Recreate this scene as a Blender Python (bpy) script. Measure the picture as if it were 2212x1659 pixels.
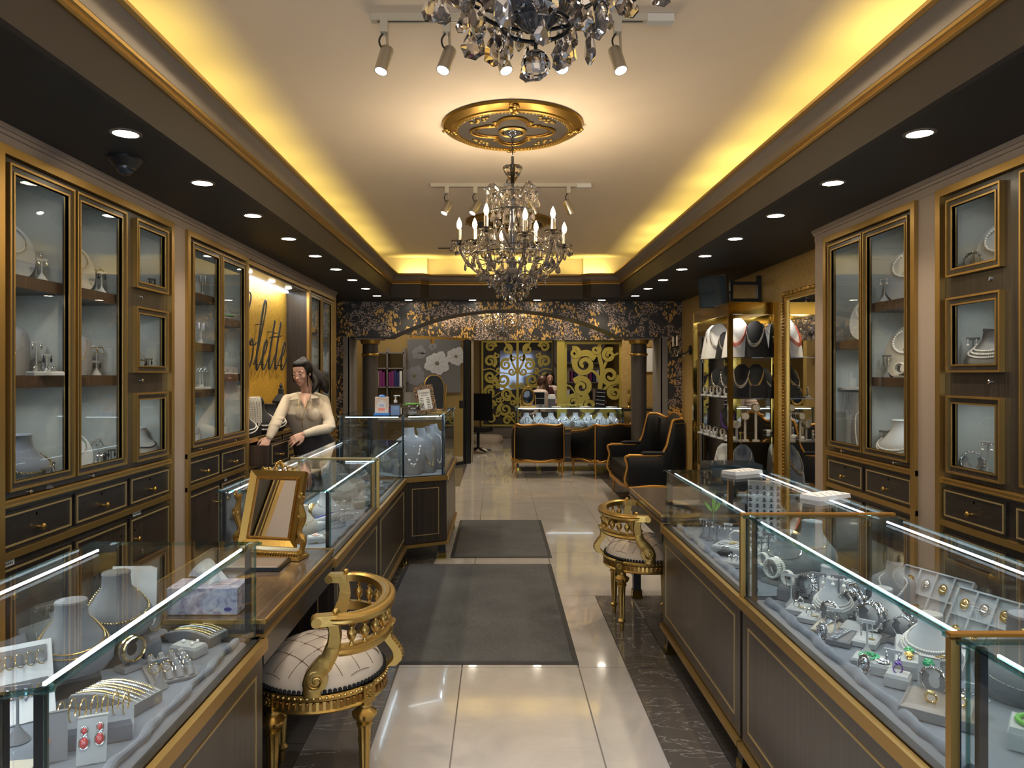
import bpy, bmesh, math, random
from math import sin, cos, pi, radians, sqrt, atan2, hypot
from mathutils import Vector, Matrix
random.seed(7)
S = bpy.context.scene
COL = S.collection
for _o in list(bpy.data.objects): bpy.data.objects.remove(_o)
# ---------------------------------------------------------------- camera, exposure, world
F, CX, CY, HC = 1565.0, 1076.0, 808.0, 1.53          # focal length in pixels, level vanishing point, eye height
cd = bpy.data.cameras.new('camera'); cam = bpy.data.objects.new('camera', cd); COL.objects.link(cam)
cam.location = (0, 0, HC); cam.rotation_euler = (pi/2, 0, 0)
cd.sensor_fit = 'HORIZONTAL'; cd.sensor_width = 36; cd.lens = F/2212*36
cd.shift_x = (1106-CX)/2212; cd.shift_y = -(829.5-CY)/2212; cd.clip_start = .02
S.camera = cam
S.view_settings.view_transform = 'Standard'; S.view_settings.look = 'None'
S.view_settings.exposure = 0.55; S.view_settings.gamma = 1; S.view_settings.use_curve_mapping = False
W = bpy.data.worlds.new('world'); S.world = W; W.use_nodes = True
_b = W.node_tree.nodes['Background']; _b.inputs[0].default_value = (.62, .72, .9, 1); _b.inputs[1].default_value = .55
try:
    S.cycles.max_bounces = 8; S.cycles.transparent_max_bounces = 20; S.cycles.diffuse_bounces = 3
    S.cycles.glossy_bounces = 4; S.cycles.transmission_bounces = 8
    S.cycles.sample_clamp_indirect = 4; S.cycles.sample_clamp_direct = 0; S.cycles.caustics_reflective = False
    S.cycles.caustics_refractive = False; S.cycles.use_denoising = True; S.cycles.blur_glossy = .5
except Exception: pass

def at(px, py, z):
    "the world point at height z that the photograph shows at pixel (px, py)"
    y = (HC-z)*F/(py-CY); return Vector(((px-CX)*y/F, y, z))
def atY(px, py, Y): return Vector(((px-CX)*Y/F, Y, HC-(py-CY)*Y/F))

# ---------------------------------------------------------------- materials
MATS = {}
def nt(name):
    m = bpy.data.materials.new(name); m.use_nodes = True; MATS[name] = m
    return m, m.node_tree, m.node_tree.nodes['Principled BSDF']
def setp(b, **k):
    al = dict(col='Base Color', rough='Roughness', metal='Metallic', spec='Specular IOR Level', ior='IOR', trans='Transmission Weight',
              coat='Coat Weight', coatr='Coat Roughness', ecol='Emission Color', estr='Emission Strength', sheen='Sheen Weight', sss='Subsurface Weight')
    for a, v in k.items():
        if a in ('col', 'ecol'): v = (*v, 1)
        b.inputs[al[a]].default_value = v
def nod(t, kind, **k):
    n = t.nodes.new(kind)
    for a, v in k.items():
        if hasattr(n, a): setattr(n, a, v)
        else: n.inputs[a].default_value = v
    return n
def lk(t, a, b): t.links.new(a, b)
def plain(name, col, rough=.5, metal=0, bump=0, bscale=200, **k):
    m, t, b = nt(name); setp(b, col=col, rough=rough, metal=metal, **k)
    if bump:
        tc = nod(t, 'ShaderNodeTexCoord'); n = nod(t, 'ShaderNodeTexNoise', Scale=bscale, Detail=4.0)
        lk(t, tc.outputs['Object'], n.inputs['Vector'])
        bp = nod(t, 'ShaderNodeBump', Strength=bump, Distance=.002); lk(t, n.outputs[0], bp.inputs['Height']); lk(t, bp.outputs[0], b.inputs['Normal'])
    return m
def ramp(t, fac, stops):
    r = nod(t, 'ShaderNodeValToRGB'); e = r.color_ramp.elements
    while len(e) < len(stops): e.new(.5)
    for el, (p, c) in zip(e, stops): el.position = p; el.color = (*c, 1) if len(c) == 3 else c
    lk(t, fac, r.inputs[0]); return r.outputs[0]
def coords(t, scale=(1, 1, 1), rot=(0, 0, 0), kind='Object'):
    tc = nod(t, 'ShaderNodeTexCoord'); mp = nod(t, 'ShaderNodeMapping')
    mp.inputs['Scale'].default_value = scale; mp.inputs['Rotation'].default_value = rot
    lk(t, tc.outputs[kind], mp.inputs['Vector']); return mp.outputs[0]
def wood(name, scale, dark, light, rough=.35, rot=(0, 0, 0), bump=.15):
    m, t, b = nt(name); v = coords(t, scale, rot)
    n = nod(t, 'ShaderNodeTexNoise', Scale=1.0, Detail=5.0, Roughness=.65, Distortion=.15); lk(t, v, n.inputs['Vector'])
    c = ramp(t, n.outputs[0], [(.3, dark), (.5, tuple((a+b_)/2.6 for a, b_ in zip(dark, light))), (.72, light)])
    lk(t, c, b.inputs['Base Color']); setp(b, rough=rough, coat=.25, coatr=.2)
    bp = nod(t, 'ShaderNodeBump', Strength=bump, Distance=.001); lk(t, n.outputs[0], bp.inputs['Height']); lk(t, bp.outputs[0], b.inputs['Normal'])
    return m
WD, WL = (.0055, .004, .0032), (.062, .045, .035)
wood('wood_v', (150, 150, 1.6), WD, WL)                # vertical grain, dark ebony veneer
wood('wood_h', (14, 14, 190), (.004, .003, .003), (.036, .026, .021), .38)
wood('wood_top', (190, 5, 5), (.02, .014, .009), (.17, .115, .075), .22, (0, 0, radians(-24)))
wood('wood_shelf', (160, 160, 3), (.02, .011, .007), (.10, .055, .034), .4)
plain('gold', (.52, .33, .09), .32, 1, .25, 90)
plain('gold_satin', (.47, .30, .095), .36, .9)
plain('gold_line', (.50, .37, .17), .42, .75)
plain('brass', (.42, .29, .07), .13, 1)
plain('gold_screen', (.46, .36, .07), .4, .65)
plain('gold_jewel', (.95, .70, .28), .12, 1)
plain('silver', (.85, .86, .88), .13, 1)
plain('silver_soft', (.62, .63, .65), .28, 1)
plain('dark_metal', (.02, .024, .03), .3, .6)
plain('black_paint', (.012, .013, .015), .35)
plain('soffit_paint', (.013, .014, .017), .55)
plain('medallion_gold', (.33, .19, .04), .36, .8, .3, 50)
plain('fascia_paint', (.045, .036, .030), .6)
plain('taupe_paint', (.30, .235, .19), .5)
plain('taupe_cove', (.20, .165, .14), .38, .25)
plain('ceiling_paint', (.84, .72, .60), .8)
plain('linen', (.36, .37, .34), .9, 0, .4, 900)
plain('velvet', (.095, .115, .155), .8, 0, .3, 500, sheen=.5)
plain('velvet_white', (.37, .38, .385), .8)
plain('leatherette', (.155, .155, .165), .6, 0, .15, 600)
plain('cream_pad', (.42, .38, .31), .6)
plain('white', (.66, .66, .66), .5)
plain('paper', (.8, .8, .78), .8)
plain('black_velvet', (.008, .008, .010), .85)
plain('black_leather', (.003, .003, .0034), .55, 0, .3, 150, spec=.22)
plain('pearl', (.86, .82, .76), .16, 0, coat=.6)
plain('pearl_pink', (.75, .5, .45), .2, 0, coat=.6)
plain('red_stone', (.45, .012, .02), .1, 0, coat=1)
plain('coral', (.72, .17, .10), .3, 0, coat=.4)
plain('green_stone', (.03, .33, .13), .1, 0, coat=1)
plain('blue_stone', (.03, .05, .35), .1, 0, coat=1)
plain('purple_stone', (.12, .03, .3), .1, 0, coat=1)
plain('dark_glass', (.02, .03, .04), .05, 0)
plain('mirror_dim', (.20, .22, .28), .08, .7)
plain('mirror', (.86, .87, .86), .02, 1)
plain('ink', (.04, .04, .05), .7)
plain('skin', (.56, .32, .235), .5, 0, sss=.06)
plain('skin2', (.42, .25, .19), .5)
plain('lips', (.40, .12, .10), .45)
plain('hair', (.007, .004, .0035), .6, 0, .6, 60, spec=.25)
plain('hair_brown', (.05, .018, .012), .42, 0, .6, 60)
plain('knit', (.58, .49, .37), .85, 0, .5, 300)
plain('skirt', (.035, .028, .03), .8, 0, .3, 300)
plain('maroon', (.05, .004, .010), .8)
plain('cardigan', (.48, .40, .36), .9, 0, .6, 300)
plain('eye_white', (.7, .7, .68), .2)
plain('denim_blue', (.02, .14, .42), .4)
plain('green_leaf', (.10, .32, .03), .5)
plain('blue_liquid', (.35, .52, .85), .1, trans=.4)
plain('tissue', (.85, .85, .86), .9)
plain('pet_bed', (.5, .42, .33), .95)
plain('wax', (.85, .75, .6), .5)
plain('pink_box', (.62, .5, .42), .7)
plain('book_purple', (.2, .02, .15), .6)
plain('book_blue', (.02, .03, .14), .6)
plain('grey_wood', (.19, .17, .155), .6, 0, .3, 40)
plain('chrome', (.75, .75, .75), .08, 1)
plain('nickel', (.62, .58, .5), .3, 1)
plain('beige_plastic', (.5, .47, .4), .5)
def emis(name, col, s):
    m, t, b = nt(name); setp(b, col=(0, 0, 0), ecol=col, estr=s, rough=.5); return m
emis('led', (.78, .9, 1), 5); emis('down_disc', (1, .88, .68), 26); emis('puck', (.85, .95, 1), 14); emis('flame', (1, .72, .38), 22)
emis('spot_face', (.9, .95, 1), 18); emis('screen', (.35, .5, .9), 1.2); emis('cove_led', (1, .86, .2), 3)
def thin_glass(name, tint=(1, 1, 1), f0=.04, rough=0.0):
    m, t, b = nt(name); t.nodes.remove(b); out = t.nodes['Material Output']
    tr = nod(t, 'ShaderNodeBsdfTransparent'); tr.inputs[0].default_value = (*tint, 1)
    gl = nod(t, 'ShaderNodeBsdfGlossy'); gl.inputs['Roughness'].default_value = rough
    lw = nod(t, 'ShaderNodeLayerWeight'); lw.inputs[0].default_value = .5
    pw = nod(t, 'ShaderNodeMath', operation='POWER'); pw.inputs[1].default_value = 5; lk(t, lw.outputs['Facing'], pw.inputs[0])
    ml = nod(t, 'ShaderNodeMath', operation='MULTIPLY_ADD'); ml.inputs[1].default_value = 1-f0; ml.inputs[2].default_value = f0; lk(t, pw.outputs[0], ml.inputs[0])
    mx = nod(t, 'ShaderNodeMixShader')
    lk(t, ml.outputs[0], mx.inputs[0]); lk(t, tr.outputs[0], mx.inputs[1]); lk(t, gl.outputs[0], mx.inputs[2])
    lk(t, mx.outputs[0], out.inputs[0]); return m
thin_glass('glass', (.965, .985, .98), .035); thin_glass('glass_thin', (.975, .985, .98), .022)
thin_glass('glass_teal', (.45, .66, .66), .10, .05); thin_glass('plastic_clear', (.93, .95, .97), .06, .05)
m_, t_, b_ = nt('crystal'); setp(b_, col=(.80, .74, .68), rough=.0, trans=1, ior=1.52)
m_, t_, b_ = nt('crystal_smoke'); setp(b_, col=(.30, .26, .24), rough=.02, trans=.75, ior=1.55)
m_, t_, b_ = nt('crystal_dark'); setp(b_, col=(.05, .05, .06), rough=.06, ior=1.55, coat=1)
# diamonds: broken facets that glitter
def pave(name, c1, c2, sc):
    m, t, b = nt(name); v = coords(t, (sc, sc, sc)); vo = nod(t, 'ShaderNodeTexVoronoi', Scale=1.0); lk(t, v, vo.inputs['Vector'])
    sp = nod(t, 'ShaderNodeSeparateColor'); lk(t, vo.outputs['Color'], sp.inputs[0])
    lk(t, ramp(t, sp.outputs[0], [(.2, c1), (.8, c2)]), b.inputs['Base Color']); setp(b, metal=1, rough=.12)
    bp = nod(t, 'ShaderNodeBump', Strength=1.0, Distance=.004); lk(t, sp.outputs[1], bp.inputs['Height']); lk(t, bp.outputs[0], b.inputs['Normal'])
pave('diamonds', (.45, .48, .52), (1, 1, 1), 420); pave('gold_pave', (.6, .4, .12), (1, .85, .5), 420)
# wallpaper
m, t, b = nt('wallpaper'); v = coords(t, (1, 0, 1))
big = nod(t, 'ShaderNodeTexVoronoi', Scale=4.6, Randomness=.75); lk(t, v, big.inputs['Vector'])
nz = nod(t, 'ShaderNodeTexNoise', Scale=5.0, Detail=3.0, Distortion=.8); lk(t, v, nz.inputs['Vector'])
pet = nod(t, 'ShaderNodeTexVoronoi', Scale=52.0, Randomness=.8); lk(t, v, pet.inputs['Vector'])
lf = nod(t, 'ShaderNodeTexVoronoi', Scale=21.0, Randomness=.75); lk(t, coords(t, (1.7, 0, .85), (0, .7, 0)), lf.inputs['Vector'])
mask = ramp(t, nz.outputs[0], [(.435, (0, 0, 0)), (.455, (1, 1, 1))])
sp = nod(t, 'ShaderNodeSeparateColor'); lk(t, big.outputs['Color'], sp.inputs[0])
kind = ramp(t, sp.outputs[0], [(.50, (0, 0, 0)), (.52, (1, 1, 1))])
pe = ramp(t, pet.outputs['Distance'], [(.0, (.25, .25, .25)), (.12, (1, 1, 1)), (.44, (1, 1, 1)), (.54, (0, 0, 0))]); le = ramp(t, lf.outputs['Distance'], [(.0, (.3, .3, .3)), (.10, (1, 1, 1)), (.46, (1, 1, 1)), (.54, (0, 0, 0))])
def mixc(t, fac, a, b, bt='MIX'):
    n = nod(t, 'ShaderNodeMixRGB', blend_type=bt)
    for k, s in ((0, fac), (1, a), (2, b)):
        if hasattr(s, 'links'): lk(t, s, n.inputs[k])
        else: n.inputs[k].default_value = s if k == 0 and not isinstance(s, tuple) else (*s, 1)
    return n.outputs[0]
colr = mixc(t, kind, (.58, .35, .10), (.44, .32, .25)); edge = mixc(t, kind, le, pe)
fac = mixc(t, 1.0, mask, edge, 'MULTIPLY')
lk(t, mixc(t, fac, (.022, .021, .021), colr), b.inputs['Base Color']); setp(b, rough=.42); 
mr = nod(t, 'ShaderNodeMath', operation='MULTIPLY'); mr.inputs[1].default_value = .35; lk(t, fac, mr.inputs[0]); lk(t, mr.outputs[0], b.inputs['Metallic'])
# gold crushed wall covering
def goldwall(name, c1, c2, sc):
    m, t, b = nt(name); v = coords(t, (1, 1, 1)); n = nod(t, 'ShaderNodeTexNoise', Scale=sc, Detail=5.0, Distortion=1.5); lk(t, v, n.inputs['Vector'])
    lk(t, ramp(t, n.outputs[0], [(.35, c1), (.65, c2)]), b.inputs['Base Color']); setp(b, rough=.45, metal=.35)
    bp = nod(t, 'ShaderNodeBump', Strength=.7, Distance=.004); lk(t, n.outputs[0], bp.inputs['Height']); lk(t, bp.outputs[0], b.inputs['Normal'])
goldwall('gold_wall', (.40, .25, .075), (.62, .43, .16), 60); goldwall('gold_niche', (.50, .26, .02), (.75, .45, .06), 45)
plain('ochre_wall', (.30, .20, .06), .6)
# stone
def marble(name, base, vein, sc, amt, rough):
    m, t, b = nt(name); v = coords(t, (1, 1, 1), (0, 0, .5))
    n = nod(t, 'ShaderNodeTexNoise', Scale=sc, Detail=8.0, Roughness=.6, Distortion=1.2); lk(t, v, n.inputs['Vector'])
    w = nod(t, 'ShaderNodeTexNoise', Scale=sc*.8, Detail=6.0, Distortion=2.2); v2 = coords(t, (1, 2.6, 1), (0, 0, .8)); lk(t, v2, w.inputs['Vector'])
    c = ramp(t, n.outputs[0], [(.3, tuple(a*.9 for a in base)), (.7, tuple(a*1.08 for a in base))])
    k = ramp(t, w.outputs[0], [(.488, (0, 0, 0)), (.5, (amt, amt, amt)), (.512, (0, 0, 0))])
    lk(t, mixc(t, k, c, vein), b.inputs['Base Color']); setp(b, rough=rough, coat=.5, coatr=.03, spec=.6)
marble('tile_cream', (.50, .455, .415), (.58, .54, .50), 2.2, .25, .10)
marble('tile_dark', (.115, .10, .088), (.42, .39, .36), 2.6, .8, .14)
wood('plank_floor', (7, 120, 7), (.018, .014, .012), (.075, .06, .05), .6)
plain('grout', (.28, .25, .22), .7)
# dark entrance mat
m, t, b = nt('mat_pile'); v = coords(t); n1 = nod(t, 'ShaderNodeTexNoise', Scale=420.0, Detail=2.0); n2 = nod(t, 'ShaderNodeTexNoise', Scale=3.5, Detail=4.0)
lk(t, v, n1.inputs['Vector']); lk(t, v, n2.inputs['Vector'])
lk(t, mixc(t, .35, ramp(t, n1.outputs[0], [(.38, (.022, .022, .025)), (.66, (.19, .185, .185))]), ramp(t, n2.outputs[0], [(.3, (.04, .04, .043)), (.7, (.12, .115, .115))])), b.inputs['Base Color'])
setp(b, rough=.95); bp = nod(t, 'ShaderNodeBump', Strength=.8, Distance=.003); lk(t, n1.outputs[0], bp.inputs['Height']); lk(t, bp.outputs[0], b.inputs['Normal'])
plain('rubber', (.025, .025, .027), .6)
# chair upholstery: cream with a faint satin sheen
plain('cream_satin', (.63, .51, .38), .5, 0, .15, 120, sheen=.4)
plain('tuft_line', (.22, .13, .08), .8)
plain('antique_gold', (.46, .30, .09), .34, .95, .5, 45)
plain('antique_gold_dark', (.30, .15, .035), .4, .9, .5, 45)
plain('gilt_orange', (.42, .20, .035), .38, .6, .4, 60)
m, t, b = nt('marble_print'); v = coords(t); n1 = nod(t, 'ShaderNodeTexNoise', Scale=22.0, Detail=7.0, Distortion=2.0); lk(t, v, n1.inputs['Vector'])
lk(t, ramp(t, n1.outputs[0], [(.35, (.20, .20, .33)), (.5, (.42, .42, .58)), (.65, (.62, .6, .72))]), b.inputs['Base Color'])
m, t, b = nt('leopard'); v = coords(t); vo = nod(t, 'ShaderNodeTexVoronoi', Scale=110.0); lk(t, v, vo.inputs['Vector'])
lk(t, ramp(t, vo.outputs['Distance'], [(.3, (.42, .23, .07)), (.55, (.012, .008, .006))]), b.inputs['Base Color']); setp(b, rough=.4)

# ---------------------------------------------------------------- mesh building
class MB:
    def __init__(s): s.v = []; s.f = []; s.M = None
    def add(s, vs, fs, M=None):
        o = len(s.v)
        for p in vs:
            p = Vector(p)
            if M is not None: p = M @ p
            if s.M is not None: p = s.M @ p
            s.v.append(p)
        s.f += [tuple(i+o for i in f) for f in fs]; return s
    def box(s, x0, x1, y0, y1, z0, z1, M=None):
        return s.add([(x0, y0, z0), (x1, y0, z0), (x1, y1, z0), (x0, y1, z0), (x0, y0, z1), (x1, y0, z1), (x1, y1, z1), (x0, y1, z1)],
                     [(0, 3, 2, 1), (4, 5, 6, 7), (0, 1, 5, 4), (1, 2, 6, 5), (2, 3, 7, 6), (3, 0, 4, 7)], M)
    def fru(s, x0, x1, y0, y1, z0, z1, dx, dy=None, M=None):     # box whose top is inset (bevelled pad)
        dy = dx if dy is None else dy
        return s.add([(x0, y0, z0), (x1, y0, z0), (x1, y1, z0), (x0, y1, z0), (x0+dx, y0+dy, z1), (x1-dx, y0+dy, z1), (x1-dx, y1-dy, z1), (x0+dx, y1-dy, z1)],
                     [(0, 3, 2, 1), (4, 5, 6, 7), (0, 1, 5, 4), (1, 2, 6, 5), (2, 3, 7, 6), (3, 0, 4, 7)], M)
    def lathe(s, prof, n=16, M=None, fl=None, cap=True):
        vs = []; fs = []
        for (r, z) in prof:
            for i in range(n):
                a = 2*pi*i/n; rr = r*(1+fl(a, r, z)) if fl else r
                vs.append((rr*cos(a), rr*sin(a), z))
        m = len(prof)
        for j in range(m-1):
            for i in range(n):
                k = (i+1) % n; fs.append((j*n+i, j*n+k, (j+1)*n+k, (j+1)*n+i))
        if cap and prof[0][0] > 1e-6: fs.append(tuple(range(n-1, -1, -1)))
        if cap and prof[-1][0] > 1e-6: fs.append(tuple((m-1)*n+i for i in range(n)))
        return s.add(vs, fs, M)
    def cyl(s, p0, p1, r0, r1=None, n=10):
        p0, p1 = Vector(p0), Vector(p1); r1 = r0 if r1 is None else r1; d = p1-p0
        M = Matrix.Translation(p0) @ d.to_track_quat('Z', 'Y').to_matrix().to_4x4()
        return s.lathe([(r0, 0), (r1, d.length)], n, M)
    def sph(s, c, r, nu=8, nv=6, M=None):
        r = (r, r, r) if not hasattr(r, '__len__') else r
        T = Matrix.Translation(c) @ Matrix.Diagonal((*r, 1)); T = M @ T if M is not None else T
        vs = [(0, 0, -1)]; fs = []
        for j in range(1, nv):
            th = -pi/2+pi*j/nv
            for i in range(nu): vs.append((cos(th)*cos(2*pi*i/nu), cos(th)*sin(2*pi*i/nu), sin(th)))
        vs.append((0, 0, 1)); L = len(vs)-1
        for i in range(nu):
            k = (i+1) % nu; fs.append((0, 1+k, 1+i)); fs.append((L, L-nu+i, L-nu+k))
        for j in range(nv-2):
            for i in range(nu):
                k = (i+1) % nu; a = 1+j*nu; fs.append((a+i, a+k, a+nu+k, a+nu+i))
        return s.add(vs, fs, T)
    def tube(s, pts, r, n=8, closed=False, flat=1.0, up=None):
        P = [Vector(p) for p in pts]; N = len(P); R = r if hasattr(r, '__len__') else [r]*N
        vs = []; fs = []; prev = None
        for i in range(N):
            a = P[i-1] if (i > 0 or closed) else P[i]; b = P[(i+1) % N] if (i < N-1 or closed) else P[i]
            tg = (b-a).normalized() if (b-a).length > 1e-9 else Vector((0, 0, 1))
            if up is not None: x = tg.cross(Vector(up))
            elif prev is None: x = tg.orthogonal()
            else: x = prev-tg*prev.dot(tg)
            if x.length < 1e-6: x = tg.orthogonal()
            x.normalize(); y = tg.cross(x); prev = x
            for k in range(n):
                an = 2*pi*k/n+pi/n; vs.append(P[i]+x*(R[i]*cos(an))+y*(R[i]*flat*sin(an)))
        for i in range(N if closed else N-1):
            j = (i+1) % N
            for k in range(n): l = (k+1) % n; fs.append((i*n+k, i*n+l, j*n+l, j*n+k))
        if not closed: fs.append(tuple(range(n-1, -1, -1))); fs.append(tuple((N-1)*n+k for k in range(n)))
        return s.add(vs, fs)
    def torus(s, c, R, r, M=None, n=24, m=8, flat=1.0):
        T = Matrix.Translation(c) if M is None else M @ Matrix.Translation(c)
        vs = [((R+r*cos(2*pi*j/m))*cos(2*pi*i/n), (R+r*cos(2*pi*j/m))*sin(2*pi*i/n), r*flat*sin(2*pi*j/m)) for i in range(n) for j in range(m)]
        fs = [(i*m+j, ((i+1) % n)*m+j, ((i+1) % n)*m+(j+1) % m, i*m+(j+1) % m) for i in range(n) for j in range(m)]
        return s.add(vs, fs, T)
    def prism(s, poly, z0, z1, M=None):        # polygon in xy, extruded in z
        n = len(poly); vs = [(p[0], p[1], z0) for p in poly]+[(p[0], p[1], z1) for p in poly]
        ar = sum(poly[i][0]*poly[(i+1) % n][1]-poly[(i+1) % n][0]*poly[i][1] for i in range(n))
        fs = [tuple(range(n-1, -1, -1)), tuple(range(n, 2*n))]+[(i, (i+1) % n, n+(i+1) % n, n+i) for i in range(n)]
        if ar < 0: fs = [tuple(reversed(f)) for f in fs]
        return s.add(vs, fs, M)
    def loft(s, rings, caps=True):
        n = len(rings[0]); vs = [p for r in rings for p in r]; fs = []
        for j in range(len(rings)-1):
            for i in range(n): k = (i+1) % n; fs.append((j*n+i, j*n+k, (j+1)*n+k, (j+1)*n+i))
        if caps: fs.append(tuple(range(n-1, -1, -1))); fs.append(tuple((len(rings)-1)*n+i for i in range(n)))
        return s.add(vs, fs)
    def sheet(s, grid, th):                    # grid[i][j] of points, given thickness along the grid normal
        a, b = len(grid), len(grid[0]); top = []
        for i in range(a):
            for j in range(b):
                u = grid[min(i+1, a-1)][j]-grid[max(i-1, 0)][j]; w = grid[i][min(j+1, b-1)]-grid[i][max(j-1, 0)]
                nn = u.cross(w); nn = nn.normalized() if nn.length > 1e-12 else Vector((0, 0, 1)); top.append(grid[i][j]+nn*th)
        bot = [p for r in grid for p in r]; n = a*b; fs = []
        for i in range(a-1):
            for j in range(b-1):
                q = (i*b+j, (i+1)*b+j, (i+1)*b+j+1, i*b+j+1); fs.append(tuple(reversed(q))); fs.append(tuple(k+n for k in q))
        rim = [i*b for i in range(a)]+[(a-1)*b+j for j in range(1, b)]+[i*b+b-1 for i in range(a-2, -1, -1)]+[j for j in range(b-2, 0, -1)]
        for i in range(len(rim)): k = rim[(i+1) % len(rim)]; fs.append((rim[i], k, k+n, rim[i]+n))
        return s.add(bot+top, fs)
    def mesh(s, name, smooth=True, ang=35):
        me = bpy.data.meshes.new(name); me.from_pydata([tuple(p) for p in s.v], [], s.f); me.validate(clean_customdata=False)
        if smooth:
            me.polygons.foreach_set('use_smooth', [True]*len(me.polygons))
            try: me.set_sharp_from_angle(angle=radians(ang))
            except Exception: pass
        me.update(); return me
    def build(s, name, mat, parent=None, smooth=True, label=None, kind=None, ang=35):
        me = s.mesh(name, smooth, ang); me.materials.append(MATS[mat]); return link(name, me, parent, label, kind)
LOCW = {}
def link(name, me, parent=None, label=None, kind=None, M=None):
    o = bpy.data.objects.new(name, me); COL.objects.link(o)
    if parent is not None:
        o.parent = parent
        if parent.name in LOCW: o.matrix_parent_inverse = Matrix.Translation(-LOCW[parent.name])
    if M is not None: o.matrix_basis = M
    if label: o['label'] = label
    if kind: o['kind'] = kind
    return o
def tag(o, label, cat, group=None, kind=None):
    o['label'] = label; o['category'] = cat
    if group: o['group'] = group
    if kind: o['kind'] = kind
    return o
def thing(name, label, cat, loc=(0, 0, 0), rz=0, group=None, world=False):
    o = bpy.data.objects.new(name, None); COL.objects.link(o); o.empty_display_size = .05
    o.location = loc; o.rotation_euler = (0, 0, rz); tag(o, label, cat, group)
    if world: LOCW[o.name] = Vector(loc)
    return o
def struct(name, mb, mat, parent=None, **k):
    o = mb.build(name, mat, parent, **k); o['kind'] = 'structure'; return o
def dup(root, loc=None, rz=None, label=None, group=None, sc=None):
    r = root.copy(); COL.objects.link(r)
    if loc is not None: r.location = loc
    if rz is not None: r.rotation_euler = (0, 0, rz)
    if sc is not None: r.scale = (sc, sc, sc)
    if label: r['label'] = label
    if group: r['group'] = group
    for ch in root.children:
        c = ch.copy(); COL.objects.link(c); c.parent = r
        for g in ch.children:
            d = g.copy(); COL.objects.link(d); d.parent = c
    return r
def area(name, loc, rot, sx, sy, power, col, spread=180, parent=None):
    l = bpy.data.lights.new(name, 'AREA'); l.shape = 'RECTANGLE'; l.size = sx; l.size_y = sy; l.energy = power; l.color = col; l.spread = radians(spread)
    o = bpy.data.objects.new(name, l); COL.objects.link(o); o.location = loc; o.rotation_euler = rot; return o
def spot(name, loc, rot, power, col, ang=90, blend=.6, r=.03):
    l = bpy.data.lights.new(name, 'SPOT'); l.energy = power; l.color = col; l.spot_size = radians(ang); l.spot_blend = blend; l.shadow_soft_size = r
    o = bpy.data.objects.new(name, l); COL.objects.link(o); o.location = loc; o.rotation_euler = rot; return o
def point(name, loc, power, col, r=.02):
    l = bpy.data.lights.new(name, 'POINT'); l.energy = power; l.color = col; l.shadow_soft_size = r
    o = bpy.data.objects.new(name, l); COL.objects.link(o); o.location = loc; return o
def edgeM(p, q):
    "frame on a footprint edge: x runs p->q, y points outward (right of p->q), z up"
    p, q = Vector((*p[:2], 0)), Vector((*q[:2], 0)); u = (q-p).normalized(); n = Vector((u.y, -u.x, 0))
    return Matrix(((u.x, n.x, 0, p.x), (u.y, n.y, 0, p.y), (0, 0, 1, 0), (0, 0, 0, 1))), (q-p).length
def rectframe(mb, x0, x1, z0, z1, w, y0, y1, M=None):
    mb.box(x0, x1, y0, y1, z0, z0+w, M); mb.box(x0, x1, y0, y1, z1-w, z1, M); mb.box(x0, x0+w, y0, y1, z0+w, z1-w, M); mb.box(x1-w, x1, y0, y1, z0+w, z1-w, M)
# ================================================================ the room
XL, XR = -2.082, 2.325            # planes of the built-in cabinets
GWX = 2.646                       # gold wall on the far right
ZS, ZC, ZM = 2.575, 3.17, 2.754   # soffit, ceiling, underside of the crown moulding
YB, YF = 10.42, -1.6              # arch wall, shop front behind the camera
FL, FR, FB = -1.457, 1.67, 10.0   # fascia planes
COOL = (.66, .84, 1.0); WARM = (1, .80, .52)
# ---- lights of the room
for i in range(9):
    y = 3.86*.8135+i*.8135*1.0
    y = 3.86*.8135+i*.8135
    for side, x in (('left', -1.614), ('right', 1.827)):
        spot('downlight_lamp', (x, y, ZS-.02), (0, 0, 0), 30 if i < 6 else 22, (1, .86, .66), 115, .8, .05)
for x in (-1.26, -.36, .55, 1.46):
    spot('downlight_lamp', (x, 10.2, ZS-.02), (0, 0, 0), 22, (1, .82, .55), 110, .8, .05)
for i in range(3):                 # downlights over the viewer, outside the picture
    for x in (-1.614, 1.827): spot('downlight_lamp', (x, 3.14-.8135*(i+1), ZS-.02), (0, 0, 0), 30, (1, .86, .66), 115, .8, .05)
YEL = (1, .80, .20)
for k in range(15):
    y = .0+k*.68
    area('cove_lamp', (-1.53, y, 2.82), (pi, radians(-42), 0), .04, .5, 1.15, YEL, 170)
    area('cove_lamp', (1.74, y, 2.82), (pi, radians(42), 0), .04, .5, 1.45+.5*sin(k*1.7), YEL, 170)
for k in range(4): area('cove_lamp', (-1.1+k*.8, 10.1, 2.87), (radians(180-25), 0, 0), .5, .04, 1.5, YEL, 130)
for x, y, p in ((-1.6, 13.5, 18), (.8, 13.3, 34), (1.6, 11.6, 22), (-.2, 11.6, 14), (-1.8, 12.0, 16)): area('far_room_fill', (x, y, 3.15), (0, 0, 0), .5, .5, p, (1, .86, .66))  # added fill lights without fixtures, brightening the room beyond the arch
area('shop_window_daylight', (.1, -1.45, 1.6), (radians(90), 0, 0), 3.4, 2.0, 45, (.75, .85, 1), 180)
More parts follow.
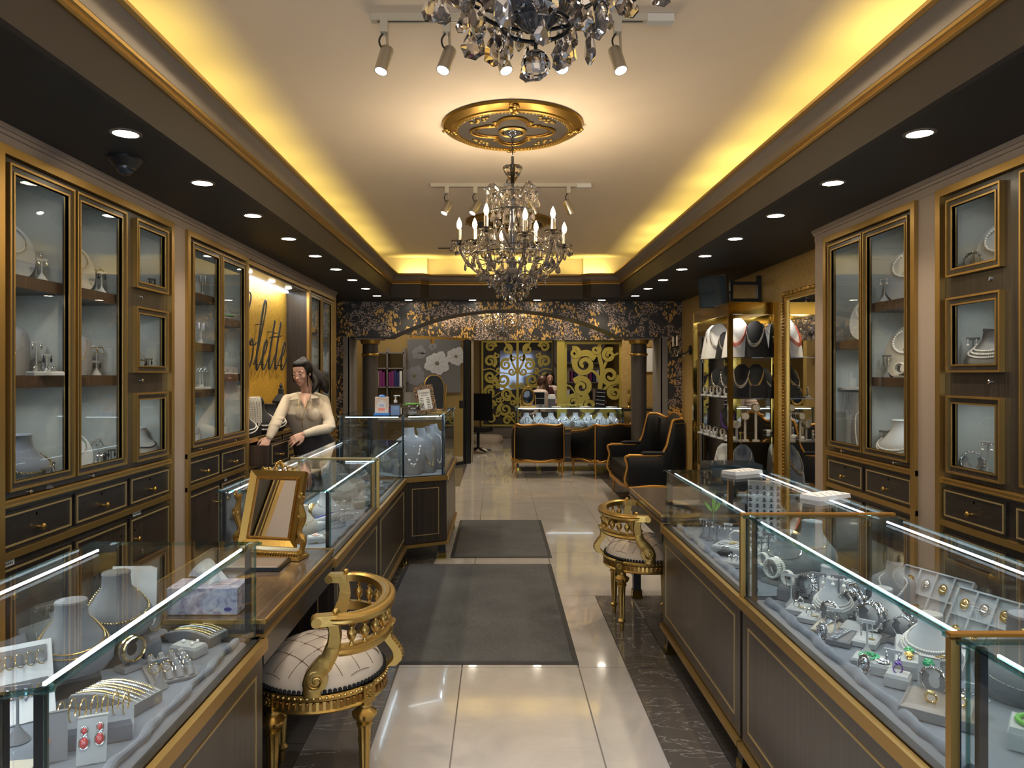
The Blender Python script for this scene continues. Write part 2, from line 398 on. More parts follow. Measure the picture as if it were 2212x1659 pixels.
# ---- floor: every tile a slab of its own
fl = MB(); fl.box(-3.4, 3.6, YF-.1, 19.6, -.12, -.008); floor = struct('floor', fl, 'grout')
TX = [-.522, -.188, .42, .671]
JY = [.12, 1.34, 2.56, 3.78, 5.0, 6.22, 7.44, 8.66, 9.88, 11.1, 12.3]
g = .0022
def tile(x0, x1, y0, y1, mat):
    m = MB(); m.fru(x0+g, x1-g, y0+g, y1-g, -.0078, 0, .0012); m.build('tile', mat, floor, smooth=False)
for j in range(len(JY)-1):
    y0, y1 = JY[j], JY[j+1]
    if y1 <= 5.01:
        for a, b in zip(TX, TX[1:]): tile(a, b, y0, y1, 'tile_cream')
    else:
        for a, b in zip([-.522, -.188, .42, 1.02, 1.51], [-.188, .42, 1.02, 1.51, 2.12]): tile(a, b, y0, y1, 'tile_cream' if a < 1.5 or y0 < 8 else 'tile_dark')
    tile(-.80, -.522, y0, y1, 'tile_dark' if y1 < 7.5 or y0 > 9.8 else 'tile_cream')
    if y1 <= 5.01: tile(.671, .912, y0, y1, 'tile_dark')
    elif j == 4: pass
tile(.671+.25, 1.9, 4.55, 5.0, 'tile_dark')
for k in range(5): tile(-.8+k*.62, -.8+(k+1)*.62-.0, 12.3, 13.5, 'tile_cream'); tile(-.8+k*.62, -.8+(k+1)*.62, 13.5, 17.2, 'tile_cream')
def planks(x0, x1, y0, y1, w=.15):
    y = y0
    while y < y1-1e-3:
        e = min(y+w, y1); m = MB(); m.fru(x0, x1, y+.001, e-.001, -.0078, 0, .001); m.build('plank', 'plank_floor', floor, smooth=False); y = e
planks(-2.5, -.802, 1.2, 10.4, .3); planks(.914, 2.64, .12, 4.55, .3); planks(1.9, 2.64, 4.55, 10.4, .4)
# ---- entrance mats
def mat_(x0, x1, y0, y1, label):
    t = thing('entrance_mat', label, 'mat', ((x0+x1)/2, (y0+y1)/2, 0), world=True)
    m = MB(); m.fru(x0, x1, y0, y1, 0, .005, .012); m.build('rubber_edge', 'rubber', t)
    m = MB(); m.fru(x0+.028, x1-.028, y0+.028, y1-.028, .004, .011, .006); m.build('pile', 'mat_pile', t)
mat_(-.74, .427, 3.81, 5.83, 'large charcoal grey carpet mat with rubber edge lying nearest the viewer')
mat_(-.40, .45, 6.02, 7.58, 'smaller charcoal grey carpet mat lying beyond the large one beside the corner showcase')
# ---- ceiling, soffits, cove
m = MB(); m.box(-2.1, 2.3, YF, 10.5, ZC, ZC+.1); ceiling = struct('ceiling', m, 'ceiling_paint')
m = MB(); m.box(-2.1, -1.86, YF, 10.5, ZM-.06, ZC); m.box(2.05, 2.3, YF, 10.5, ZM-.06, ZC)
m.box(-1.86, -1.0, 10.2, 10.5, ZM-.06, ZC); m.box(1.2, 2.05, 10.2, 10.5, ZM-.06, ZC); m.box(-1.0, 1.2, 10.38, 10.5, ZM-.06, ZC); struct('wall_cove', m, 'ceiling_paint')
m = MB(); m.box(-3.2, FL-.03, YF, YB, ZS, ZM-.05); m.box(FR+.03, 3.2, YF, YB, ZS, ZM-.05); m.box(FL-.03, FR+.03, FB+.03, YB, ZS, ZM-.05); m.box(FL-.03, FR+.03, YF, -.9, ZS, ZM-.05)
struct('ceiling_soffit', m, 'soffit_paint')
path = [(FL, -.9), (FR, -.9), (FR, FB-.12), (1.27, FB-.12), (1.17, FB), (-.96, FB), (-1.06, FB-.12), (FL, FB-.12)]   # opening of the ceiling, anticlockwise
def offs(path, d):
    n = len(path); out = []
    for i in range(n):
        a, b, c = Vector(path[i-1]), Vector(path[i]), Vector(path[(i+1) % n])
        u, w = (b-a).normalized(), (c-b).normalized(); n1, n2 = Vector((-u.y, u.x)), Vector((-w.y, w.x))
        k = n1+n2; k = k/(max(.2, k.length_squared))*2; out.append(b+k*d)
    return out
def sweep(name, prof, mat, kind='structure', parent=None):
    rings = [[Vector((p.x, p.y, z)) for p in offs(path, d)] for d, z in prof]
    m = MB(); n = len(path); vs = [p for r in rings for p in r]; fs = []
    for j in range(len(prof)):
        k = (j+1) % len(prof)
        for i in range(n): l = (i+1) % n; fs.append((j*n+i, j*n+l, k*n+l, k*n+i))
    m.add(vs, fs); o = m.build(name, mat, parent, ang=25); o['kind'] = kind; return o
sweep('trim_1', [(-.03, ZS), (0, ZS), (0, ZM), (-.03, ZM)], 'fascia_paint')
cr = sweep('trim_2', [(-.04, ZM), (.012, ZM), (.020, ZM+.008), (.020, ZM+.016), (.014, ZM+.022), (.030, ZM+.030), (.036, ZM+.040), (.030, ZM+.048), (-.04, ZM+.048)], 'gold_satin')
sweep('taupe_cove', [(-.04, ZM+.046), (.030, ZM+.046), (.040, ZM+.070), (.062, ZM+.095), (.095, ZM+.112), (.06, ZM+.12), (-.0, ZM+.09)], 'taupe_cove', parent=cr)
sweep('gold_edge', [(.06, ZM+.112), (.095, ZM+.110), (.112, ZM+.118), (.116, ZM+.130), (.108, ZM+.138), (.06, ZM+.138)], 'gold_satin', parent=cr)
m = MB(); m.box(-.78, -.36, 9.4, 9.47, ZC-.006, ZC-.001); struct('ceiling_vent_slot', m, 'fascia_paint')
# ---- outer walls
m = MB(); m.box(-2.75, -2.6, YF, YB, 0, ZS); wl = struct('wall_left', m, 'taupe_paint')
m = MB(); m.box(GWX, GWX+.15, YF, YB+.6, 0, ZS+.02); wr = struct('wall_right', m, 'gold_wall')
m = MB(); m.box(-2.75, -1.7, YF-.1, YF, 0, ZC); m.box(1.9, 2.8, YF-.1, YF, 0, ZC); m.box(-1.7, 1.9, YF-.1, YF, 2.5, ZC); m.box(-1.7, 1.9, YF-.1, YF, 0, .3); struct('wall_front', m, 'taupe_paint')
m = MB(); m.box(-1.7, 1.9, YF-.06, YF-.05, .3, 2.5); struct('window_1', m, 'glass_thin')
# ---- arch wall with wide opening
ol, orr, oh = -2.136, 2.335, 2.066
ax0, ax1, rise = -1.565, 1.76, .395
arc = []
c_, r_ = (ax0+ax1)/2, None
hw = (ax1-ax0)/2; R_ = (hw*hw+rise*rise)/(2*rise); th = math.asin(hw/R_)
for i in range(25):
    a = -th+2*th*i/24; arc.append((c_+R_*sin(a), oh+rise-R_+R_*cos(a)))
poly = [(-2.9, 0), (-2.9, ZS+.02), (2.9, ZS+.02), (2.9, 0), (orr, 0), (orr, oh)]+arc[::-1]+[(ol, oh), (ol, 0)]
RX = Matrix(((1, 0, 0, 0), (0, 0, -1, 0), (0, 1, 0, 0), (0, 0, 0, 1)))     # (x,y,z) -> (x,-z,y): draw in xz, extrude back
m = MB(); m.prism(poly, -(YB+.5), -YB, RX); wa = struct('wall_back', m, 'wallpaper', smooth=False)
ap = [(orr, oh)]+arc[::-1]+[(ol, oh)]; m = MB()
lo = [(x, z-.012 if 0 < i < len(ap)-1 else z-.012) for i, (x, z) in enumerate(ap)]
m.prism(ap+lo[::-1], -(YB+.5), -(YB-.008), RX); struct('trim_3', m, 'black_paint', smooth=False)
m = MB(); m.box(ol-.02, ol+.006, YB-.02, YB+.5, 0, oh-.012); m.box(ol-.09, ol+.0, YB-.02, YB, 0, oh)
struct('trim_4', m, 'grey_wood', smooth=False)
m = MB(); m.box(orr-.006, orr+.02, YB-.02, YB+.5, 0, oh-.012); m.box(orr, orr+.10, YB-.02, YB, 0, oh); struct('trim_5', m, 'grey_wood', smooth=False)
for x in (-1.88, 2.07):            # two round columns carrying the header
    t = thing('round_column', 'dark brown round column with gold rings at the %s end of the arched opening' % ('right' if x > 0 else 'left'), 'column', (x, YB+.24, 0), world=True); t['kind'] = 'structure'
    k = Matrix.Translation((x, YB+.24, 0))
    MB().lathe([(.14, 0), (.14, .06), (.12, .08), (.112, .12), (.112, 1.62), (.115, 1.80), (.112, 1.97)], 28, k).build('shaft', 'fascia_paint', t)
    MB().lathe([(.112, 1.79), (.126, 1.80), (.130, 1.815), (.126, 1.83), (.112, 1.84)], 28, k).build('gold_ring', 'gold', t)
    MB().lathe([(.11, 1.96), (.135, 1.975), (.142, 2.0), (.15, 2.03)], 28, k).build('capital', 'gold', t)
    MB().box(x-.19, x+.19, YB+.06, YB+.42, 2.03, 2.056).build('abacus', 'taupe_paint', t)
# ---- room beyond the arch
YH = 12.62
m = MB(); m.box(-3.2, 3.4, YB+.5, 19.4, 3.2, 3.3); struct('ceiling_far_room', m, 'fascia_paint')
m = MB(); m.box(-.46, 2.9, YH, YH+.12, 2.12, 2.56); m.box(-.46, 2.9, YH+.0, YH+.12, 2.56, 3.2); struct('wall_header', m, 'wallpaper', smooth=False)
m = MB(); m.box(3.0, 3.15, YB+.5, 19.4, 0, 3.2); struct('wall_far_right', m, 'ochre_wall')
m = MB(); m.box(2.16, 3.0, YH, YH+.12, 0, 2.12); struct('wall_gold_return', m, 'gold_wall')
m = MB(); m.box(-3.4, -3.2, YB+.5, 19.4, 0, 3.2); struct('wall_far_left', m, 'ochre_wall')
m = MB(); m.box(-3.2, 3.0, 17.6, 17.75, 0, 3.2); struct('wall_far_back', m, 'ochre_wall')
m = MB(); m.box(-3.2, 3.0, 17.5, 17.6, 0, .25); struct('baseboard_back', m, 'taupe_cove')
m = MB(); m.box(1.03, 1.16, YH+.03, YH+.1, 0, 2.12); struct('trim_6', m, 'gold_screen')
m = MB(); m.box(-.52, -.44, YH-.1, YH+.12, 0, 2.16); struct('trim_7', m, 'grey_wood')
# ================================================================ built-in wall cabinets
def sideM(side):
    return Matrix(((0, 1, 0, XL), (1, 0, 0, 0), (0, 0, 1, 0), (0, 0, 0, 1))) if side == 'left' else Matrix(((0, -1, 0, XR), (1, 0, 0, 0), (0, 0, 1, 0), (0, 0, 0, 1)))
class CB(MB):                      # mesh builder in cabinet coordinates: (along the wall, out of the wall, up)
    def __init__(s, side): super().__init__(); s.M = sideM(side); s.flip = side == 'left'
    def mesh(s, *a, **k):
        if s.flip: s.f = [tuple(reversed(f)) for f in s.f]
        return super().mesh(*a, **k)
DEP = .36
def knob(side, s, z, par, name='knob'):
    m = CB(side); T = Matrix(((0, 0, 0, s), (0, 0, 0, 0), (0, 0, 0, z), (0, 0, 0, 1)))
    K = Matrix(((1, 0, 0, s), (0, 0, 1, .01), (0, 1, 0, z), (0, 0, 0, 1)))
    m.lathe([(.006, 0), (.005, .018), (.014, .024), (.015, .030), (.009, .036), (0, .037)], 12, K); m.build(name, 'gold', par)
def lock(side, s, z, par):
    K = Matrix(((1, 0, 0, s), (0, 0, 1, .0), (0, 1, 0, z), (0, 0, 0, 1)))
    m = CB(side); m.lathe([(.011, 0), (.011, .008), (.007, .012), (0, .012)], 12, K); m.build('lock', 'chrome', par)
def glazed(side, s0, s1, z0, z1, par, name, w=.045):
    "framed glass door: dark frame between two gold beads"
    m = CB(side); rectframe(m, s0+.008, s1-.008, z0+.008, z1-.008, w-.012, .0, .016); d = m.build(name, 'wood_v', par, smooth=False)
    m = CB(side); rectframe(m, s0, s1, z0, z1, .010, .0, .026); m.build('outer_bead', 'gold_satin', d, smooth=False)
    m = CB(side); rectframe(m, s0+w-.012, s1-w+.012, z0+w-.012, z1-w+.012, .008, -.004, .020); m.build('inner_bead', 'gold_satin', d, smooth=False)
    m = CB(side); m.box(s0+w-.004, s1-w+.004, .002, .006, z0+w-.004, z1-w+.004); m.build('glass_pane', 'glass_thin', d, smooth=False)
    return d
def framed(side, s0, s1, z0, z1, par, name, mat='wood_h'):
    m = CB(side); m.fru(s0, s1, -.006, .012, z0, z1, 0); d = m.build(name, mat, par, smooth=False)
    m = CB(side); rectframe(m, s0+.012, s1-.012, z0+.012, z1-.012, .007, .011, .017); m.build('gold_inlay', 'gold_line', d, smooth=False)
    return d
def cabinet(side, s0, s1, label, doors=(), windows=(), drawers=(), lows=(), comps=(), power=1.6, fr0=.04, fr1=.04, missing=()):
    """doors/windows: (s0,s1,z0,z1); comps: lit compartments (s0,s1,z0,z1); drawers, lows: (s0,s1)"""
    X = XL if side == 'left' else XR; sg = 1 if side == 'left' else -1
    t = thing('display_cabinet', label, 'cabinet', (X-sg*.18, (s0+s1)/2, 0), world=True)
    ops = list(doors)+list(windows)
    S_ = sorted({s0, s1, *[v for o in ops for v in (o[0]+.03, o[1]-.03)]}); Z_ = sorted({1.0, 2.45, *[v for o in ops for v in (o[2]+.03, o[3]-.03)]})
    m = CB(side)
    for a, b in zip(S_, S_[1:]):
        run = None
        for c, d in zip(Z_, Z_[1:]):
            hole = any(o[0]+.02 < (a+b)/2 < o[1]-.02 and o[2]+.02 < (c+d)/2 < o[3]-.02 for o in ops)
            if not hole: run = (run[0], d) if run else (c, d)
            if hole or d == Z_[-1]:
                if run: m.box(a, b, -.02, 0, run[0], run[1]); run = None
    m.box(s0, s1, -.02, 0, .09, .967)
    m.build('face_panel', 'wood_v', t, smooth=False)
    m = CB(side); m.box(s0, s1, -DEP, -DEP+.012, .99, 2.47)
    xs = sorted({c[0] for c in comps} | {c[1] for c in comps})
    for x in xs: m.box(x-.006, x+.006, -DEP+.012, -.02, .99, 2.47)
    m.box(s0, s1, -DEP, -.02, .975, 1.0); m.box(s0, s1, -DEP, -.02, 2.45, 2.47); m.build('lining', 'linen', t, smooth=False)
    for a, b, c, d in comps:
        if d < 2.40:
            e = CB(side); e.box(a+.006, b-.006, -DEP+.012, -.024, d, d+.055); e.build('shelf', 'wood_shelf', t, smooth=False)
        mid = (a+b)/2; K = Matrix(((1, 0, 0, mid), (0, 1, 0, -.17), (0, 0, 1, min(d, 2.45)-.008), (0, 0, 0, 1)))
        e = CB(side); e.lathe([(.030, .006), (.028, 0), (0, 0)], 14, K); e.build('puck_light', 'puck', t)
        area('cabinet_lamp', (X-sg*.17, mid, min(d, 2.45)-.014), (0, 0, 0), .09, .09, power*.23*(.6+.4*(b-a)/.45)*((1.9-c)*.7+.6), (.86, .95, 1), 150)
    for o in doors: lock(side, (o[0] if o[0] < (s0+s1)/2 else o[1])+(.35*(o[1]-o[0]) if o[0] < (s0+s1)/2 else -.35*(o[1]-o[0])), o[2]-.02, glazed(side, *o, t, 'door'))
    for o in windows: lock(side, o[0]+.1, o[2]-.045, glazed(side, *o, t, 'window_door'))
    m = CB(side); m.box(s0, s1, -.01, .022, .965, .997); m.box(s0, s1, -.01, .022, .745, .775)
    m.box(s0, s0+fr0, -.01, .028, .09, 2.49); m.box(s1-fr1, s1, -.01, .028, .09, 2.49); m.box(s0+fr0, s1-fr1, -.01, .028, 2.452, 2.49)
    m.build('gold_frame', 'gold_satin', t, smooth=False)
    m = CB(side); m.box(s0, s1, .022, .026, .970, .974); m.box(s0, s1, .022, .026, .988, .992); m.build('gold_ridge', 'gold_satin', t, smooth=False)
    for i, (a, b) in enumerate(drawers):
        if i in missing: continue
        d = framed(side, a, b, .785, .945, t, 'drawer'); knob(side, (a+b)/2, .845, d); lock(side, (a+b)/2-.01*1, .905, d)
    for a, b, kn in lows:
        d = framed(side, a, b, .12, .715, t, 'lower_door', 'wood_v'); knob(side, kn, .59, d); lock(side, kn, .64, d)
    m = CB(side); m.box(s0, s1, -.03, .004, 0, .09); m.build('plinth', 'black_paint', t, smooth=False)
    return t
W3 = [(2.025, 2.42), (1.538, 1.918), (1.025, 1.42)]
def col(a, b, zs): return [(a, b, z0, z1) for z0, z1 in zs]
# left, nearest: two tall doors and a column of three small windows
cabinet('left', 2.98, 4.60, 'dark wood cabinet with two tall glass doors and three small windows, sign side',
        doors=[(3.055, 3.525, 1.03, 2.425), (3.545, 4.02, 1.03, 2.425)], windows=[(4.13, 4.53, a, b) for a, b in W3],
        drawers=[(3.0, 3.52), (3.545, 4.04), (4.075, 4.56)], lows=[(3.0, 3.52, 3.06), (3.545, 4.04, 3.98), (4.075, 4.56, 4.13)],
        comps=col(3.03, 3.53, [(1.0, 1.468), (1.522, 1.912), (1.97, 2.45)])+col(3.53, 4.05, [(1.0, 1.468), (1.522, 1.912), (1.97, 2.45)])+col(4.09, 4.56, [(1.0, 1.47), (1.525, 1.955), (2.01, 2.45)]))
cabinet('left', 2.0, 2.975, 'dark wood cabinet cut off at the very left edge', doors=[(2.05, 2.49, 1.03, 2.425), (2.51, 2.93, 1.03, 2.425)],
        drawers=[(2.04, 2.49), (2.51, 2.93)], lows=[(2.04, 2.49, 2.44), (2.51, 2.93, 2.56)], comps=[])
cabinet('left', 4.805, 5.978, 'dark wood cabinet with two narrow glass doors between the pink pillar and the sign niche',
        doors=[(4.89, 5.40, 1.03, 2.425), (5.415, 5.93, 1.03, 2.425)], drawers=[(4.85, 5.38), (5.42, 5.93)], lows=[(4.85, 5.38, 5.33), (5.42, 5.93, 5.47)],
        comps=col(4.85, 5.41, [(1.0, 1.365), (1.42, 1.695), (1.75, 2.045), (2.10, 2.45)])+col(5.41, 5.95, [(1.0, 1.475), (1.523, 1.91), (1.965, 2.45)]), power=1.3)
cabinet('left', 7.91, 9.19, 'dark wood cabinet with two glass doors past the sign niche, next to the wallpapered wall',
        doors=[(7.97, 8.47, 1.03, 2.425), (8.49, 9.0, 1.03, 2.425)], drawers=[(7.96, 8.46), (8.5, 8.98)], lows=[(7.96, 8.46, 8.4), (8.5, 8.98, 8.56)],
        comps=col(7.95, 8.48, [(1.0, 1.55), (1.605, 2.0), (2.055, 2.45)])+col(8.48, 9.03, [(1.0, 1.475), (1.523, 1.91), (1.965, 2.45)]), power=1.0)
# right
cabinet('right', 4.0, 5.125, 'dark wood cabinet with two glass doors showing pearls, beside the gilt mirror',
        doors=[(4.075, 4.575, 1.03, 2.425), (4.59, 5.06, 1.03, 2.425)], drawers=[(4.05, 4.56), (4.60, 5.08)], lows=[(4.05, 4.56, 4.5), (4.60, 5.08, 4.66)],
        comps=col(4.04, 4.58, [(1.0, 1.455), (1.51, 1.918), (1.98, 2.45)])+col(4.58, 5.09, [(1.0, 1.70), (1.765, 2.45)]), power=1.7)
cabinet('right', 2.0, 3.81, 'dark wood cabinet with a column of three small square windows, opposite the sign wall',
        doors=[(2.15, 2.66, 1.03, 2.425), (2.68, 3.20, 1.03, 2.425)], windows=[(3.323, 3.725, a, b) for a, b in W3],
        drawers=[(2.1, 2.63), (2.68, 3.24), (3.30, 3.765)], lows=[(2.1, 2.63, 2.2), (2.68, 3.24, 2.74), (3.30, 3.765, 3.36)],
        comps=col(3.28, 3.76, [(1.0, 1.47), (1.525, 1.955), (2.01, 2.45)])+col(2.67, 3.22, [(1.0, 1.468), (1.522, 1.912), (1.97, 2.45)]), power=1.7)
# painted pillars and the strip over the cabinets
def pillar(side, s0, s1, name='wall_pier'):
    m = CB(side); m.box(s0, s1, -.5 if side == 'left' else -.31, .006, 0, 2.49); return struct(name, m, 'taupe_paint', smooth=False)
pillar('left', 4.60, 4.805); pillar('left', 9.19, 9.25); pillar('right', 3.81, 4.0); pillar('right', 5.125, 5.30); pillar('left', 1.4, 2.0); pillar('right', 1.4, 2.0)
for side, a, b in (('left', 1.4, 9.25), ('right', 1.4, 5.30)):
    m = CB(side); m.box(a, b, -.3, .010, 2.49, ZS); m.box(a, b, .010, .022, 2.535, 2.552); m.box(a, b, .010, .034, 2.552, ZS); struct('trim_8', m, 'taupe_paint', smooth=False)
m = CB('left'); m.box(9.25, YB, -.32, -.30, 0, ZS); m.box(9.19, 9.25, -.5, 0, 0, ZS); struct('wall_left_return', m, 'wallpaper', smooth=False)
for x, s, z, w in (('left', 2.99, .725, .12), ('left', 4.12, .73, .09), ('left', 5.50, .73, .05)):
    m = CB(x); m.box(s, s+w, .004, .006, z-.012, z+.012); o = m.build('shelf_label', 'paper', None, smooth=False)
    tag(o, 'small white printed name strip stuck %s' % {2.99: 'over the lower door at the very left edge', 4.12: 'over the lower door beneath the three windows', 5.50: 'over the lower doors left of the open drawer'}[s], 'label')
    k = CB(x)
    for i in range(int(w/.011)): k.box(s+.006+i*.0105, s+.0125+i*.0105, .006, .0066, z-.005, z+.005)
    k.build('printing', 'ink', o, smooth=False)
# ---- sign niche
NX = XL-.22
m = CB('left'); m.box(5.978, 7.91, -.24, -.22, .99, 2.45); t = struct('wall_niche', m, 'gold_niche', smooth=False)
nc = thing('niche_counter', 'dark wood counter with drawers and gold edge under the sign', 'cabinet', (XL-.1, 6.9, 0), world=True)
m = CB('left'); m.box(5.98, 7.91, -.22, .0, .965, .985); m.build('counter_top', 'wood_h', nc, smooth=False)
m = CB('left'); m.box(5.98, 7.91, 0, .024, .955, .99); m.box(5.98, 7.91, 0, .02, .735, .765); m.box(5.978, 7.91, -.0, .028, 2.44, 2.475); m.box(7.88, 7.91, -.0, .028, .09, 2.475); m.build('gold_edge', 'gold_satin', nc, smooth=False)
m = CB('left'); m.box(6.5, 7.91, -.02, 0, .09, .96); m.box(5.98, 6.5, -.02, 0, .09, .75); m.box(5.98, 6.5, -.24, -.22, .75, .96); m.build('face_panel', 'wood_v', nc, smooth=False)
m = CB('left'); m.box(7.88, 7.90, -.22, .0, .99, 2.45); m.box(5.98, 6.0, -.22, 0, .99, 2.45); m.build('side_panel', 'wood_v', nc, smooth=False, kind='stuff')
m = CB('left'); m.box(5.98, 7.91, -.22, -.0, 2.42, 2.45); m.build('top_panel', 'wood_v', nc, smooth=False)
m = CB('left'); m.box(6.05, 7.85, -.215, -.19, 2.405, 2.418); m.build('led_strip', 'led', nc, smooth=False)
area('niche_lamp', (XL-.11, 6.9, 2.40), (0, radians(12), 0), .1, 1.8, 5, (.9, .95, 1))
for s in (6.3, 6.95, 7.5):
    K = Matrix(((1, 0, 0, s), (0, 1, 0, -.09), (0, 0, 1, 2.412), (0, 0, 0, 1))); m = CB('left'); m.lathe([(.034, .008), (.03, 0), (0, 0)], 14, K); m.build('recessed_spot', 'down_disc', nc)
    spot('niche_spot', (XL-.09, s, 2.40), (0, radians(-12), 0), 12, (1, .86, .5), 70, .6, .02)
for a, b in ((6.53, 6.92), (6.96, 7.36), (7.40, 7.84)):
    d = framed('left', a, b, .785, .945, nc, 'drawer'); knob('left', (a+b)/2, .845, d); lock('left', (a+b)/2, .905, d)
for a, b in ((6.0, 6.48), (6.53, 7.15), (7.2, 7.84)): d = framed('left', a, b, .12, .715, nc, 'lower_door', 'wood_v'); knob('left', b-.06, .59, d)
# the open drawer, pulled .2 m out
m = CB('left'); m.box(6.02, 6.035, -.22, .19, .775, .935); m.box(6.465, 6.48, -.22, .19, .775, .935); m.box(6.02, 6.48, -.22, .19, .765, .777); dr = m.build('open_drawer', 'wood_shelf', nc, smooth=False)
m = CB('left'); m.box(6.0, 6.50, .19, .205, .765, .95); m.build('drawer_front', 'wood_h', dr, smooth=False)
m = CB('left'); rectframe(m, 6.012, 6.488, .777, .938, .007, .204, .21); m.build('gold_inlay', 'gold_line', dr, smooth=False)
K = Matrix(((1, 0, 0, 6.25), (0, 0, 1, .205), (0, 1, 0, .84), (0, 0, 0, 1))); m = CB('left'); m.lathe([(.006, 0), (.005, .018), (.014, .024), (.015, .030), (0, .037)], 12, K); m.build('knob', 'gold', dr)
# script lettering of the sign: brush strokes drawn as ribbons standing off the wall
def sx(u): return 6.5+u            # along the wall
sign = thing('shop_sign', 'large dark script letters of the shop name on the gold niche wall', 'sign', (NX+.05, 7.0, 1.6), world=True)
def cr_spline(P, n=7):
    out = []; P = [Vector(p) for p in P]
    for i in range(len(P)-1):
        a = P[i-1] if i else P[0]*2-P[1]; b, c = P[i], P[i+1]; d = P[i+2] if i+2 < len(P) else P[-1]*2-P[-2]
        for k in range(n):
            t = k/n; out.append(.5*((2*b)+(c-a)*t+(2*a-5*b+4*c-d)*t*t+(3*b-a-3*c+d)*t**3))
    out.append(P[-1]); return out
def letter(pts, closed=False, w=.02):
    P = cr_spline([(p[0], 0, p[1]) for p in pts], 8); m = CB('left'); n = len(P); R = []
    for i in range(n):
        a = P[max(i-1, 0)]; b = P[min(i+1, n-1)]; d = (b-a); ang = abs(d.z)/(d.length+1e-9); R.append(w*(.42+.75*ang*(1 if d.z < 0 else .55)))
    P = [Vector((p.x+.28*(p.z-1.6), -.16, p.z)) for p in P]
    m.tube(P, R, 10, flat=.30, up=(0, 1, 0)); return m
def L(ch, pts, w=.020): letter(pts, w=w).build('letter', 'black_paint', sign)
B = 1.58
L('C', [(6.36, 2.10), (6.40, 2.22), (6.34, 2.27), (6.22, 2.18), (6.08, 1.95), (6.02, 1.72), (6.10, 1.58), (6.24, 1.60), (6.40, 1.70)])
L('o', [(6.52, 1.84), (6.44, 1.80), (6.40, 1.70), (6.43, 1.59), (6.50, 1.58), (6.57, 1.66), (6.58, 1.78), (6.53, 1.85), (6.50, 1.80), (6.60, 1.80), (6.66, 1.82)])
L('l', [(6.64, 1.62), (6.72, 1.76), (6.80, 2.0), (6.84, 2.18), (6.81, 2.24), (6.76, 2.15), (6.72, 1.90), (6.70, 1.68), (6.74, 1.57), (6.80, 1.62), (6.86, 1.70)])
L('e', [(6.84, 1.68), (6.93, 1.74), (6.97, 1.82), (6.94, 1.86), (6.89, 1.80), (6.87, 1.68), (6.90, 1.58), (6.97, 1.60), (7.05, 1.70)])
for k in (0, .20):
    L('t', [(7.15+k, 2.06), (7.10+k, 1.88), (7.07+k, 1.68), (7.10+k, 1.58), (7.16+k, 1.62), (7.24+k, 1.72)], .020)
L('t', [(7.02, 1.885), (7.12, 1.90), (7.3, 1.91), (7.42, 1.925)], .016)
L('e', [(7.44, 1.68), (7.53, 1.74), (7.57, 1.82), (7.54, 1.86), (7.49, 1.80), (7.47, 1.68), (7.50, 1.58), (7.57, 1.60), (7.66, 1.70)])
m = CB('left')
for s, z in ((6.14, 1.95), (6.5, 1.62), (6.76, 2.0), (6.91, 1.62), (7.13, 1.95), (7.33, 1.95), (7.51, 1.62)): m.cyl((s+.28*(z-1.6), -.22, z), (s+.28*(z-1.6), -.15, z), .005)
m.build('stand_off', 'dark_metal', sign, kind='stuff')
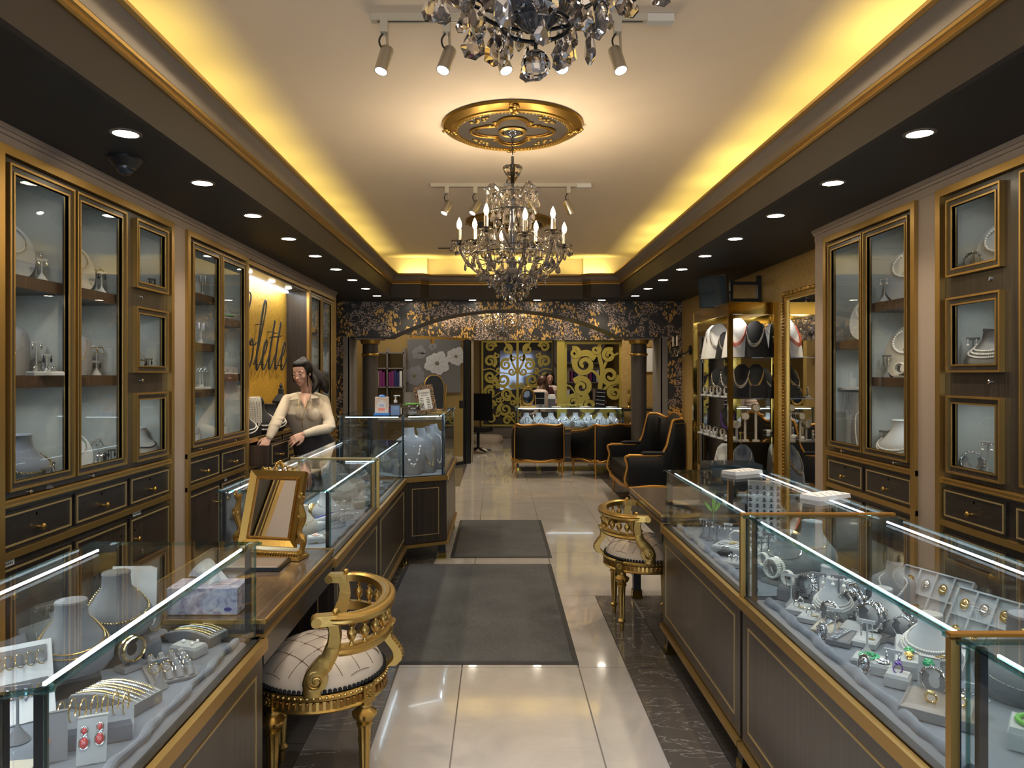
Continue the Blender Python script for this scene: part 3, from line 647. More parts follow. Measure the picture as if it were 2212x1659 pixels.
# ================================================================ glass counter showcases
ZD, ZT = .690, 1.000
LINE = {}
def inset(pts, kinds, d):
    "footprint moved inwards by d"
    n = len(pts); out = []
    for i in range(n):
        a, b, c = Vector(pts[i-1]), Vector(pts[i]), Vector(pts[(i+1) % n])
        u, w = (b-a).normalized(), (c-b).normalized(); n1, n2 = Vector((-u.y, u.x)), Vector((-w.y, w.x))
        k = n1+n2; k = k/(max(.3, k.length_squared))*2; out.append(b+k*d)
    return out
def showcase(label, pts, kinds, top=ZT, post=True, led=(), ledp=5.0, legs=(), goldcorner=(), group=None, mid=None, panels=1):
    """pts anticlockwise seen from above; kinds per edge: g glass over wood panel, b plain back, j joint (glass only, no base trim), n nothing"""
    pts = [Vector(p[:2]) for p in pts]; n = len(pts); c = sum(pts, Vector((0, 0)))/n
    t = thing('glass_showcase', label, 'showcase', (c.x, c.y, 0), world=True, group=group)
    m = MB(); m.prism([(p.x, p.y) for p in inset(pts, kinds, .012)], .135, .655); m.build('base', 'wood_v', t, smooth=False)
    m = MB(); m.prism([(p.x, p.y) for p in inset(pts, kinds, .004)], .655, .672); m.prism([(p.x, p.y) for p in inset(pts, kinds, .02)], .672, ZD-.002); m.build('deck', 'velvet', t, smooth=False)
    for i in range(n):
        k = kinds[i]; M, Ln = edgeM(pts[i], pts[(i+1) % n])
        if k in 'gb':
            m = MB(); m.box(-.004, Ln+.004, -.006, .014, .655, .692, M); m.box(0, Ln, -.006, .016, .125, .150, M); m.build('gold_trim', 'gold_satin', t, smooth=False)
            m = MB(); m.box(0.004, Ln-.004, -.03, -.008, .69, .698, M); m.build('wood_ledge', 'wood_h', t, smooth=False)
        if k == 'g':
            for q in range(panels if Ln > 1 else 1):
                a = q*Ln/panels if Ln > 1 else 0; b = (q+1)*Ln/panels if Ln > 1 else Ln
                m = MB(); m.box(a+.008, b-.008, -.012, -.001, .158, .648, M); p = m.build('front_panel', 'wood_v', t, smooth=False)
                m = MB(); mg = min(.07, (b-a)*.2); rectframe(m, a+mg, b-mg, .215, .60, .006, -.003, .002, M); m.build('gold_inlay', 'gold_line', p, smooth=False)
        if k in 'gbj':
            off = -.018
            m = MB(); m.box(.018, Ln-.018, off-.006, off, ZD+.004, top-.008, M); m.build('glass_panel', 'glass', t, smooth=False)
            m = MB(); m.box(.0, Ln, off-.0045, off+.0045, top-.008, top+.0002, M); m.build('glass_edge', 'glass_teal', t, smooth=False)
        if i in led:
            m = MB(); m.box(.06, Ln-.05, -.056, -.050, top-.018, top-.012, M); m.build('led_strip', 'led', t, smooth=False)
            ax = M @ Vector((Ln/2, -.054, top-.022)); d = M.to_3x3() @ Vector((0, -1, 0)); ang = atan2(d.y, d.x)
            L_ = bpy.data.lights.new('case_lamp', 'AREA'); L_.shape = 'RECTANGLE'; L_.size = Ln-.12; L_.size_y = .012; L_.energy = ledp*.14*Ln; L_.color = COOL; L_.spread = radians(165)
            o = bpy.data.objects.new('case_lamp', L_); COL.objects.link(o)
            zax = -(Vector((d.x, d.y, 0))*.45+Vector((0, 0, -1))).normalized(); xax = (M.to_3x3() @ Vector((1, 0, 0))).normalized(); yax = zax.cross(xax)
            o.matrix_world = Matrix(((xax.x, yax.x, zax.x, ax.x), (xax.y, yax.y, zax.y, ax.y), (xax.z, yax.z, zax.z, ax.z), (0, 0, 0, 1)))
    m = MB(); m.prism([(p.x, p.y) for p in inset(pts, kinds, .008)], top-.007, top); m.build('glass_top', 'glass', t, smooth=False)
    for p in inset(pts, kinds, .036):
        if post: MB().box(p.x-.008, p.x+.008, p.y-.008, p.y+.008, ZD, top-.008).build('corner_post', 'dark_metal', t, smooth=False)
    for p in inset(pts, kinds, .020): MB().box(p.x-.003, p.x+.003, p.y-.003, p.y+.003, ZD+.004, top-.002).build('glass_corner', 'glass_teal', t, smooth=False)
    for i in legs:
        p = inset(pts, kinds, .04)[i]
        l = MB().box(p.x-.028, p.x+.028, p.y-.028, p.y+.028, .045, .14).build('leg', 'black_paint', t, smooth=False)
        MB().fru(p.x-.036, p.x+.036, p.y-.036, p.y+.036, 0, .05, .004).build('brass_foot', 'brass', l, smooth=False)
    return t
def velvet_roll(x, y0, y1, sg):
    pass
XA, XA2, XB, XB2 = .914, 1.487, -.745, -1.290
showcase('right-hand glass showcase nearest the gold chair by the desk', [(XA, 2.73), (XA2, 2.73), (XA2, 4.02), (XA, 4.02)], 'jbgg', led=(1, 3), legs=(0, 3))
showcase('right-hand glass showcase in the middle of the row, full of pearl and diamond jewellery', [(XA, 1.47), (XA2, 1.47), (XA2, 2.72), (XA, 2.72)], 'jbjg', led=(1, 3), legs=(0,))
showcase('right-hand glass showcase at the lower right corner with a gold front post', [(XA, .25), (XA2, .25), (XA2, 1.46), (XA, 1.46)], 'bbjg', led=(1, 3), ledp=4)
showcase('left glass showcase nearest the viewer with gold chains and red drop earrings', [(XB2, .95), (-.82, 1.185), (XB, 1.213), (XB, 2.30), (XB2, 2.30)], 'gggg'+'b', led=(0, 2, 4), legs=(3,))
showcase('left glass showcase behind the gilt table mirror', [(XB2, 3.285), (XB, 3.285), (XB, 4.52), (XB2, 4.52)], 'ggjb', led=(1, 3), legs=(1,))
showcase('left glass showcase between the mirror showcase and the tall corner showcase', [(XB2, 4.53), (XB, 4.53), (XB, 5.80), (XB2, 5.80)], 'jgjb', led=(1, 3), legs=(2,))
CS = [(-1.30, 5.83), (-.76, 5.83), (-.425, 6.0), (-.425, 7.24), (-1.30, 7.24)]
showcase('tall angled corner showcase with silver necklace busts, carrying the glass bowl', CS, 'ggggb', top=1.195, led=(0, 1, 2), ledp=6, legs=(1, 2, 3))
showcase('low glass showcase beyond the arch, behind the two tub chairs', [(.26, 11.42), (2.0, 11.42), (2.0, 12.0), (.26, 12.0)], 'gggb', led=(0,), ledp=12, legs=(0, 1), panels=1)
for (x0, x1, y) in ((XA, XA2, 2.725), (XA, XA2, 1.465), (XB2, XB, 4.525)):     # gold strips that join neighbouring cases
    t = MB().box(x0-.004, x1+.004, y-.009, y+.009, ZT+.0005, ZT+.008).build('joining_strip', 'gilt_orange' if x0 > 0 else 'gold_line', None, smooth=False)
    MB().box(x0-.004 if x0 > 0 else x1-.014, x0+.014 if x0 > 0 else x1+.004, y-.009, y+.009, ZD, ZT-.004).build('upright', 'gold_satin', t, smooth=False)
    tag(t, {2.725: 'orange-gold strip joining the two farther right-hand showcases', 1.465: 'thick gold strip and post joining the two nearer right-hand showcases', 4.525: 'thin gold strip joining the two left showcases behind the mirror'}[y], 'strip')
# ---- writing desks between the showcases
def desk(x0, x1, y0, y1, front, label):
    t = thing('counter_desk', label, 'desk', ((x0+x1)/2, (y0+y1)/2, 0), world=True)
    MB().box(x0, x1, y0, y1, .715, .738).build('desk_top', 'wood_top', t, smooth=False)
    m = MB(); rectframe(m, 0, 1, 0, 1, .1, 0, 1) if False else None
    m = MB(); m.box(x0-.003, x1+.003, y0-.002, y0+.006, .732, .745); m.box(x0-.003, x1+.003, y1-.006, y1+.002, .732, .745)
    m.box(x0-.003, x0+.006, y0, y1, .732, .745); m.box(x1-.006, x1+.003, y0, y1, .732, .745)
    m.box(x0-.003, x1+.003, y0-.002, y1+.002, .690, .700); m.build('gold_edge', 'gold_satin', t, smooth=False)
    MB().box(x0+.005, x1-.005, y0+.005, y1-.005, .738, .743).build('top_veneer', 'wood_top', t, smooth=False)
    MB().box(x0+.004, x1-.004, y0, y1, .60, .715).build('apron', 'wood_h', t, smooth=False)
    b = x0+.02 if front > 0 else x1-.04
    MB().box(b, b+.02, y0, y1, .12, .60).build('back_panel', 'wood_v', t, smooth=False)
    return t
desk(XB2, XB+.001, 2.312, 3.272, 1, 'dark wood desk with gold edge carrying the gilt table mirror, by the near gold chair')
t = desk(XA-.005, XA2, 4.04, 5.02, -1, 'dark wood desk with gold edge behind the far gold chair')
l = MB().box(XA+.01, XA+.06, 4.94, 4.99, .05, .60).build('leg', 'black_paint', t, smooth=False); MB().fru(XA, XA+.07, 4.93, 5.0, 0, .055, .004).build('brass_foot', 'brass', l, smooth=False)
# ================================================================ downlights, tracks, camera
def downlight(x, y, label, group):
    t = thing('downlight', label, 'ceiling light', (x, y, ZS), group=group)
    K = Matrix.Identity(4)
    MB().lathe([(.052, 0), (.066, 0), (.066, -.004), (.052, -.006)], 24, cap=False).build('trim_ring', 'taupe_cove', t)
    MB().lathe([(0, -.0045), (.054, -.0045), (.054, -.001), (0, -.001)], 24).build('lamp_face', 'down_disc', t)
ords = ['nearest', 'second', 'third', 'fourth', 'fifth', 'sixth', 'seventh', 'eighth', 'farthest']
for i in range(9):
    y = 3.86*.8135+i*.8135
    downlight(-1.614, y, 'round recessed ceiling light over the sign-side cabinets, %s from the viewer' % ords[i], 'recessed lights in the dark soffits')
    downlight(1.827, y, 'round recessed ceiling light over the mirror-side cabinets, %s from the viewer' % ords[i], 'recessed lights in the dark soffits')
for x, w in ((-1.26, 'first from the sign side'), (-.36, 'second from the sign side'), (.55, 'third from the sign side'), (1.46, 'last, near the television')):
    downlight(x, 10.2, 'round recessed ceiling light above the wallpapered arch, %s' % w, 'recessed lights in the dark soffits')
t = thing('security_camera', 'black dome security camera on the dark soffit above the glass cabinets', 'camera', (-1.80, 3.50, ZS))
MB().lathe([(.078, 0), (.078, -.012), (.06, -.035), (.045, -.05)], 24).build('housing', 'black_paint', t)
MB().sph((.0, 0, -.045), .042, 20, 12).build('dome', 'dark_glass', t); MB().lathe([(.043, -.047), (.047, -.047), (.047, -.052), (.043, -.052)], 20, cap=False).build('ring', 'chrome', t)
def track(y, heads, label, wh):
    t = thing('light_track', label, 'track light', (.11, y, ZC), world=True)
    m = MB(); m.box(-.58, .80, y-.018, y+.018, ZC-.030, ZC); m.build('rail', 'beige_plastic', t, smooth=False)
    MB().box(.68, .80, y-.022, y+.022, ZC-.036, ZC-.002).build('end_cap', 'white', t, smooth=False)
    MB().box(-.55, .66, y-.004, y+.004, ZC-.0315, ZC-.0295).build('slot', 'black_paint', t, smooth=False)
    for i, (x, tx, ty, on) in enumerate(heads):
        h = thing('spotlight', 'brushed metal spotlight on the %s ceiling track, %s' % (wh, ['leftmost', 'second from the left', 'third from the left', 'fourth from the left', 'rightmost'][i] if len(heads) == 5 else 'brushed metal'), 'spotlight', (x, y, ZC-.03), group='track spotlights')
        if len(heads) != 5: h['label'] = 'brushed metal spotlight on the farther ceiling track, %s' % ['first from the left', 'second from the left', 'half behind the chandelier', 'rightmost'][i]
        MB().box(-.017, .017, -.022, .022, -.055, 0).build('adapter', 'beige_plastic', h, smooth=False)
        MB().cyl((.012, 0, -.05), (.016, 0, -.155), .006).build('arm', 'nickel', h)
        MB().tube(cr_spline([(-.004, 0, -.05), (-.022, 0, -.08), (-.018, 0, -.11), (.004, 0, -.135)], 5), .0045, 6).build('cable', 'black_paint', h)
        d = Vector((tx, ty, -1)).normalized(); c = Vector((.0, 0, -.175)); q = d.to_track_quat('Z', 'Y').to_matrix().to_4x4(); K = Matrix.Translation(c) @ q
        MB().lathe([(.0, -.06), (.029, -.06), (.031, -.055), (.031, .062), (.027, .062), (.027, .052)], 24, K, cap=False).build('can', 'nickel', h)
        MB().lathe([(0, .053), (.027, .053), (.027, .05), (0, .05)], 20, K).build('lamp_face', 'spot_face' if on else 'dark_glass', h)
        if on:
            L_ = spot('spot_lamp', (x, y, ZC-.03), (0, 0, 0), 26, (.92, .95, 1), 55, .5, .03); L_.location = Vector((x, y, ZC-.03))+c+d*.08; L_.rotation_euler = (-d).to_track_quat('Z', 'Y').to_euler()
track(3.31, [(-.52, -.22, -.25, 1), (-.235, -.28, -.35, 1), (.02, .30, -.3, 1), (.285, .1, -.55, 1), (.545, .22, -.35, 1)], 'beige ceiling light track with five metal spotlights behind the nearest chandelier', 'nearer')
track(6.24, [(-.44, -.45, -.3, 1), (-.195, -.5, -.3, 1), (.30, .5, .1, 0), (.605, .45, .15, 0)], 'farther beige ceiling light track crossing behind the central chandelier', 'farther')
# ================================================================ ceiling medallions and chandeliers
def medallion(x, y, label):
    t = thing('ceiling_medallion', label, 'medallion', (x, y, ZC))
    MB().lathe([(.455, 0), (.465, -.006), (.455, -.02), (.43, -.032), (.405, -.04), (.40, -.048), (.385, -.052), (.375, -.045), (.36, -.04), (.36, -.006), (0, -.006)][::1], 64, cap=False).build('rim', 'medallion_gold', t, ang=20)
    MB().lathe([(.362, -.030), (.36, -.036), (0, -.036)], 48).build('field', 'fascia_paint', t)
    for q in range(12):            # beading in twelve arcs
        m = MB()
        for k in range(8):
            a = 2*pi*(q*8+k)/96; m.sph((.368*cos(a), .368*sin(a), -.046), (.009, .009, .007), 6, 4)
        m.build('bead_row', 'gold', t, kind='stuff')
    def lobed(r0, amp, n, z, rad, name, mat):
        P = [((r0+amp*abs(cos(n*a/2))**1.5*(1 if int(2*a/pi+.5) % 2 else 1))*cos(a), (r0+amp*abs(cos(n*a/2))**1.5)*sin(a), z) for a in [2*pi*i/120 for i in range(120)]]
        MB().tube(P, rad, 6, True).build(name, mat, t)
    lobed(.155, .12, 4, -.042, .010, 'star_moulding', 'medallion_gold'); lobed(.135, .105, 4, -.040, .005, 'inner_moulding', 'antique_gold_dark')
    for q in range(4):
        a = pi/4+q*pi/2; c = Vector((.185*cos(a), .185*sin(a), -.042))
        for sg in (-1, 1):
            P = [c+Vector((cos(a+sg*pi/2), sin(a+sg*pi/2), 0))*.028+Vector((cos(a+sg*th_), sin(a+sg*th_), 0))*(.026-.0018*th_*1.6) for th_ in [k*.5 for k in range(16)]]
            MB().tube(P, .007, 6).build('scroll', 'medallion_gold', t)
        m = MB()
        for k in range(7): th_ = a+(k-3)*.07; r = .30+.018*cos(k*2.3); m.sph((r*cos(th_), r*sin(th_), -.04), (.016, .010, .010), 6, 5, None)
        m.build('leaf_ornament', 'antique_gold', t)
        b = q*pi/2-pi/2; m = MB()
        for k in range(9):
            rr = .375+.010*k; off = .022*sin(k*1.3); m.sph(((rr)*cos(b)-off*sin(b), rr*sin(b)+off*cos(b), -.055+.003*k), (.014, .014, .010), 6, 5)
        m.build('palmette', 'antique_gold', t)
    MB().lathe([(.085, -.036), (.095, -.046), (.08, -.055), (.07, -.05)], 40, cap=False).build('centre_ring', 'gold_satin', t)
    return t
medallion(.095, 4.78, 'round brown and gold ceiling medallion holding the central chandelier')
medallion(.115, 7.75, 'farther round gold ceiling medallion mostly hidden behind the central chandelier')
# shared crystal meshes
def pendeloque(h, w, th):            # pear drop with a scalloped edge and facets
    m = MB(); N = 14; ring = []
    for i in range(N):
        a = 2*pi*i/N; r = .5*w*(1+.07*cos(a*7)); x = r*cos(a); z = -h*.60+r*sin(a)*.95
        if sin(a) > 0: x *= (1-.55*sin(a)**1.3); z = -h*.60+h*.60*sin(a)
        ring.append((x, z))
    vs = [(x, -th*.25, z) for x, z in ring]+[(x, th*.25, z) for x, z in ring]+[(x*.5, -th, -h*.6+(z+h*.6)*.5) for x, z in ring]+[(x*.5, th, -h*.6+(z+h*.6)*.5) for x, z in ring]
    fs = [(i, (i+1) % N, N+(i+1) % N, N+i) for i in range(N)]+[(2*N+i, 2*N+(i+1) % N, (i+1) % N, i) for i in range(N)]+[(N+i, N+(i+1) % N, 3*N+(i+1) % N, 3*N+i) for i in range(N)]
    fs += [tuple(2*N+i for i in range(N-1, -1, -1)), tuple(3*N+i for i in range(N))]
    m.add(vs, fs); m.add([(0, 0, .012)]+[(.0045*cos(k*pi/3), .0045*sin(k*pi/3), .004) for k in range(6)]+[(0, 0, -.004)], [(0, 1+k, 1+(k+1) % 6) for k in range(6)]+[(7, 1+(k+1) % 6, 1+k) for k in range(6)])
    me = m.mesh('pendant', False); me.materials.append(MATS['crystal']); return me
PEN = [pendeloque(.062, .040, .008), pendeloque(.045, .028, .007), pendeloque(.075, .022, .008)]
PENS = [p.copy() for p in PEN]
for p in PENS: p.materials[0] = MATS['crystal_smoke']
_rc = random.Random(3)
def pend(par, p, k=0, rz=None, smoke=None):
    me = (PENS if (smoke if smoke is not None else _rc.random() < .65) else PEN)[k]
    o = link('crystal_pendant', me, par, M=Matrix.Translation(p) @ Matrix.Rotation(rz if rz is not None else _rc.random()*6.28, 4, 'Z') @ Matrix.Rotation(_rc.uniform(-.12, .12), 4, 'Y'))
    return o
def beads(m, P, r, step):
    P = [Vector(p) for p in P]; acc = 0; m.sph(P[0], r, 6, 4)
    for a, b in zip(P, P[1:]):
        L_ = (b-a).length; d = step-acc
        while d < L_: m.sph(a+(b-a)*(d/L_), r, 6, 4); d += step
        acc = (acc+L_) % step
def catenary(a, b, sag, n=10):
    a, b = Vector(a), Vector(b); return [a+(b-a)*(i/n)+Vector((0, 0, -sag*4*(i/n)*(1-i/n))) for i in range(n+1)]
def chandelier(x, y, zb, label, lamp=16, top=True, full=True):
    """zb: height of the lowest drop.  Local z = 0 there."""
    t = thing('crystal_chandelier', label, 'chandelier', (x, y, zb))
    H = ZC-zb; R = .355; zr = .40     # arm radius, height of the drip pans
    if top:
        MB().lathe([(.0, H-.065), (.02, H-.075), (.055, H-.055), (.072, H-.02), (.074, H-.006), (0, H-.006)], 24).build('canopy', 'crystal_dark', t)
        m = MB()
        for k in range(7): z = H-.075-k*.018; m.torus((0, 0, 0), .009, .0028, Matrix.Translation((0, 0, z)) @ Matrix.Rotation(pi/2, 4, 'X' if k % 2 else 'Y'), 10, 5)
        m.build('chain', 'dark_metal', t)
    fl = lambda a, r, z: .06*cos(8*a)
    m = MB(); m.lathe([(.012, .10), (.014, .20), (.03, .24), (.018, .30), (.014, .42), (.032, .47), (.02, .52), (.014, .62), (.03, .67), (.014, .72), (.010, .80), (.010, min(.98, H-.12))], 16).build('stem', 'crystal_dark', t)
    MB().lathe([(.012, .80), (.022, .82), (.045, .86), (.062, .90), (.060, .915), (.02, .92)], 24, None, fl).build('top_cup', 'crystal', t)
    MB().lathe([(.006, .08), (.02, .085), (.045, .11), (.062, .15), (.066, .20), (.05, .235), (.02, .25)], 32, None, fl).build('lower_bowl', 'crystal_dark', t)
    MB().sph((0, 0, .28), (.03, .03, .035), 12, 8).build('glass_ball', 'crystal_smoke', t)
    # upper short arms with drops
    for k in range(6):
        a = 2*pi*k/6+.3; u = Vector((cos(a), sin(a), 0))
        P = cr_spline([u*.02+Vector((0, 0, .72)), u*.06+Vector((0, 0, .70)), u*.10+Vector((0, 0, .755)), u*.14+Vector((0, 0, .785)), u*.175+Vector((0, 0, .755))], 5)
        o = MB().tube(P, .011, 6).build('upper_arm', 'crystal_smoke', t)
        MB().lathe([(.004, -.012), (.022, -.006), (.024, 0)], 10, Matrix.Translation(P[-1])).build('rosette', 'crystal_dark', o)
        pend(t, P[-1]+Vector((0, 0, -.045)), 0); pend(t, P[-5]+Vector((0, 0, -.06)), 1); pend(t, P[8]+Vector((0, 0, -.05)), 2)
        m = MB(); beads(m, catenary(P[-1], u*.10+Vector((0, 0, .60)), .02), .0045, .011); beads(m, [P[-1], P[-1]+Vector((0, 0, -.04))], .0045, .011)
        a2 = a+pi/3; beads(m, catenary(P[-1], Vector((cos(a2)*.175, sin(a2)*.175, .755)), .035), .005, .012); m.build('bead_chain', 'crystal', t, kind='stuff')
    # lyre-shaped cage around the stem
    for k in range(6):
        a = 2*pi*k/6; u = Vector((cos(a), sin(a), 0))
        P = cr_spline([u*.02+Vector((0, 0, .66)), u*.07+Vector((0, 0, .63)), u*.115+Vector((0, 0, .55)), u*.105+Vector((0, 0, .46)), u*.05+Vector((0, 0, .40)), u*.02+Vector((0, 0, .38))], 5)
        MB().tube(P, .010, 6).build('cage_arm', 'crystal_smoke', t)
        pend(t, u*.12+Vector((0, 0, .53)), 1); pend(t, u*.085+Vector((0, 0, .63)), 1)
    # eight lower arms with candles
    nA = 8
    for k in range(nA):
        a = 2*pi*k/nA+.2; u = Vector((cos(a), sin(a), 0)); hi = .05*(k % 2); zz = zr+hi; Rk = R-.05*(k % 2)
        P = cr_spline([u*.035+Vector((0, 0, .21)), u*.09+Vector((0, 0, .16)), u*(Rk*.5)+Vector((0, 0, .175)), u*(Rk*.85)+Vector((0, 0, .27)), u*Rk+Vector((0, 0, zz-.03))], 6)
        arm = MB().tube(P, [.014-.004*i/len(P) for i in range(len(P))], 8).build('arm', 'crystal_smoke', t)
        K = Matrix.Translation(u*Rk+Vector((0, 0, zz)))
        MB().lathe([(.008, -.035), (.012, -.02), (.03, -.012), (.052, .004), (.054, .008), (.012, .0)], 20, K, lambda a_, r, z: .08*cos(10*a_) if r > .04 else 0).build('drip_pan', 'crystal', t)
        cn = MB().lathe([(.0135, 0), (.0135, .085), (.010, .088)], 12, K).build('candle', 'nickel', t)
        MB().lathe([(.006, .086), (.014, .100), (.0165, .115), (.013, .135), (.006, .152), (.001, .162)], 14, K).build('bulb', 'flame', cn)
        if lamp: point('candle_lamp', Vector((x, y, zb))+u*Rk+Vector((0, 0, zz+.185)), lamp/nA, WARM, .014)
        for q in range(5 if full else 3):
            b = a+2*pi*q/5; p = u*Rk+Vector((.05*cos(b), .05*sin(b), zz-.002)); pend(t, p+Vector((0, 0, -.018-.012*(q % 2))), [1, 0, 2][q % 3])
        m = MB(); nx = 2*pi*(k+1)/nA+.2; h2 = .05*((k+1) % 2); R2 = R-.05*((k+1) % 2)
        beads(m, catenary(u*Rk+Vector((0, 0, zz-.01)), Vector((cos(nx)*R2, sin(nx)*R2, zr+h2-.01)), .09), .0055, .0125)
        beads(m, catenary(u*Rk+Vector((0, 0, zz-.01)), u*.1+Vector((0, 0, .56)), .08), .005, .012); m.build('bead_chain', 'crystal', t, kind='stuff')
        for f_ in (.35, .62, .82):
            j = int(f_*(len(P)-1)); pend(t, P[j]+Vector((0, 0, -.016)), [1, 2, 0][int(f_*10) % 3])
        mid = (a+nx)/2; pend(t, Vector((cos(mid)*.30, sin(mid)*.30, zr-.085)), 0)
    # lowest tiers of drops
    for rr, z, n, kk in ((.14, .60, 14, 1), (.19, .36, 16, 0), (.27, .31, 20, 0), (.10, .72, 8, 1), (.225, .235, 18, 0), (.16, .17, 14, 1), (.10, .115, 10, 0), (.055, .075, 6, 1)):
        m = MB(); m.torus((0, 0, z+.016), rr, .0035, None, 36, 5); m.build('tier_ring', 'dark_metal', t)
        for i in range(n): a = 2*pi*i/n+z*9; pend(t, (rr*cos(a), rr*sin(a), z-(.012 if i % 2 else 0)), kk)
        m = MB()
        for i in range(6): a = i*pi/3; beads(m, catenary((rr*cos(a), rr*sin(a), z+.016), (rr*.55*cos(a), rr*.55*sin(a), z+.06), .01, 5), .0045, .011)
        m.build('bead_chain', 'crystal', t, kind='stuff')
    MB().sph((0, 0, .028), .024, 10, 7).build('bottom_ball', 'crystal', t, smooth=False); MB().cyl((0, 0, .05), (0, 0, .09), .003).build('hook', 'dark_metal', t)
    return t
chandelier(.095, 4.78, 1.985, 'large crystal chandelier with lit candle bulbs hanging from the gold medallion', 25)
chandelier(.060, 1.157, 1.995, 'nearest crystal chandelier, only its lower drops showing at the top edge', 18, top=False)
chandelier(.075, 12.0, 2.06, 'distant crystal chandelier with small lit candles under the arch', 16, full=False)
# ================================================================ gilded round chairs at the desks
def gilt_chair(label, loc, rz):
    t = thing('gilded_armchair', label, 'chair', loc, rz, 'gilded chairs at the desks')
    R = .243
    MB().lathe([(R-.03, .355), (R, .355), (R+.006, .362), (R, .370), (R-.004, .395), (R+.004, .402), (R+.006, .412), (R, .42), (R-.03, .42)], 64, cap=False).build('seat_rail', 'antique_gold', t, ang=25)
    m = MB()
    for k in range(72): a = 2*pi*k/72; m.sph((cos(a)*(R+.005), sin(a)*(R+.005), .413), .0062, 6, 4)
    m.build('beading', 'antique_gold', t, kind='stuff')
    m = MB()
    for k in range(64):
        a = 2*pi*k/64; T = Matrix.Rotation(a, 4, 'Z') @ Matrix.Translation((R-.002, 0, .372)); m.prism([(-.004, -.007), (.006, -.007), (.006, .007), (-.004, .007)], 0, .020, T); m.sph((.002, 0, .020), (.005, .007, .005), 6, 4, T)
    m.build('arcading', 'antique_gold_dark', t, kind='stuff')
    m = MB()
    for k in range(84): a = 2*pi*k/84; m.sph((cos(a)*(R-.006), sin(a)*(R-.006), .430), .0078, 7, 5)
    m.build('nail_heads', 'black_velvet', t, kind='stuff')
    def hz(x, y):
        r = min(1, hypot(x, y)/(R-.008)); d = .072
        u, w = (x+y)/d/1.414, (x-y)/d/1.414
        return .424+.112*max(0, 1-r**2.6)**.62+.007*(abs(sin(pi*u))*abs(sin(pi*w)))**.5*(1-r*r)
    N, A = 26, 60; grid = MB(); vs = [(0, 0, hz(0, 0))]; fs = []
    for i in range(1, N+1):
        for j in range(A): r = (R-.008)*(1-(1-i/N)**1.25); a = 2*pi*j/A; vs.append((r*cos(a), r*sin(a), hz(r*cos(a), r*sin(a))))
    for j in range(A): fs.append((0, 1+j, 1+(j+1) % A))
    for i in range(N-1):
        for j in range(A): k = (j+1) % A; a, b = 1+i*A, 1+(i+1)*A; fs.append((a+j, b+j, b+k, a+k))
    fs.append(tuple(1+(N-1)*A+j for j in range(A-1, -1, -1)))
    cu = MB().add(vs, fs).build('cushion', 'cream_satin', t, ang=80)
    tl = MB(); bt = MB(); d = .072
    for q in range(-3, 4):
        for fam in (0, 1):
            P = []
            for k in range(-30, 31):
                w = k*.0085; u = q*d; x, y = ((u+w)/1.414, (u-w)/1.414) if fam else ((w+u)/1.414, (w-u)/1.414)
                if hypot(x, y) < R-.022: P.append((x, y, hz(x, y)+.0016))
            if len(P) > 2: tl.tube(P, .0013, 4)
    for i in range(-3, 4):
        for j in range(-3, 4):
            u, w = i*d, j*d; x, y = (u+w)/1.414, (u-w)/1.414
            if hypot(x, y) < R-.03: bt.sph((x, y, hz(x, y)+.001), (.0055, .0055, .003), 7, 4)
    tl.build('tufting_seam', 'tuft_line', cu, kind='stuff'); bt.build('tuft_button', 'tuft_line', cu, kind='stuff')
    flu = lambda a, r, z: -.10*abs(sin(5*a)) if .05 < z < .27 else (.0)
    for k in range(4):
        a = radians(48+90*k); K = Matrix.Translation((cos(a)*(R-.018), sin(a)*(R-.018), 0)) @ Matrix.Rotation(a, 4, 'Z')
        f2 = lambda a_, r, z: (-.13*abs(sin(5*a_)) if z < .275 and z > .07 else (.12*abs(cos(5*a_)) if .285 < z < .325 else 0))
        prof = [(.010, 0), (.013, .02), (.0145, .045), (.022, .052), (.024, .060), (.017, .068), (.015, .072), (.0165, .10), (.021, .20), (.0235, .262), (.029, .270), (.029, .277), (.021, .282), (.030, .292), (.040, .305), (.041, .315), (.028, .327), (.024, .333), (.027, .340), (.024, .356)]
        lg = MB().lathe(prof, 40, K, f2).build('leg', 'antique_gold', t)
        b = MB().box(-.026, .026, -.028, .028, .352, .420, K).build('corner_block', 'antique_gold', lg, smooth=False)
        m = MB()
        for q in range(8): c = 2*pi*q/8; m.sph((.027, .013*cos(c), .386+.013*sin(c)), (.005, .008, .0045), 6, 4, K @ Matrix.Translation((.027, 0, .386)) @ Matrix.Rotation(c, 4, 'X') @ Matrix.Translation((-.027, 0, -.386)) if False else K)
        m.sph((.028, 0, .386), .006, 8, 5, K); m.build('rosette', 'antique_gold', lg, kind='stuff')
    a0, a1 = -1.75, 1.75
    def arc(rx, ry, cx_, z, n=40, e0=a0, e1=a1): return [(cx_+rx*cos(e0+(e1-e0)*i/n), ry*sin(e0+(e1-e0)*i/n), z) for i in range(n+1)]
    def railsweep(path, prof, name, mat='antique_gold', par=t):
        P = [Vector(p) for p in path]; rings = []
        for i, p in enumerate(P):
            tg = (P[min(i+1, len(P)-1)]-P[max(i-1, 0)]).normalized(); nn = Vector((tg.y, -tg.x, 0)).normalized()
            rings.append([p+nn*a+Vector((0, 0, b)) for a, b in prof])
        return MB().loft(rings).build(name, mat, par, ang=30)
    top = [(-.024, -.014), (.020, -.016), (.026, -.010), (.023, -.002), (.027, .006), (.020, .012), (.008, .014), (.004, .018), (-.010, .018), (-.018, .012), (-.024, .012)]
    rp = arc(.160, .262, .092, .690); rl = railsweep(rp, top, 'top_rail')
    m = MB()
    for i in range(90): q = 40*i/90; j = int(q); f = q-j; p = Vector(rp[j]).lerp(Vector(rp[j+1]), f); m.sph((p.x, p.y, .7075), .0035, 5, 4)
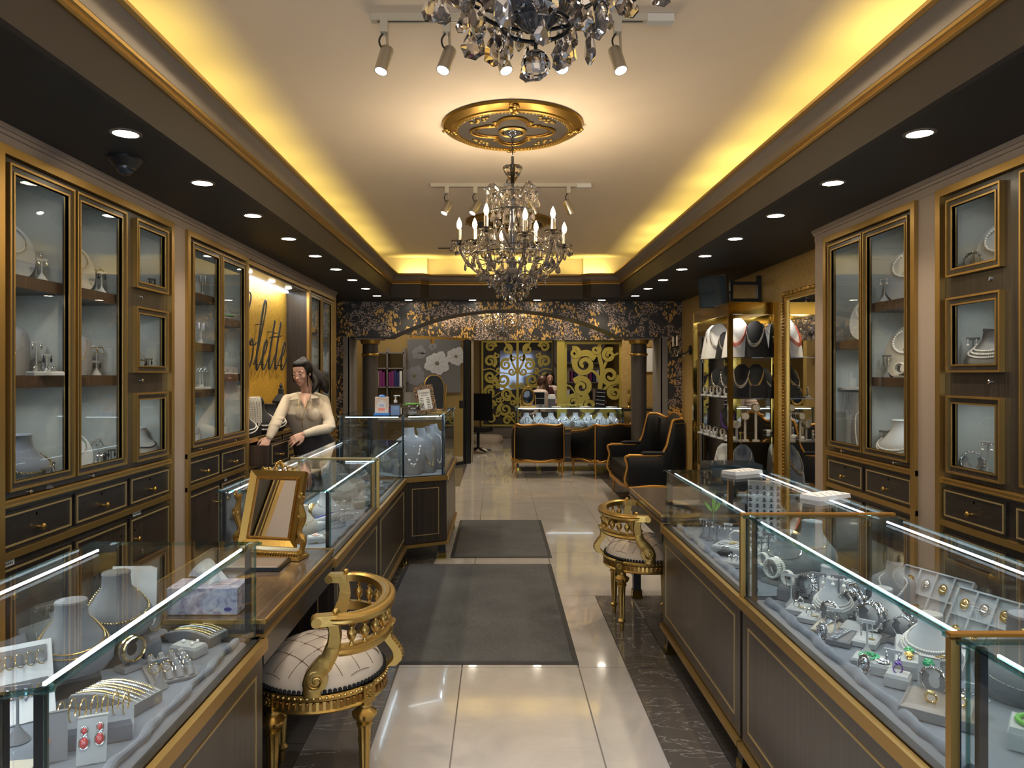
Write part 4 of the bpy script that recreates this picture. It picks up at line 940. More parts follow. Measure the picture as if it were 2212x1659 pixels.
    m.build('rail_beading', 'antique_gold', rl, kind='stuff')
    for sg in (-1, 1):
        e = Vector(rp[-1 if sg > 0 else 0])
        m = MB(); K = Matrix.Translation(e) @ Matrix.Rotation(radians(-8*sg), 4, 'Z'); m.fru(-.060, .02, -.026, .026, -.018, .016, .004, .004, K); m.cyl(K @ Vector((-.055, -.027, -.004)), K @ Vector((-.055, .027, -.004)), .017, n=14); m.sph((.012, 0, .022), .013, 8, 6, K); m.build('arm_end', 'antique_gold', rl)
    lo = arc(.168, .250, .080, .580, 40, -1.55, 1.55); railsweep(lo, [(-.016, -.018), (.014, -.020), (.020, -.010), (.014, 0), (.018, .010), (.010, .016), (-.014, .016)], 'lower_rail')
    bp = [(.006, 0), (.012, .003), (.007, .010), (.006, .016), (.013, .026), (.0175, .040), (.016, .050), (.007, .060), (.006, .066), (.011, .070), (.006, .075), (.006, .09)]
    for k in range(10):
        a = -1.30+2.60*k/9; MB().lathe(bp, 12, Matrix.Translation((.084+.164*cos(a), .256*sin(a), .590))).build('baluster', 'antique_gold', t)
    # side supports with volutes
    for sg in (-1, 1):
        C = cr_spline([(-.050, .420), (-.052, .455), (-.048, .49), (-.015, .52), (.010, .56), (.018, .61), (.008, .665), (.004, .685)], 5)
        C = cr_spline([Vector((p[0], 0, p[1])) for p in [(-.005, .420), (-.005, .462), (.010, .505), (.045, .545), (.066, .595), (.072, .64), (.066, .68)]], 5)
        wd = [.030, .034, .030, .026, .023, .021, .022]; rings = []
        y = sg*(.238)
        for i, p in enumerate(C):
            tg = (C[min(i+1, len(C)-1)]-C[max(i-1, 0)]).normalized(); nn = Vector((tg.z, 0, -tg.x)); w = wd[min(6, i//5)]
            yy = y+sg*.018*(i/len(C))
            rings.append([p+nn*a*w+Vector((0, yy+b, 0)) for a, b in ((-1, -.016), (1, -.016), (1, .016), (.8, .020), (-.8, .020), (-1, .016))] if sg > 0 else [p+nn*a*w+Vector((0, yy-b, 0)) for a, b in ((-1, .016), (-.8, .020), (.8, .020), (1, .016), (1, -.016), (-1, -.016))])
        sp_ = MB().loft(rings).build('side_support', 'antique_gold', t, ang=40)
        m = MB(); c = Vector((.008, y+sg*.018, .478))
        P = [c+Vector(((.036-.0035*th_)*cos(th_+1.2), sg*(.004+.0012*th_), (.036-.0035*th_)*sin(th_+1.2))) for th_ in [k*.3 for k in range(32)]]
        m.tube(P, .0042, 6); m.cyl(c-Vector((0, sg*.03, 0)), c+Vector((0, sg*.004, 0)), .040, n=20); m.build('volute', 'antique_gold', sp_)
    C = [(.262, .425), (.285, .45), (.282, .48), (.262, .51), (.245, .535), (.248, .57), (.258, .59)]
    P = cr_spline([(x, 0, z) for x, z in C], 5); rings = []
    for i, p in enumerate(P):
        rg = .004*(i % 2); rings.append([p+Vector((a+(rg if a > 0 else 0), b, 0)) for a, b in ((-.016, -.03), (.014, -.03), (.020, -.015), (.020, .015), (.014, .03), (-.016, .03))])
    MB().loft(rings).build('back_support', 'antique_gold', t, ang=20)
    return t
gilt_chair('nearer gilded armchair with buttoned cream seat, at the desk with the table mirror', (-.668, 2.735, 0), radians(8))
gilt_chair('farther gilded armchair with buttoned cream seat, across the aisle by the right-hand desk', (.900, 4.48, 0), radians(176))
# ================================================================ black upholstered armchairs with gilt frames
def tub_chair(label, loc, rz, w, d, hfun, name='tub_armchair', group=None, rails=(-.5, .5), seat=.40, z0=.26, arms=False, crest=False):
    t = thing(name, label, 'chair' if name != 'settee' else 'sofa', loc, rz, group)
    def plan(s, o=0.0):                # s -1..1 along the U, o outward offset
        a = s*(pi/2+.42); e = .62
        x = (w/2+o)*math.copysign(abs(sin(a))**e, sin(a)); y = -(d*.5+o)*math.copysign(abs(cos(a))**e, cos(a))
        if abs(a) > pi/2: y = (d*.5)*(abs(a)-pi/2)/.42; x = math.copysign(w/2+o-.02*(abs(a)-pi/2)/.42, a)
        return x, y
    N = 56; out = []; inn = []; K = 6
    sh = MB(); G = []
    for i in range(N+1):
        s = -1+2*i/N; h = hfun(abs(s)); row = []
        for (o, f) in ((-.05, 0), (.0, 0), (.012, .3), (.014, .6), (.004, .96), (-.02, 1.0), (-.055, .97), (-.07, .6), (-.06, .3)):
            x, y = plan(s, o); row.append(Vector((x, y, z0+(h-z0)*f)))
        G.append(row)
    sh.loft(G); shell = sh.build('upholstery', 'black_leather', t, ang=60)
    P = []
    for i in range(N+1):
        s = -1+2*i/N; x, y = plan(s, -.018); P.append((x, y, hfun(abs(s))+.006))
    tr = MB().tube(P, .017, 8, flat=1.0).build('top_rail', 'gilt_orange', t)
    if crest:
        m = MB()
        for k in range(-5, 6):
            s = k*.022; x, y = plan(s, -.018); m.sph((x, y, hfun(abs(s))+.022+.012*cos(k*1.1)), (.018, .018, .020), 7, 5)
        m.build('carved_crest', 'gilt_orange', tr, kind='stuff')
    P = [(*plan(-1+2*i/N, -.004), z0-.006-.010*cos(6*pi*(-1+2*i/N))) for i in range(N+1)]
    MB().tube(P, .017, 8).build('seat_rail', 'gilt_orange', t)
    x, y = plan(1, -.02); MB().tube([(-x, y, z0-.005), (-x*.5, y+.04, z0-.02), (0, y+.05, z0-.005), (x*.5, y+.04, z0-.02), (x, y, z0-.005)], .02, 8).build('front_rail', 'gilt_orange', t)
    nl = MB()
    for i in range(130):
        s = -1+2*i/129; x, y = plan(s, .012); nl.sph((x, y, z0+.022), .0045, 5, 3)
        x, y = plan(s, .006); nl.sph((x, y, z0+(hfun(abs(s))-z0)*.955), .0045, 5, 3)
    for r in rails:
        P = [(*plan(r, .016), z0), (*plan(r, .018), z0+(hfun(abs(r))-z0)*.5), (*plan(r, .008), hfun(abs(r))-.005)]
        MB().tube(P, .010, 8).build('back_rail', 'gilt_orange', t)
        for k in range(22):
            f = k/22
            for e in (-.035, .035): x, y = plan(r+e*.7/(w+d), .018); nl.sph((x, y, z0+.02+(hfun(abs(r))-z0-.04)*f), .004, 5, 3)
    nl.build('nail_heads', 'antique_gold_dark', t, kind='stuff')
    m = MB(); pts = [plan(-1+2*i/24, -.06) for i in range(25)]; m.prism([(x, y) for x, y in pts], z0-.01, seat-.05); m.prism([(x*.97, y*.97+.01) for x, y in pts], seat-.05, seat+.02); m.build('seat_cushion', 'black_leather', t, ang=50)
    for (s, fx) in ((rails[0], -1), (rails[-1], 1), (-.97, -1), (.97, 1)):
        x, y = plan(s, -.02); o = Vector((x, y, 0)); oo = o.normalized()*.03
        P = cr_spline([o+Vector((0, 0, z0-.01)), o+oo*.6+Vector((0, 0, z0-.06)), o+oo*.3+Vector((0, 0, z0*.5)), o+oo*.2+Vector((0, 0, .05)), o+oo*.9+Vector((0, 0, 0))], 5)
        n = len(P); MB().tube(P, [.022-.011*min(1, i/(n*.75)) for i in range(n)], 8).build('leg', 'gilt_orange', t)
    for sg in (-1, 1):
        x, y = plan(sg, -.02); h = hfun(1)
        P = cr_spline([(x, y-.01, h), (x, y+.035, h-.02), (x, y+.01, h-.12), (x, y+.04, z0+.08), (x, y+.01, z0)], 5); MB().tube(P, .016, 8).build('arm_post', 'gilt_orange', t)
    if arms:
        for sg in (-1, 1):
            P = [plan(sg*(.72+.2*i/8), -.02) for i in range(9)]; MB().tube([(x, y, hfun(.85)+.03) for x, y in P], [.012]+[.026]*7+[.012], 8).build('arm_pad', 'black_leather', t)
    return t
def sm(a, b, x): x = max(0, min(1, (x-a)/(b-a))); return x*x*(3-2*x)
hub = lambda s: .785-.02*sin(min(s, .5)*2*pi)-.13*sm(.45, 1, s)
tub_chair('black tub armchair with gilt wood frame seen from behind, by the end of the aisle', (.60, 10.93, 0), radians(2), .78, .66, hub, group='black tub armchairs at the far showcase')
tub_chair('black tub armchair with gilt wood frame turned towards the column', (1.60, 10.92, 0), radians(31), .78, .66, hub, group='black tub armchairs at the far showcase')
hs = lambda s: 1.05-.075*sm(0, .22, s)+.035*sm(.25, .50, s)-.40*sm(.66, .80, s)
tub_chair('large black upholstered settee with carved gilt frame, side-on beside the brass cabinet', (1.82, 8.78, 0), radians(90), 1.38, .72, hs, 'settee', rails=(-.30, .30), arms=True, crest=True, z0=.27, seat=.44)
# ================================================================ table mirror on the desk
def scrolls(m, c, sc, ang, r=.004, turns=7, M=None):
    c = Vector(c); P = []
    for k in range(int(turns*3)):
        th_ = k/3; rr = sc*(1-th_/(turns+.6)); P.append(c+Vector((rr*cos(th_+ang), 0, rr*sin(th_+ang))))
    if M: P = [M @ p for p in P]
    m.tube(P, r, 5)
tm = thing('table_mirror', 'rectangular gilt table mirror with carved crest standing on the dark desk', 'mirror', (-.985, 3.12, .746), radians(-12))
m = MB(); m.fru(-.165, .165, -.055, .045, 0, .010, .004); m.fru(-.155, .155, -.048, .038, .010, .034, .012); bs = m.build('base', 'antique_gold', tm, smooth=False)
m = MB()
for k in range(26): m.sph((-.15+k*.012, -.046, .022), (.005, .005, .009), 6, 4)
m.build('gadrooning', 'antique_gold', bs, kind='stuff')
for sg in (-1, 1):
    P = cr_spline([(sg*.148, 0, .02), (sg*.158, 0, .07), (sg*.140, 0, .11), (sg*.155, 0, .17), (sg*.146, 0, .23), (sg*.150, 0, .262)], 6); p_ = MB().tube(P, [.014-.003*sin(i*.6) for i in range(len(P))], 8).build('side_post', 'antique_gold', tm)
    m = MB(); scrolls(m, (sg*.150, -.01, .07), .020, 0, .0045); scrolls(m, (sg*.152, -.01, .185), .018, 2, .004); scrolls(m, (sg*.152, -.01, .265), .013, 1, .004); m.build('scroll_carving', 'antique_gold', p_, kind='stuff')
Kf = Matrix.Translation((0, -.012, .045)) @ Matrix.Rotation(radians(-19), 4, 'X')
def rf(m, w, h, a, b, y0, y1, K):          # mitred rectangular frame: outer size w x h, from inset a to inset b
    o = [(-w/2+a, a), (w/2-a, a), (w/2-a, h-a), (-w/2+a, h-a)]; i = [(-w/2+b, b), (w/2-b, b), (w/2-b, h-b), (-w/2+b, h-b)]
    vs = [(x, 0.0, z) for x, z in o]+[(x, y0, z) for x, z in o]+[(x, y1, z) for x, z in i]+[(x, 0.0, z) for x, z in i]
    m.add(vs, [(q*4+k, q*4+(k+1) % 4, (q+1)*4+(k+1) % 4, (q+1)*4+k) for q in range(3) for k in range(4)], K)
m = MB(); rf(m, .262, .325, 0, .034, -.022, -.010, Kf); m.box(-.131, .131, 0, .008, 0, .325, Kf); fr = m.build('frame', 'gold', tm, smooth=False)
m = MB(); rf(m, .262, .325, .030, .040, -.016, -.014, Kf); m.build('inner_moulding', 'antique_gold_dark', fr, smooth=False)
m = MB()
for k in range(30):
    for z in (.034, .291): m.sph((-.094+.0065*k, -.015, z), .0032, 5, 3, Kf)
for k in range(40):
    for x in (-.097, .097): m.sph((x, -.015, .036+.0065*k), .0032, 5, 3, Kf)
    for x in (-.128, .128): m.sph((x, -.016, .004+.0081*k), .003, 5, 3, Kf)
m.build('bead_border', 'antique_gold', fr, kind='stuff')
MB().box(-.094, .094, -.010, -.008, .037, .288, Kf).build('mirror_glass', 'mirror', fr, smooth=False)
m = MB()
for sg in (-1, 1):
    for q, (x, z, s_) in enumerate(((.022, .335, .016), (.048, .333, .014), (.072, .331, .011), (.012, .352, .012))): scrolls(m, (sg*x, -.012, z), s_, .6*q*sg+(pi if sg < 0 else 0), .004, 7, Kf)
for k in range(7): a = pi*(k+.5)/7; m.sph((.020*cos(a), -.014, .338+.022*sin(a)), (.004, .004, .010), 6, 4, Kf)
m.sph((0, -.014, .368), .006, 6, 4, Kf); m.build('carved_crest', 'antique_gold', fr, kind='stuff')
# ================================================================ people: overlapping volumes fused by a voxel remesh into one skin
def fused(name, mb, mat, parent, voxel=.006, smooth=3, label=None):
    me = mb.mesh(name, False); o = bpy.data.objects.new(name, me); COL.objects.link(o)
    r = o.modifiers.new('r', 'REMESH'); r.mode = 'VOXEL'; r.voxel_size = voxel; r.adaptivity = 0
    s = o.modifiers.new('s', 'SMOOTH'); s.iterations = smooth; s.factor = .5
    dg = bpy.context.evaluated_depsgraph_get(); m2 = bpy.data.meshes.new_from_object(o.evaluated_get(dg)); bpy.data.objects.remove(o)
    m2.polygons.foreach_set('use_smooth', [True]*len(m2.polygons)); m2.materials.clear(); m2.materials.append(MATS[mat]); return link(name, m2, parent, label)
def limb(m, P, R, n=14, flat=1.0, up=None):
    P = [Vector(p) for p in P]; Q = cr_spline(P, 5); RR = []
    for i in range(len(Q)): f = i/5; j = min(int(f), len(R)-2); RR.append(R[j]+(R[j+1]-R[j])*(f-j))
    m.tube(Q, RR, n, flat=flat, up=up); m.sph(Q[0], RR[0], n, 8); m.sph(Q[-1], RR[-1], n, 8)
def ell(c, rx, ry, n=24, yaw=0, tilt=None):
    out = []
    for k in range(n):
        a = 2*pi*k/n; x, y = rx*cos(a), ry*sin(a); X = x*cos(yaw)-y*sin(yaw); Y = x*sin(yaw)+y*cos(yaw); out.append(Vector(c)+Vector((X, Y, (tilt or 0)*(-x*0+Y*0))))
    return out
def hand(m, wrist, palm_dir, out_dir, curl=.35, sc=1.0, spread=.16, thumb=1, pointing=False):
    """palm and five fingers; palm_dir towards the fingertips, out_dir = back of the hand"""
    f = Vector(palm_dir).normalized(); b = Vector(out_dir); b = (b-f*b.dot(f)).normalized(); s_ = f.cross(b)*thumb
    w = Vector(wrist); pm = []
    for t_, hw, th in ((0, .024, .018), (.03, .034, .015), (.06, .040, .013), (.088, .040, .011)):
        c = w+f*t_*sc; pm.append([c+s_*(hw*cos(a))*sc+b*(th*sin(a))*sc for a in [2*pi*k/14 for k in range(14)]])
    m.loft(pm)
    L_ = [.072, .080, .075, .058]
    for i in range(4):
        o = (1.5-i)/1.5; c = w+f*.080*sc+s_*(.029*o)*sc; d = (f+s_*(o*spread)).normalized(); cu = curl*(1 if not (pointing and i == 0) else .15)+.08*i
        P = [c]; 
        for seg, ln in enumerate((.45, .32, .25)):
            d = (d*cos(cu)-b*sin(cu)).normalized() if seg or 1 else d; P.append(P[-1]+d*L_[i]*ln*sc); 
        m.tube([P[0], P[1], P[2], P[3]], [.0095*sc, .0088*sc, .0080*sc, .0062*sc], 10); 
        for q, r in zip(P, (.0095, .0092, .0084, .0064)): m.sph(q, r*sc, 10, 6)
    c = w+f*.022*sc+s_*.026*sc; d = (f*.75+s_*.75-b*.25).normalized(); P = [c, c+d*.035*sc, c+(d*.035+(f*.95+s_*.2-b*.2).normalized()*.03)*sc, c+(d*.035+(f*.95+s_*.1-b*.2).normalized()*.055)*sc]
    m.tube(P, [.014*sc, .011*sc, .0095*sc, .007*sc], 10)
    for q, r in zip(P, (.014, .011, .0098, .0072)): m.sph(q, r*sc, 10, 6)
def head(m, c, fwd, up, sc=1.0):
    """skull, jaw, nose, lips, ears; returns frame: x right, y forward, z up"""
    u = Vector(up).normalized(); f = Vector(fwd); f = (f-u*f.dot(u)).normalized(); r = f.cross(u)
    K = Matrix.Translation(c) @ Matrix(((r.x, f.x, u.x, 0), (r.y, f.y, u.y, 0), (r.z, f.z, u.z, 0), (0, 0, 0, 1))) @ Matrix.Scale(sc, 4)
    m.sph((0, -.012, .035), (.074, .092, .083), 24, 16, K); m.sph((0, .025, -.01), (.062, .062, .078), 20, 14, K); m.sph((0, .035, -.062), (.043, .045, .040), 18, 12, K)
    m.sph((0, .062, -.088), (.020, .018, .016), 12, 8, K)
    for sg in (-1, 1):
        m.sph((sg*.036, .055, -.022), (.022, .022, .022), 12, 8, K); m.sph((sg*.030, .068, .026), (.024, .014, .007), 12, 6, K)
        m.sph((sg*.074, -.005, -.005), (.009, .017, .028), 10, 8, K); m.sph((sg*.009, .094, -.030), (.008, .009, .007), 8, 6, K)
    m.loft([[K @ Vector((x*.7, .082+y, z)) for x, y, z in q] for q in ([(-.009, 0, .020), (.009, 0, .020), (.006, .006, .020), (-.006, .006, .020)], [(-.010, 0, -.005), (.010, 0, -.005), (.007, .012, -.005), (-.007, .012, -.005)], [(-.014, -.002, -.034), (.014, -.002, -.034), (.010, .022, -.028), (-.010, .022, -.028)])])
    m.sph((0, .104, -.027), (.009, .008, .008), 10, 7, K)
    m.sph((0, .083, -.052), (.020, .010, .0055), 12, 6, K); m.sph((0, .081, -.061), (.017, .010, .006), 12, 6, K)
    return K
def face(K, par, lid=.5, brow='hair'):
    for sg in (-1, 1):
        e = MB().sph((sg*.031, .0735, .006), (.0125, .010, .0095), 14, 10, K).build('eye', 'eye_white', par)
        MB().sph((sg*.031+.001, .0815, .003), (.0052, .003, .0052), 10, 6, K).build('iris', 'black_velvet', e)
        MB().sph((sg*.031, .0742, .0065+.005*lid), (.0145, .0112, .0085), 14, 8, K).build('eyelid', par.get('skinmat', 'skin') if False else SK[0], e)
        P = [K @ Vector((sg*(.014+.034*t_), .0865-.020*t_**2, .027+.006*sin(pi*t_))) for t_ in [k/6 for k in range(7)]]; MB().tube(P, [.0015, .0027, .003, .003, .0026, .002, .0012], 6).build('eyebrow', brow, par)
        P = [K @ Vector((sg*.031+.013*cos(a), .0835+.002*sin(a)-.14*abs(cos(a))**2*.03, .0035-.002*0-.0035*sin(a)*0)) for a in [pi*k/8 for k in range(9)]]; MB().tube(P, .0011, 5).build('eyelash', 'black_velvet', e)
    P = [K @ Vector((x, .0905-abs(x)*.30, -.0565-.0015*cos(x*170))) for x in [(-.021+.042*k/10) for k in range(11)]]; MB().tube(P, [.001, .0025, .0036, .0042, .0042, .0040, .0042, .0042, .0036, .0025, .001], 8, flat=1.5, up=(0, 0, 1)).build('lips', 'lips', par)
SK = ['skin']
# ---- the saleswoman leaning over the open drawer
pw = thing('person', 'woman with dark ponytail and cream ribbed sweater leaning over the open drawer', 'person', (-1.66, 6.66, 0), world=True)
def W(px, py, Y): return atY(px, py, Y)
body = MB(); HC_ = W(652, 806, 6.50)
up = Vector((-.10, -.22, 1)); fwd = Vector((-.20, -.90, -.42))
Kh = head(body, HC_, fwd, up, 1.0)
neck0 = W(667, 850, 6.60); limb(body, [Kh @ Vector((0, -.02, -.03)), Kh @ Vector((0, -.035, -.11)), neck0+Vector((0, .01, -.03))], [.050, .048, .062])
chest = W(663, 893, 6.58); hips = W(680, 960, 6.72)
shL, shR = W(621, 864, 6.52), W(700, 866, 6.66)     # her right (towards the wall) and her left shoulder
elR, haR = W(597, 912, 6.35), W(581, 946, 6.26)
elL, haL = W(712, 922, 6.48), W(657, 938, 6.36)
def torso(m, g=0.0):
    rings = []
    for (c, rx, ry, yw) in ((W(662, 848, 6.62), .07, .06, .4), (W(661, 858, 6.62), .165, .085, .4), (W(661, 872, 6.60), .195, .105, .4), (W(660, 893, 6.58), .182, .125, .4), (W(664, 912, 6.61), .158, .110, .4), (W(669, 932, 6.66), .148, .108, .4), (W(676, 950, 6.72), .168, .125, .4), (W(682, 975, 6.76), .185, .135, .4)):
        rings.append(ell(c, rx+g, ry+g, 28, yw-.1))
    m.loft(rings[::-1])
torso(body)
for s_ in (shL, shR): limb(body, [neck0+Vector((0, .02, -.02)), s_.lerp(neck0, .45)+Vector((0, 0, -.012)), s_+Vector((0, 0, -.01))], [.05, .045, .045])
for a, b, c in ((shR, elL, haL), (shL, elR, haR)): limb(body, [a, a.lerp(b, .5), b, b.lerp(c, .5), c], [.050, .044, .038, .034, .025])
hand(body, haR, Vector((-.35, -.5, -.75)), Vector((.3, -.75, .35)), .32, .95, .12, 1, True)
hand(body, haL, Vector((-.80, -.30, -.42)), Vector((.1, -.85, .45)), .12, 1.0, .22, -1)
for sg in (-1, 1):
    h = hips+Vector((sg*.085, .02*sg, -.03)); limb(body, [h, Vector((h.x+.01*sg, 6.74, .50)), Vector((h.x+.01*sg, 6.78, .08))], [.088, .058, .036]); body.sph((h.x+.01*sg, 6.72, .035), (.040, .11, .032), 14, 8)
bd = fused('body', body, 'skin', pw, .0055, 2); face(Kh, pw, .95)
sw = MB(); torso(sw, .012)
for s_ in (shL, shR): limb(sw, [neck0+Vector((0, .03, -.035)), s_.lerp(neck0, .45)+Vector((0, .01, -.012)), s_+Vector((0, 0, -.008))], [.058, .056, .054])
limb(sw, [shR, shR.lerp(elL, .5), elL, elL.lerp(haL, .5), elL.lerp(haL, .93)], [.052, .052, .047, .044, .033]); limb(sw, [shL, shL.lerp(elR, .5), elR, elR.lerp(haR, .5), elR.lerp(haR, .93)], [.052, .052, .047, .044, .033])
for (P, q, r) in ((elL, .0, .056), (shR.lerp(elL, .86), 0, .058), (elL.lerp(haL, .16), 0, .054), (elR, 0, .055), (shL.lerp(elR, .85), 0, .059), (elR.lerp(haR, .15), 0, .056)): sw.sph(P, (r, r, r*.5), 16, 8)
for sg, c in ((-1, W(648, 893, 6.45)), (1, W(675, 895, 6.46))): sw.sph(c+Vector((0, .030, .0)), (.060, .050, .066), 16, 10)
so = fused('sweater', sw, 'knit', pw, .0065, 4)
# the open V neck shows skin: a thin skin panel and the collar lie on the sweater
vn = [W(646, 852, 6.465), W(672, 852, 6.475), W(658, 882, 6.385)]
m = MB(); nrm = (vn[1]-vn[0]).cross(vn[2]-vn[0]).normalized(); nrm = nrm if nrm.y < 0 else -nrm; cc = (vn[0]+vn[1]+vn[2])/3
vs = []; 
gr = []
for i in range(7):
    a = vn[0].lerp(vn[2], i/6); b = vn[1].lerp(vn[2], i/6); gr.append([a.lerp(b, j/6)+nrm*(.012*sin(pi*j/6)+.004) for j in range(7)])
m.sheet(gr, .003); m.build('neckline', 'skin', pw)
for a, b, c in ((W(645, 846, 6.50), W(647, 862, 6.44), W(626, 864, 6.46)), (W(674, 846, 6.52), W(672, 862, 6.45), W(690, 860, 6.52))):
    g2 = [[a.lerp(b, i/5).lerp(a.lerp(c, i/5)+Vector((0, -.006, 0)), j/5)+Vector((0, -.012-.008*sin(pi*j/5), 0)) for j in range(6)] for i in range(6)]
    MB().sheet(g2, .006).build('collar', 'knit', so)
for P in ([W(646, 858, 6.45), W(646, 880, 6.37), W(650, 905, 6.38), W(655, 925, 6.46)], [W(666, 858, 6.45), W(659, 885, 6.36), W(655, 905, 6.37), W(655, 925, 6.46)]):
    MB().tube(cr_spline([p+Vector((0, -.022, 0)) for p in P], 6), .0016, 5).build('long_chain', 'gold', pw)
sk = MB(); sk.loft([ell(W(670, 934, 6.67), .162, .122, 28, .3), ell(W(676, 948, 6.72), .19, .145, 28, .3), ell(W(684, 975, 6.76), .205, .155, 28, .3), ell(Vector((-1.62, 6.80, .55)), .19, .15, 28, .3)][::-1]); sk.build('skirt', 'skirt', pw)
hr = MB()
hr.sph((0, -.024, .046), (.084, .094, .083), 24, 16, Kh); hr.sph((0, .010, .088), (.068, .066, .034), 18, 10, Kh)
for sg in (-1, 1): hr.sph((sg*.060, -.022, .03), (.030, .060, .058), 16, 10, Kh)
hr.sph((0, -.10, .075), (.034, .036, .034), 14, 8, Kh); limb(hr, [Kh @ Vector((.0, -.085, .05)), Kh @ Vector((.01, -.085, -.03)), Kh @ Vector((.02, -.07, -.10))], [.05, .045, .02], 12)
tp = [Kh @ Vector((0, -.095, .09)), Kh @ Vector((.045, -.150, .075)), W(694, 820, 6.62), W(702, 838, 6.60), W(706, 848, 6.58)]; limb(hr, tp, [.022, .042, .050, .042, .012], 12)
tp = [Kh @ Vector((.035, -.12, .06)), W(681, 822, 6.55), W(680, 838, 6.50), W(674, 849, 6.47)]; limb(hr, tp, [.02, .034, .028, .008], 12)
hair = fused('hair', hr, 'hair', pw, .006, 2)
for k, P in enumerate(([(-.066, .035, .05), (-.072, .045, -.02), (-.066, .045, -.08), (-.062, .04, -.12)], [(.070, .030, .05), (.080, .030, -.02), (.074, .03, -.075)])):
    MB().tube(cr_spline([Kh @ Vector(p) for p in P], 6), .0045, 6).build('hair_strand', 'hair', hair)
MB().torus((0, 0, 0), .0275, .005, Matrix.Translation(Kh @ Vector((.004, -.112, .087))) @ Kh.to_quaternion().to_matrix().to_4x4() @ Matrix.Rotation(pi/2-.3, 4, 'X'), 20, 6).build('hair_tie', 'hair_brown', hair)
# ---- two women at the far counter
def sitter(label, loc, rz, lean, topmat, skinm, hairm, arm, long=False, inner=None, hd=(0, .1, -.25), stripes=False):
    t = thing('person', label, 'person', loc, rz)
    SK[0] = skinm; b = MB(); L = lean
    hc = Vector((L[0], L[1], 1.42+L[2])); K = head(b, hc, Vector(hd), Vector((hd[0]*.2, .15, 1)), 1.0); n0 = Vector((L[0]*.8, L[1]*.75, 1.24+L[2]))
    limb(b, [K @ Vector((0, -.02, -.03)), K @ Vector((0, -.03, -.10)), n0], [.05, .048, .06])
    def tor(m, g):
        m.loft([ell((L[0]*f, L[1]*f, z+L[2]*f), rx+g, ry+g, 24) for z, rx, ry, f in ((.80, .17, .13, 0), (.95, .155, .11, .2), (1.10, .18, .12, .5), (1.20, .19, .11, .7), (1.26, .15, .085, .78), (1.29, .07, .06, .8))])
    tor(b, 0); A = []
    for sg in (-1, 1):
        s_ = Vector((L[0]*.75+sg*.18, L[1]*.75, 1.22+L[2])); e = s_+Vector((sg*.05, .03, -.24)); h = Vector((arm[0]+sg*.08, arm[1], arm[2])); A.append((s_, e, h))
        limb(b, [s_, e, h], [.048, .038, .025]); hand(b, h, Vector((-sg*.5, .8, -.25)), Vector((0, -.1, 1)), .4, .95, .15, sg)
    for sg in (-1, 1): limb(b, [Vector((sg*.09, 0, .82)), Vector((sg*.10, .04, .46)), Vector((sg*.10, 0, .07))], [.09, .06, .036]); b.sph((sg*.10, .04, .035), (.04, .11, .034), 12, 8)
    fused('body', b, skinm, t, .008, 2); face(K, t, .6, hairm)
    c = MB(); tor(c, .016)
    for s_, e, h in A: limb(c, [s_, e, e.lerp(h, .9)], [.066, .054, .036])
    co = fused('cardigan' if inner else 'jacket', c, topmat, t, .009, 3)
    if inner:
        g2 = []
        for i in range(9):
            z = 1.26-.40*i/8; f = .78-.7*i/8; w = .035+.055*min(1, i/3); g2.append([Vector((L[0]*f+w*(j-3)/3, L[1]*f+.118+.02*cos((j-3)*.45)-(.02 if i == 0 else 0), z+L[2]*f)) for j in range(7)])
        MB().sheet(g2[::-1], .012).build('top', inner, t)
    if stripes:
        for z in (1.0, 1.06, 1.12, 1.18, 1.24):
            f = (z-.8)/.6; MB().tube([v for v in ell((L[0]*f, L[1]*f, z+L[2]*f), .205 if z < 1.22 else .17, .138 if z < 1.22 else .11, 28)], .006, 5, True).build('woven_stripe', 'pink_box', co)
    MB().loft([ell((0, 0, z), rx, ry, 20) for z, rx, ry in ((.10, .15, .12), (.6, .19, .15), (.88, .175, .14))]).build('trousers', 'skirt', t)
    h = MB(); h.sph((0, -.022, .046), (.086, .096, .083), 20, 14, K); h.sph((0, .004, .090), (.07, .064, .034), 16, 8, K)
    for sg in (-1, 1):
        h.sph((sg*.064, -.02, .02), (.03, .055, .06), 12, 8, K)
        if long: limb(h, [K @ Vector((sg*.06, 0, .04)), K @ Vector((sg*.078, .04, -.05)), K @ Vector((sg*.07, .07, -.15)), K @ Vector((sg*.05, .09, -.23))], [.03, .036, .036, .012], 10)
        else: limb(h, [K @ Vector((sg*.06, -.04, .02)), K @ Vector((sg*.07, -.06, -.10)), K @ Vector((sg*.075, -.05, -.17))], [.03, .024, .008], 10)
    h.sph((0, -.07, .0), (.07, .045, .08), 16, 10, K); fused('hair', h, hairm, t, .008, 2)
    return t
y_ = 14.05
sitter('woman in pale cardigan over dark red top behind the far counter, facing the viewer', ((1187-CX)*y_/F, y_, .0), pi, (0, .10, .03), 'cardigan', 'skin2', 'hair', (0.0, .34, 1.02), inner='maroon')
y_ = 13.2
sitter('woman with long brown hair and striped knitted jacket bending over the far counter', ((1143-CX)*y_/F, y_, .0), radians(-62), (0, .30, -.05), 'cardigan', 'skin2', 'hair_brown', (0.0, .48, 1.0), long=True, hd=(0, .45, -.75), stripes=True)
SK[0] = 'skin'
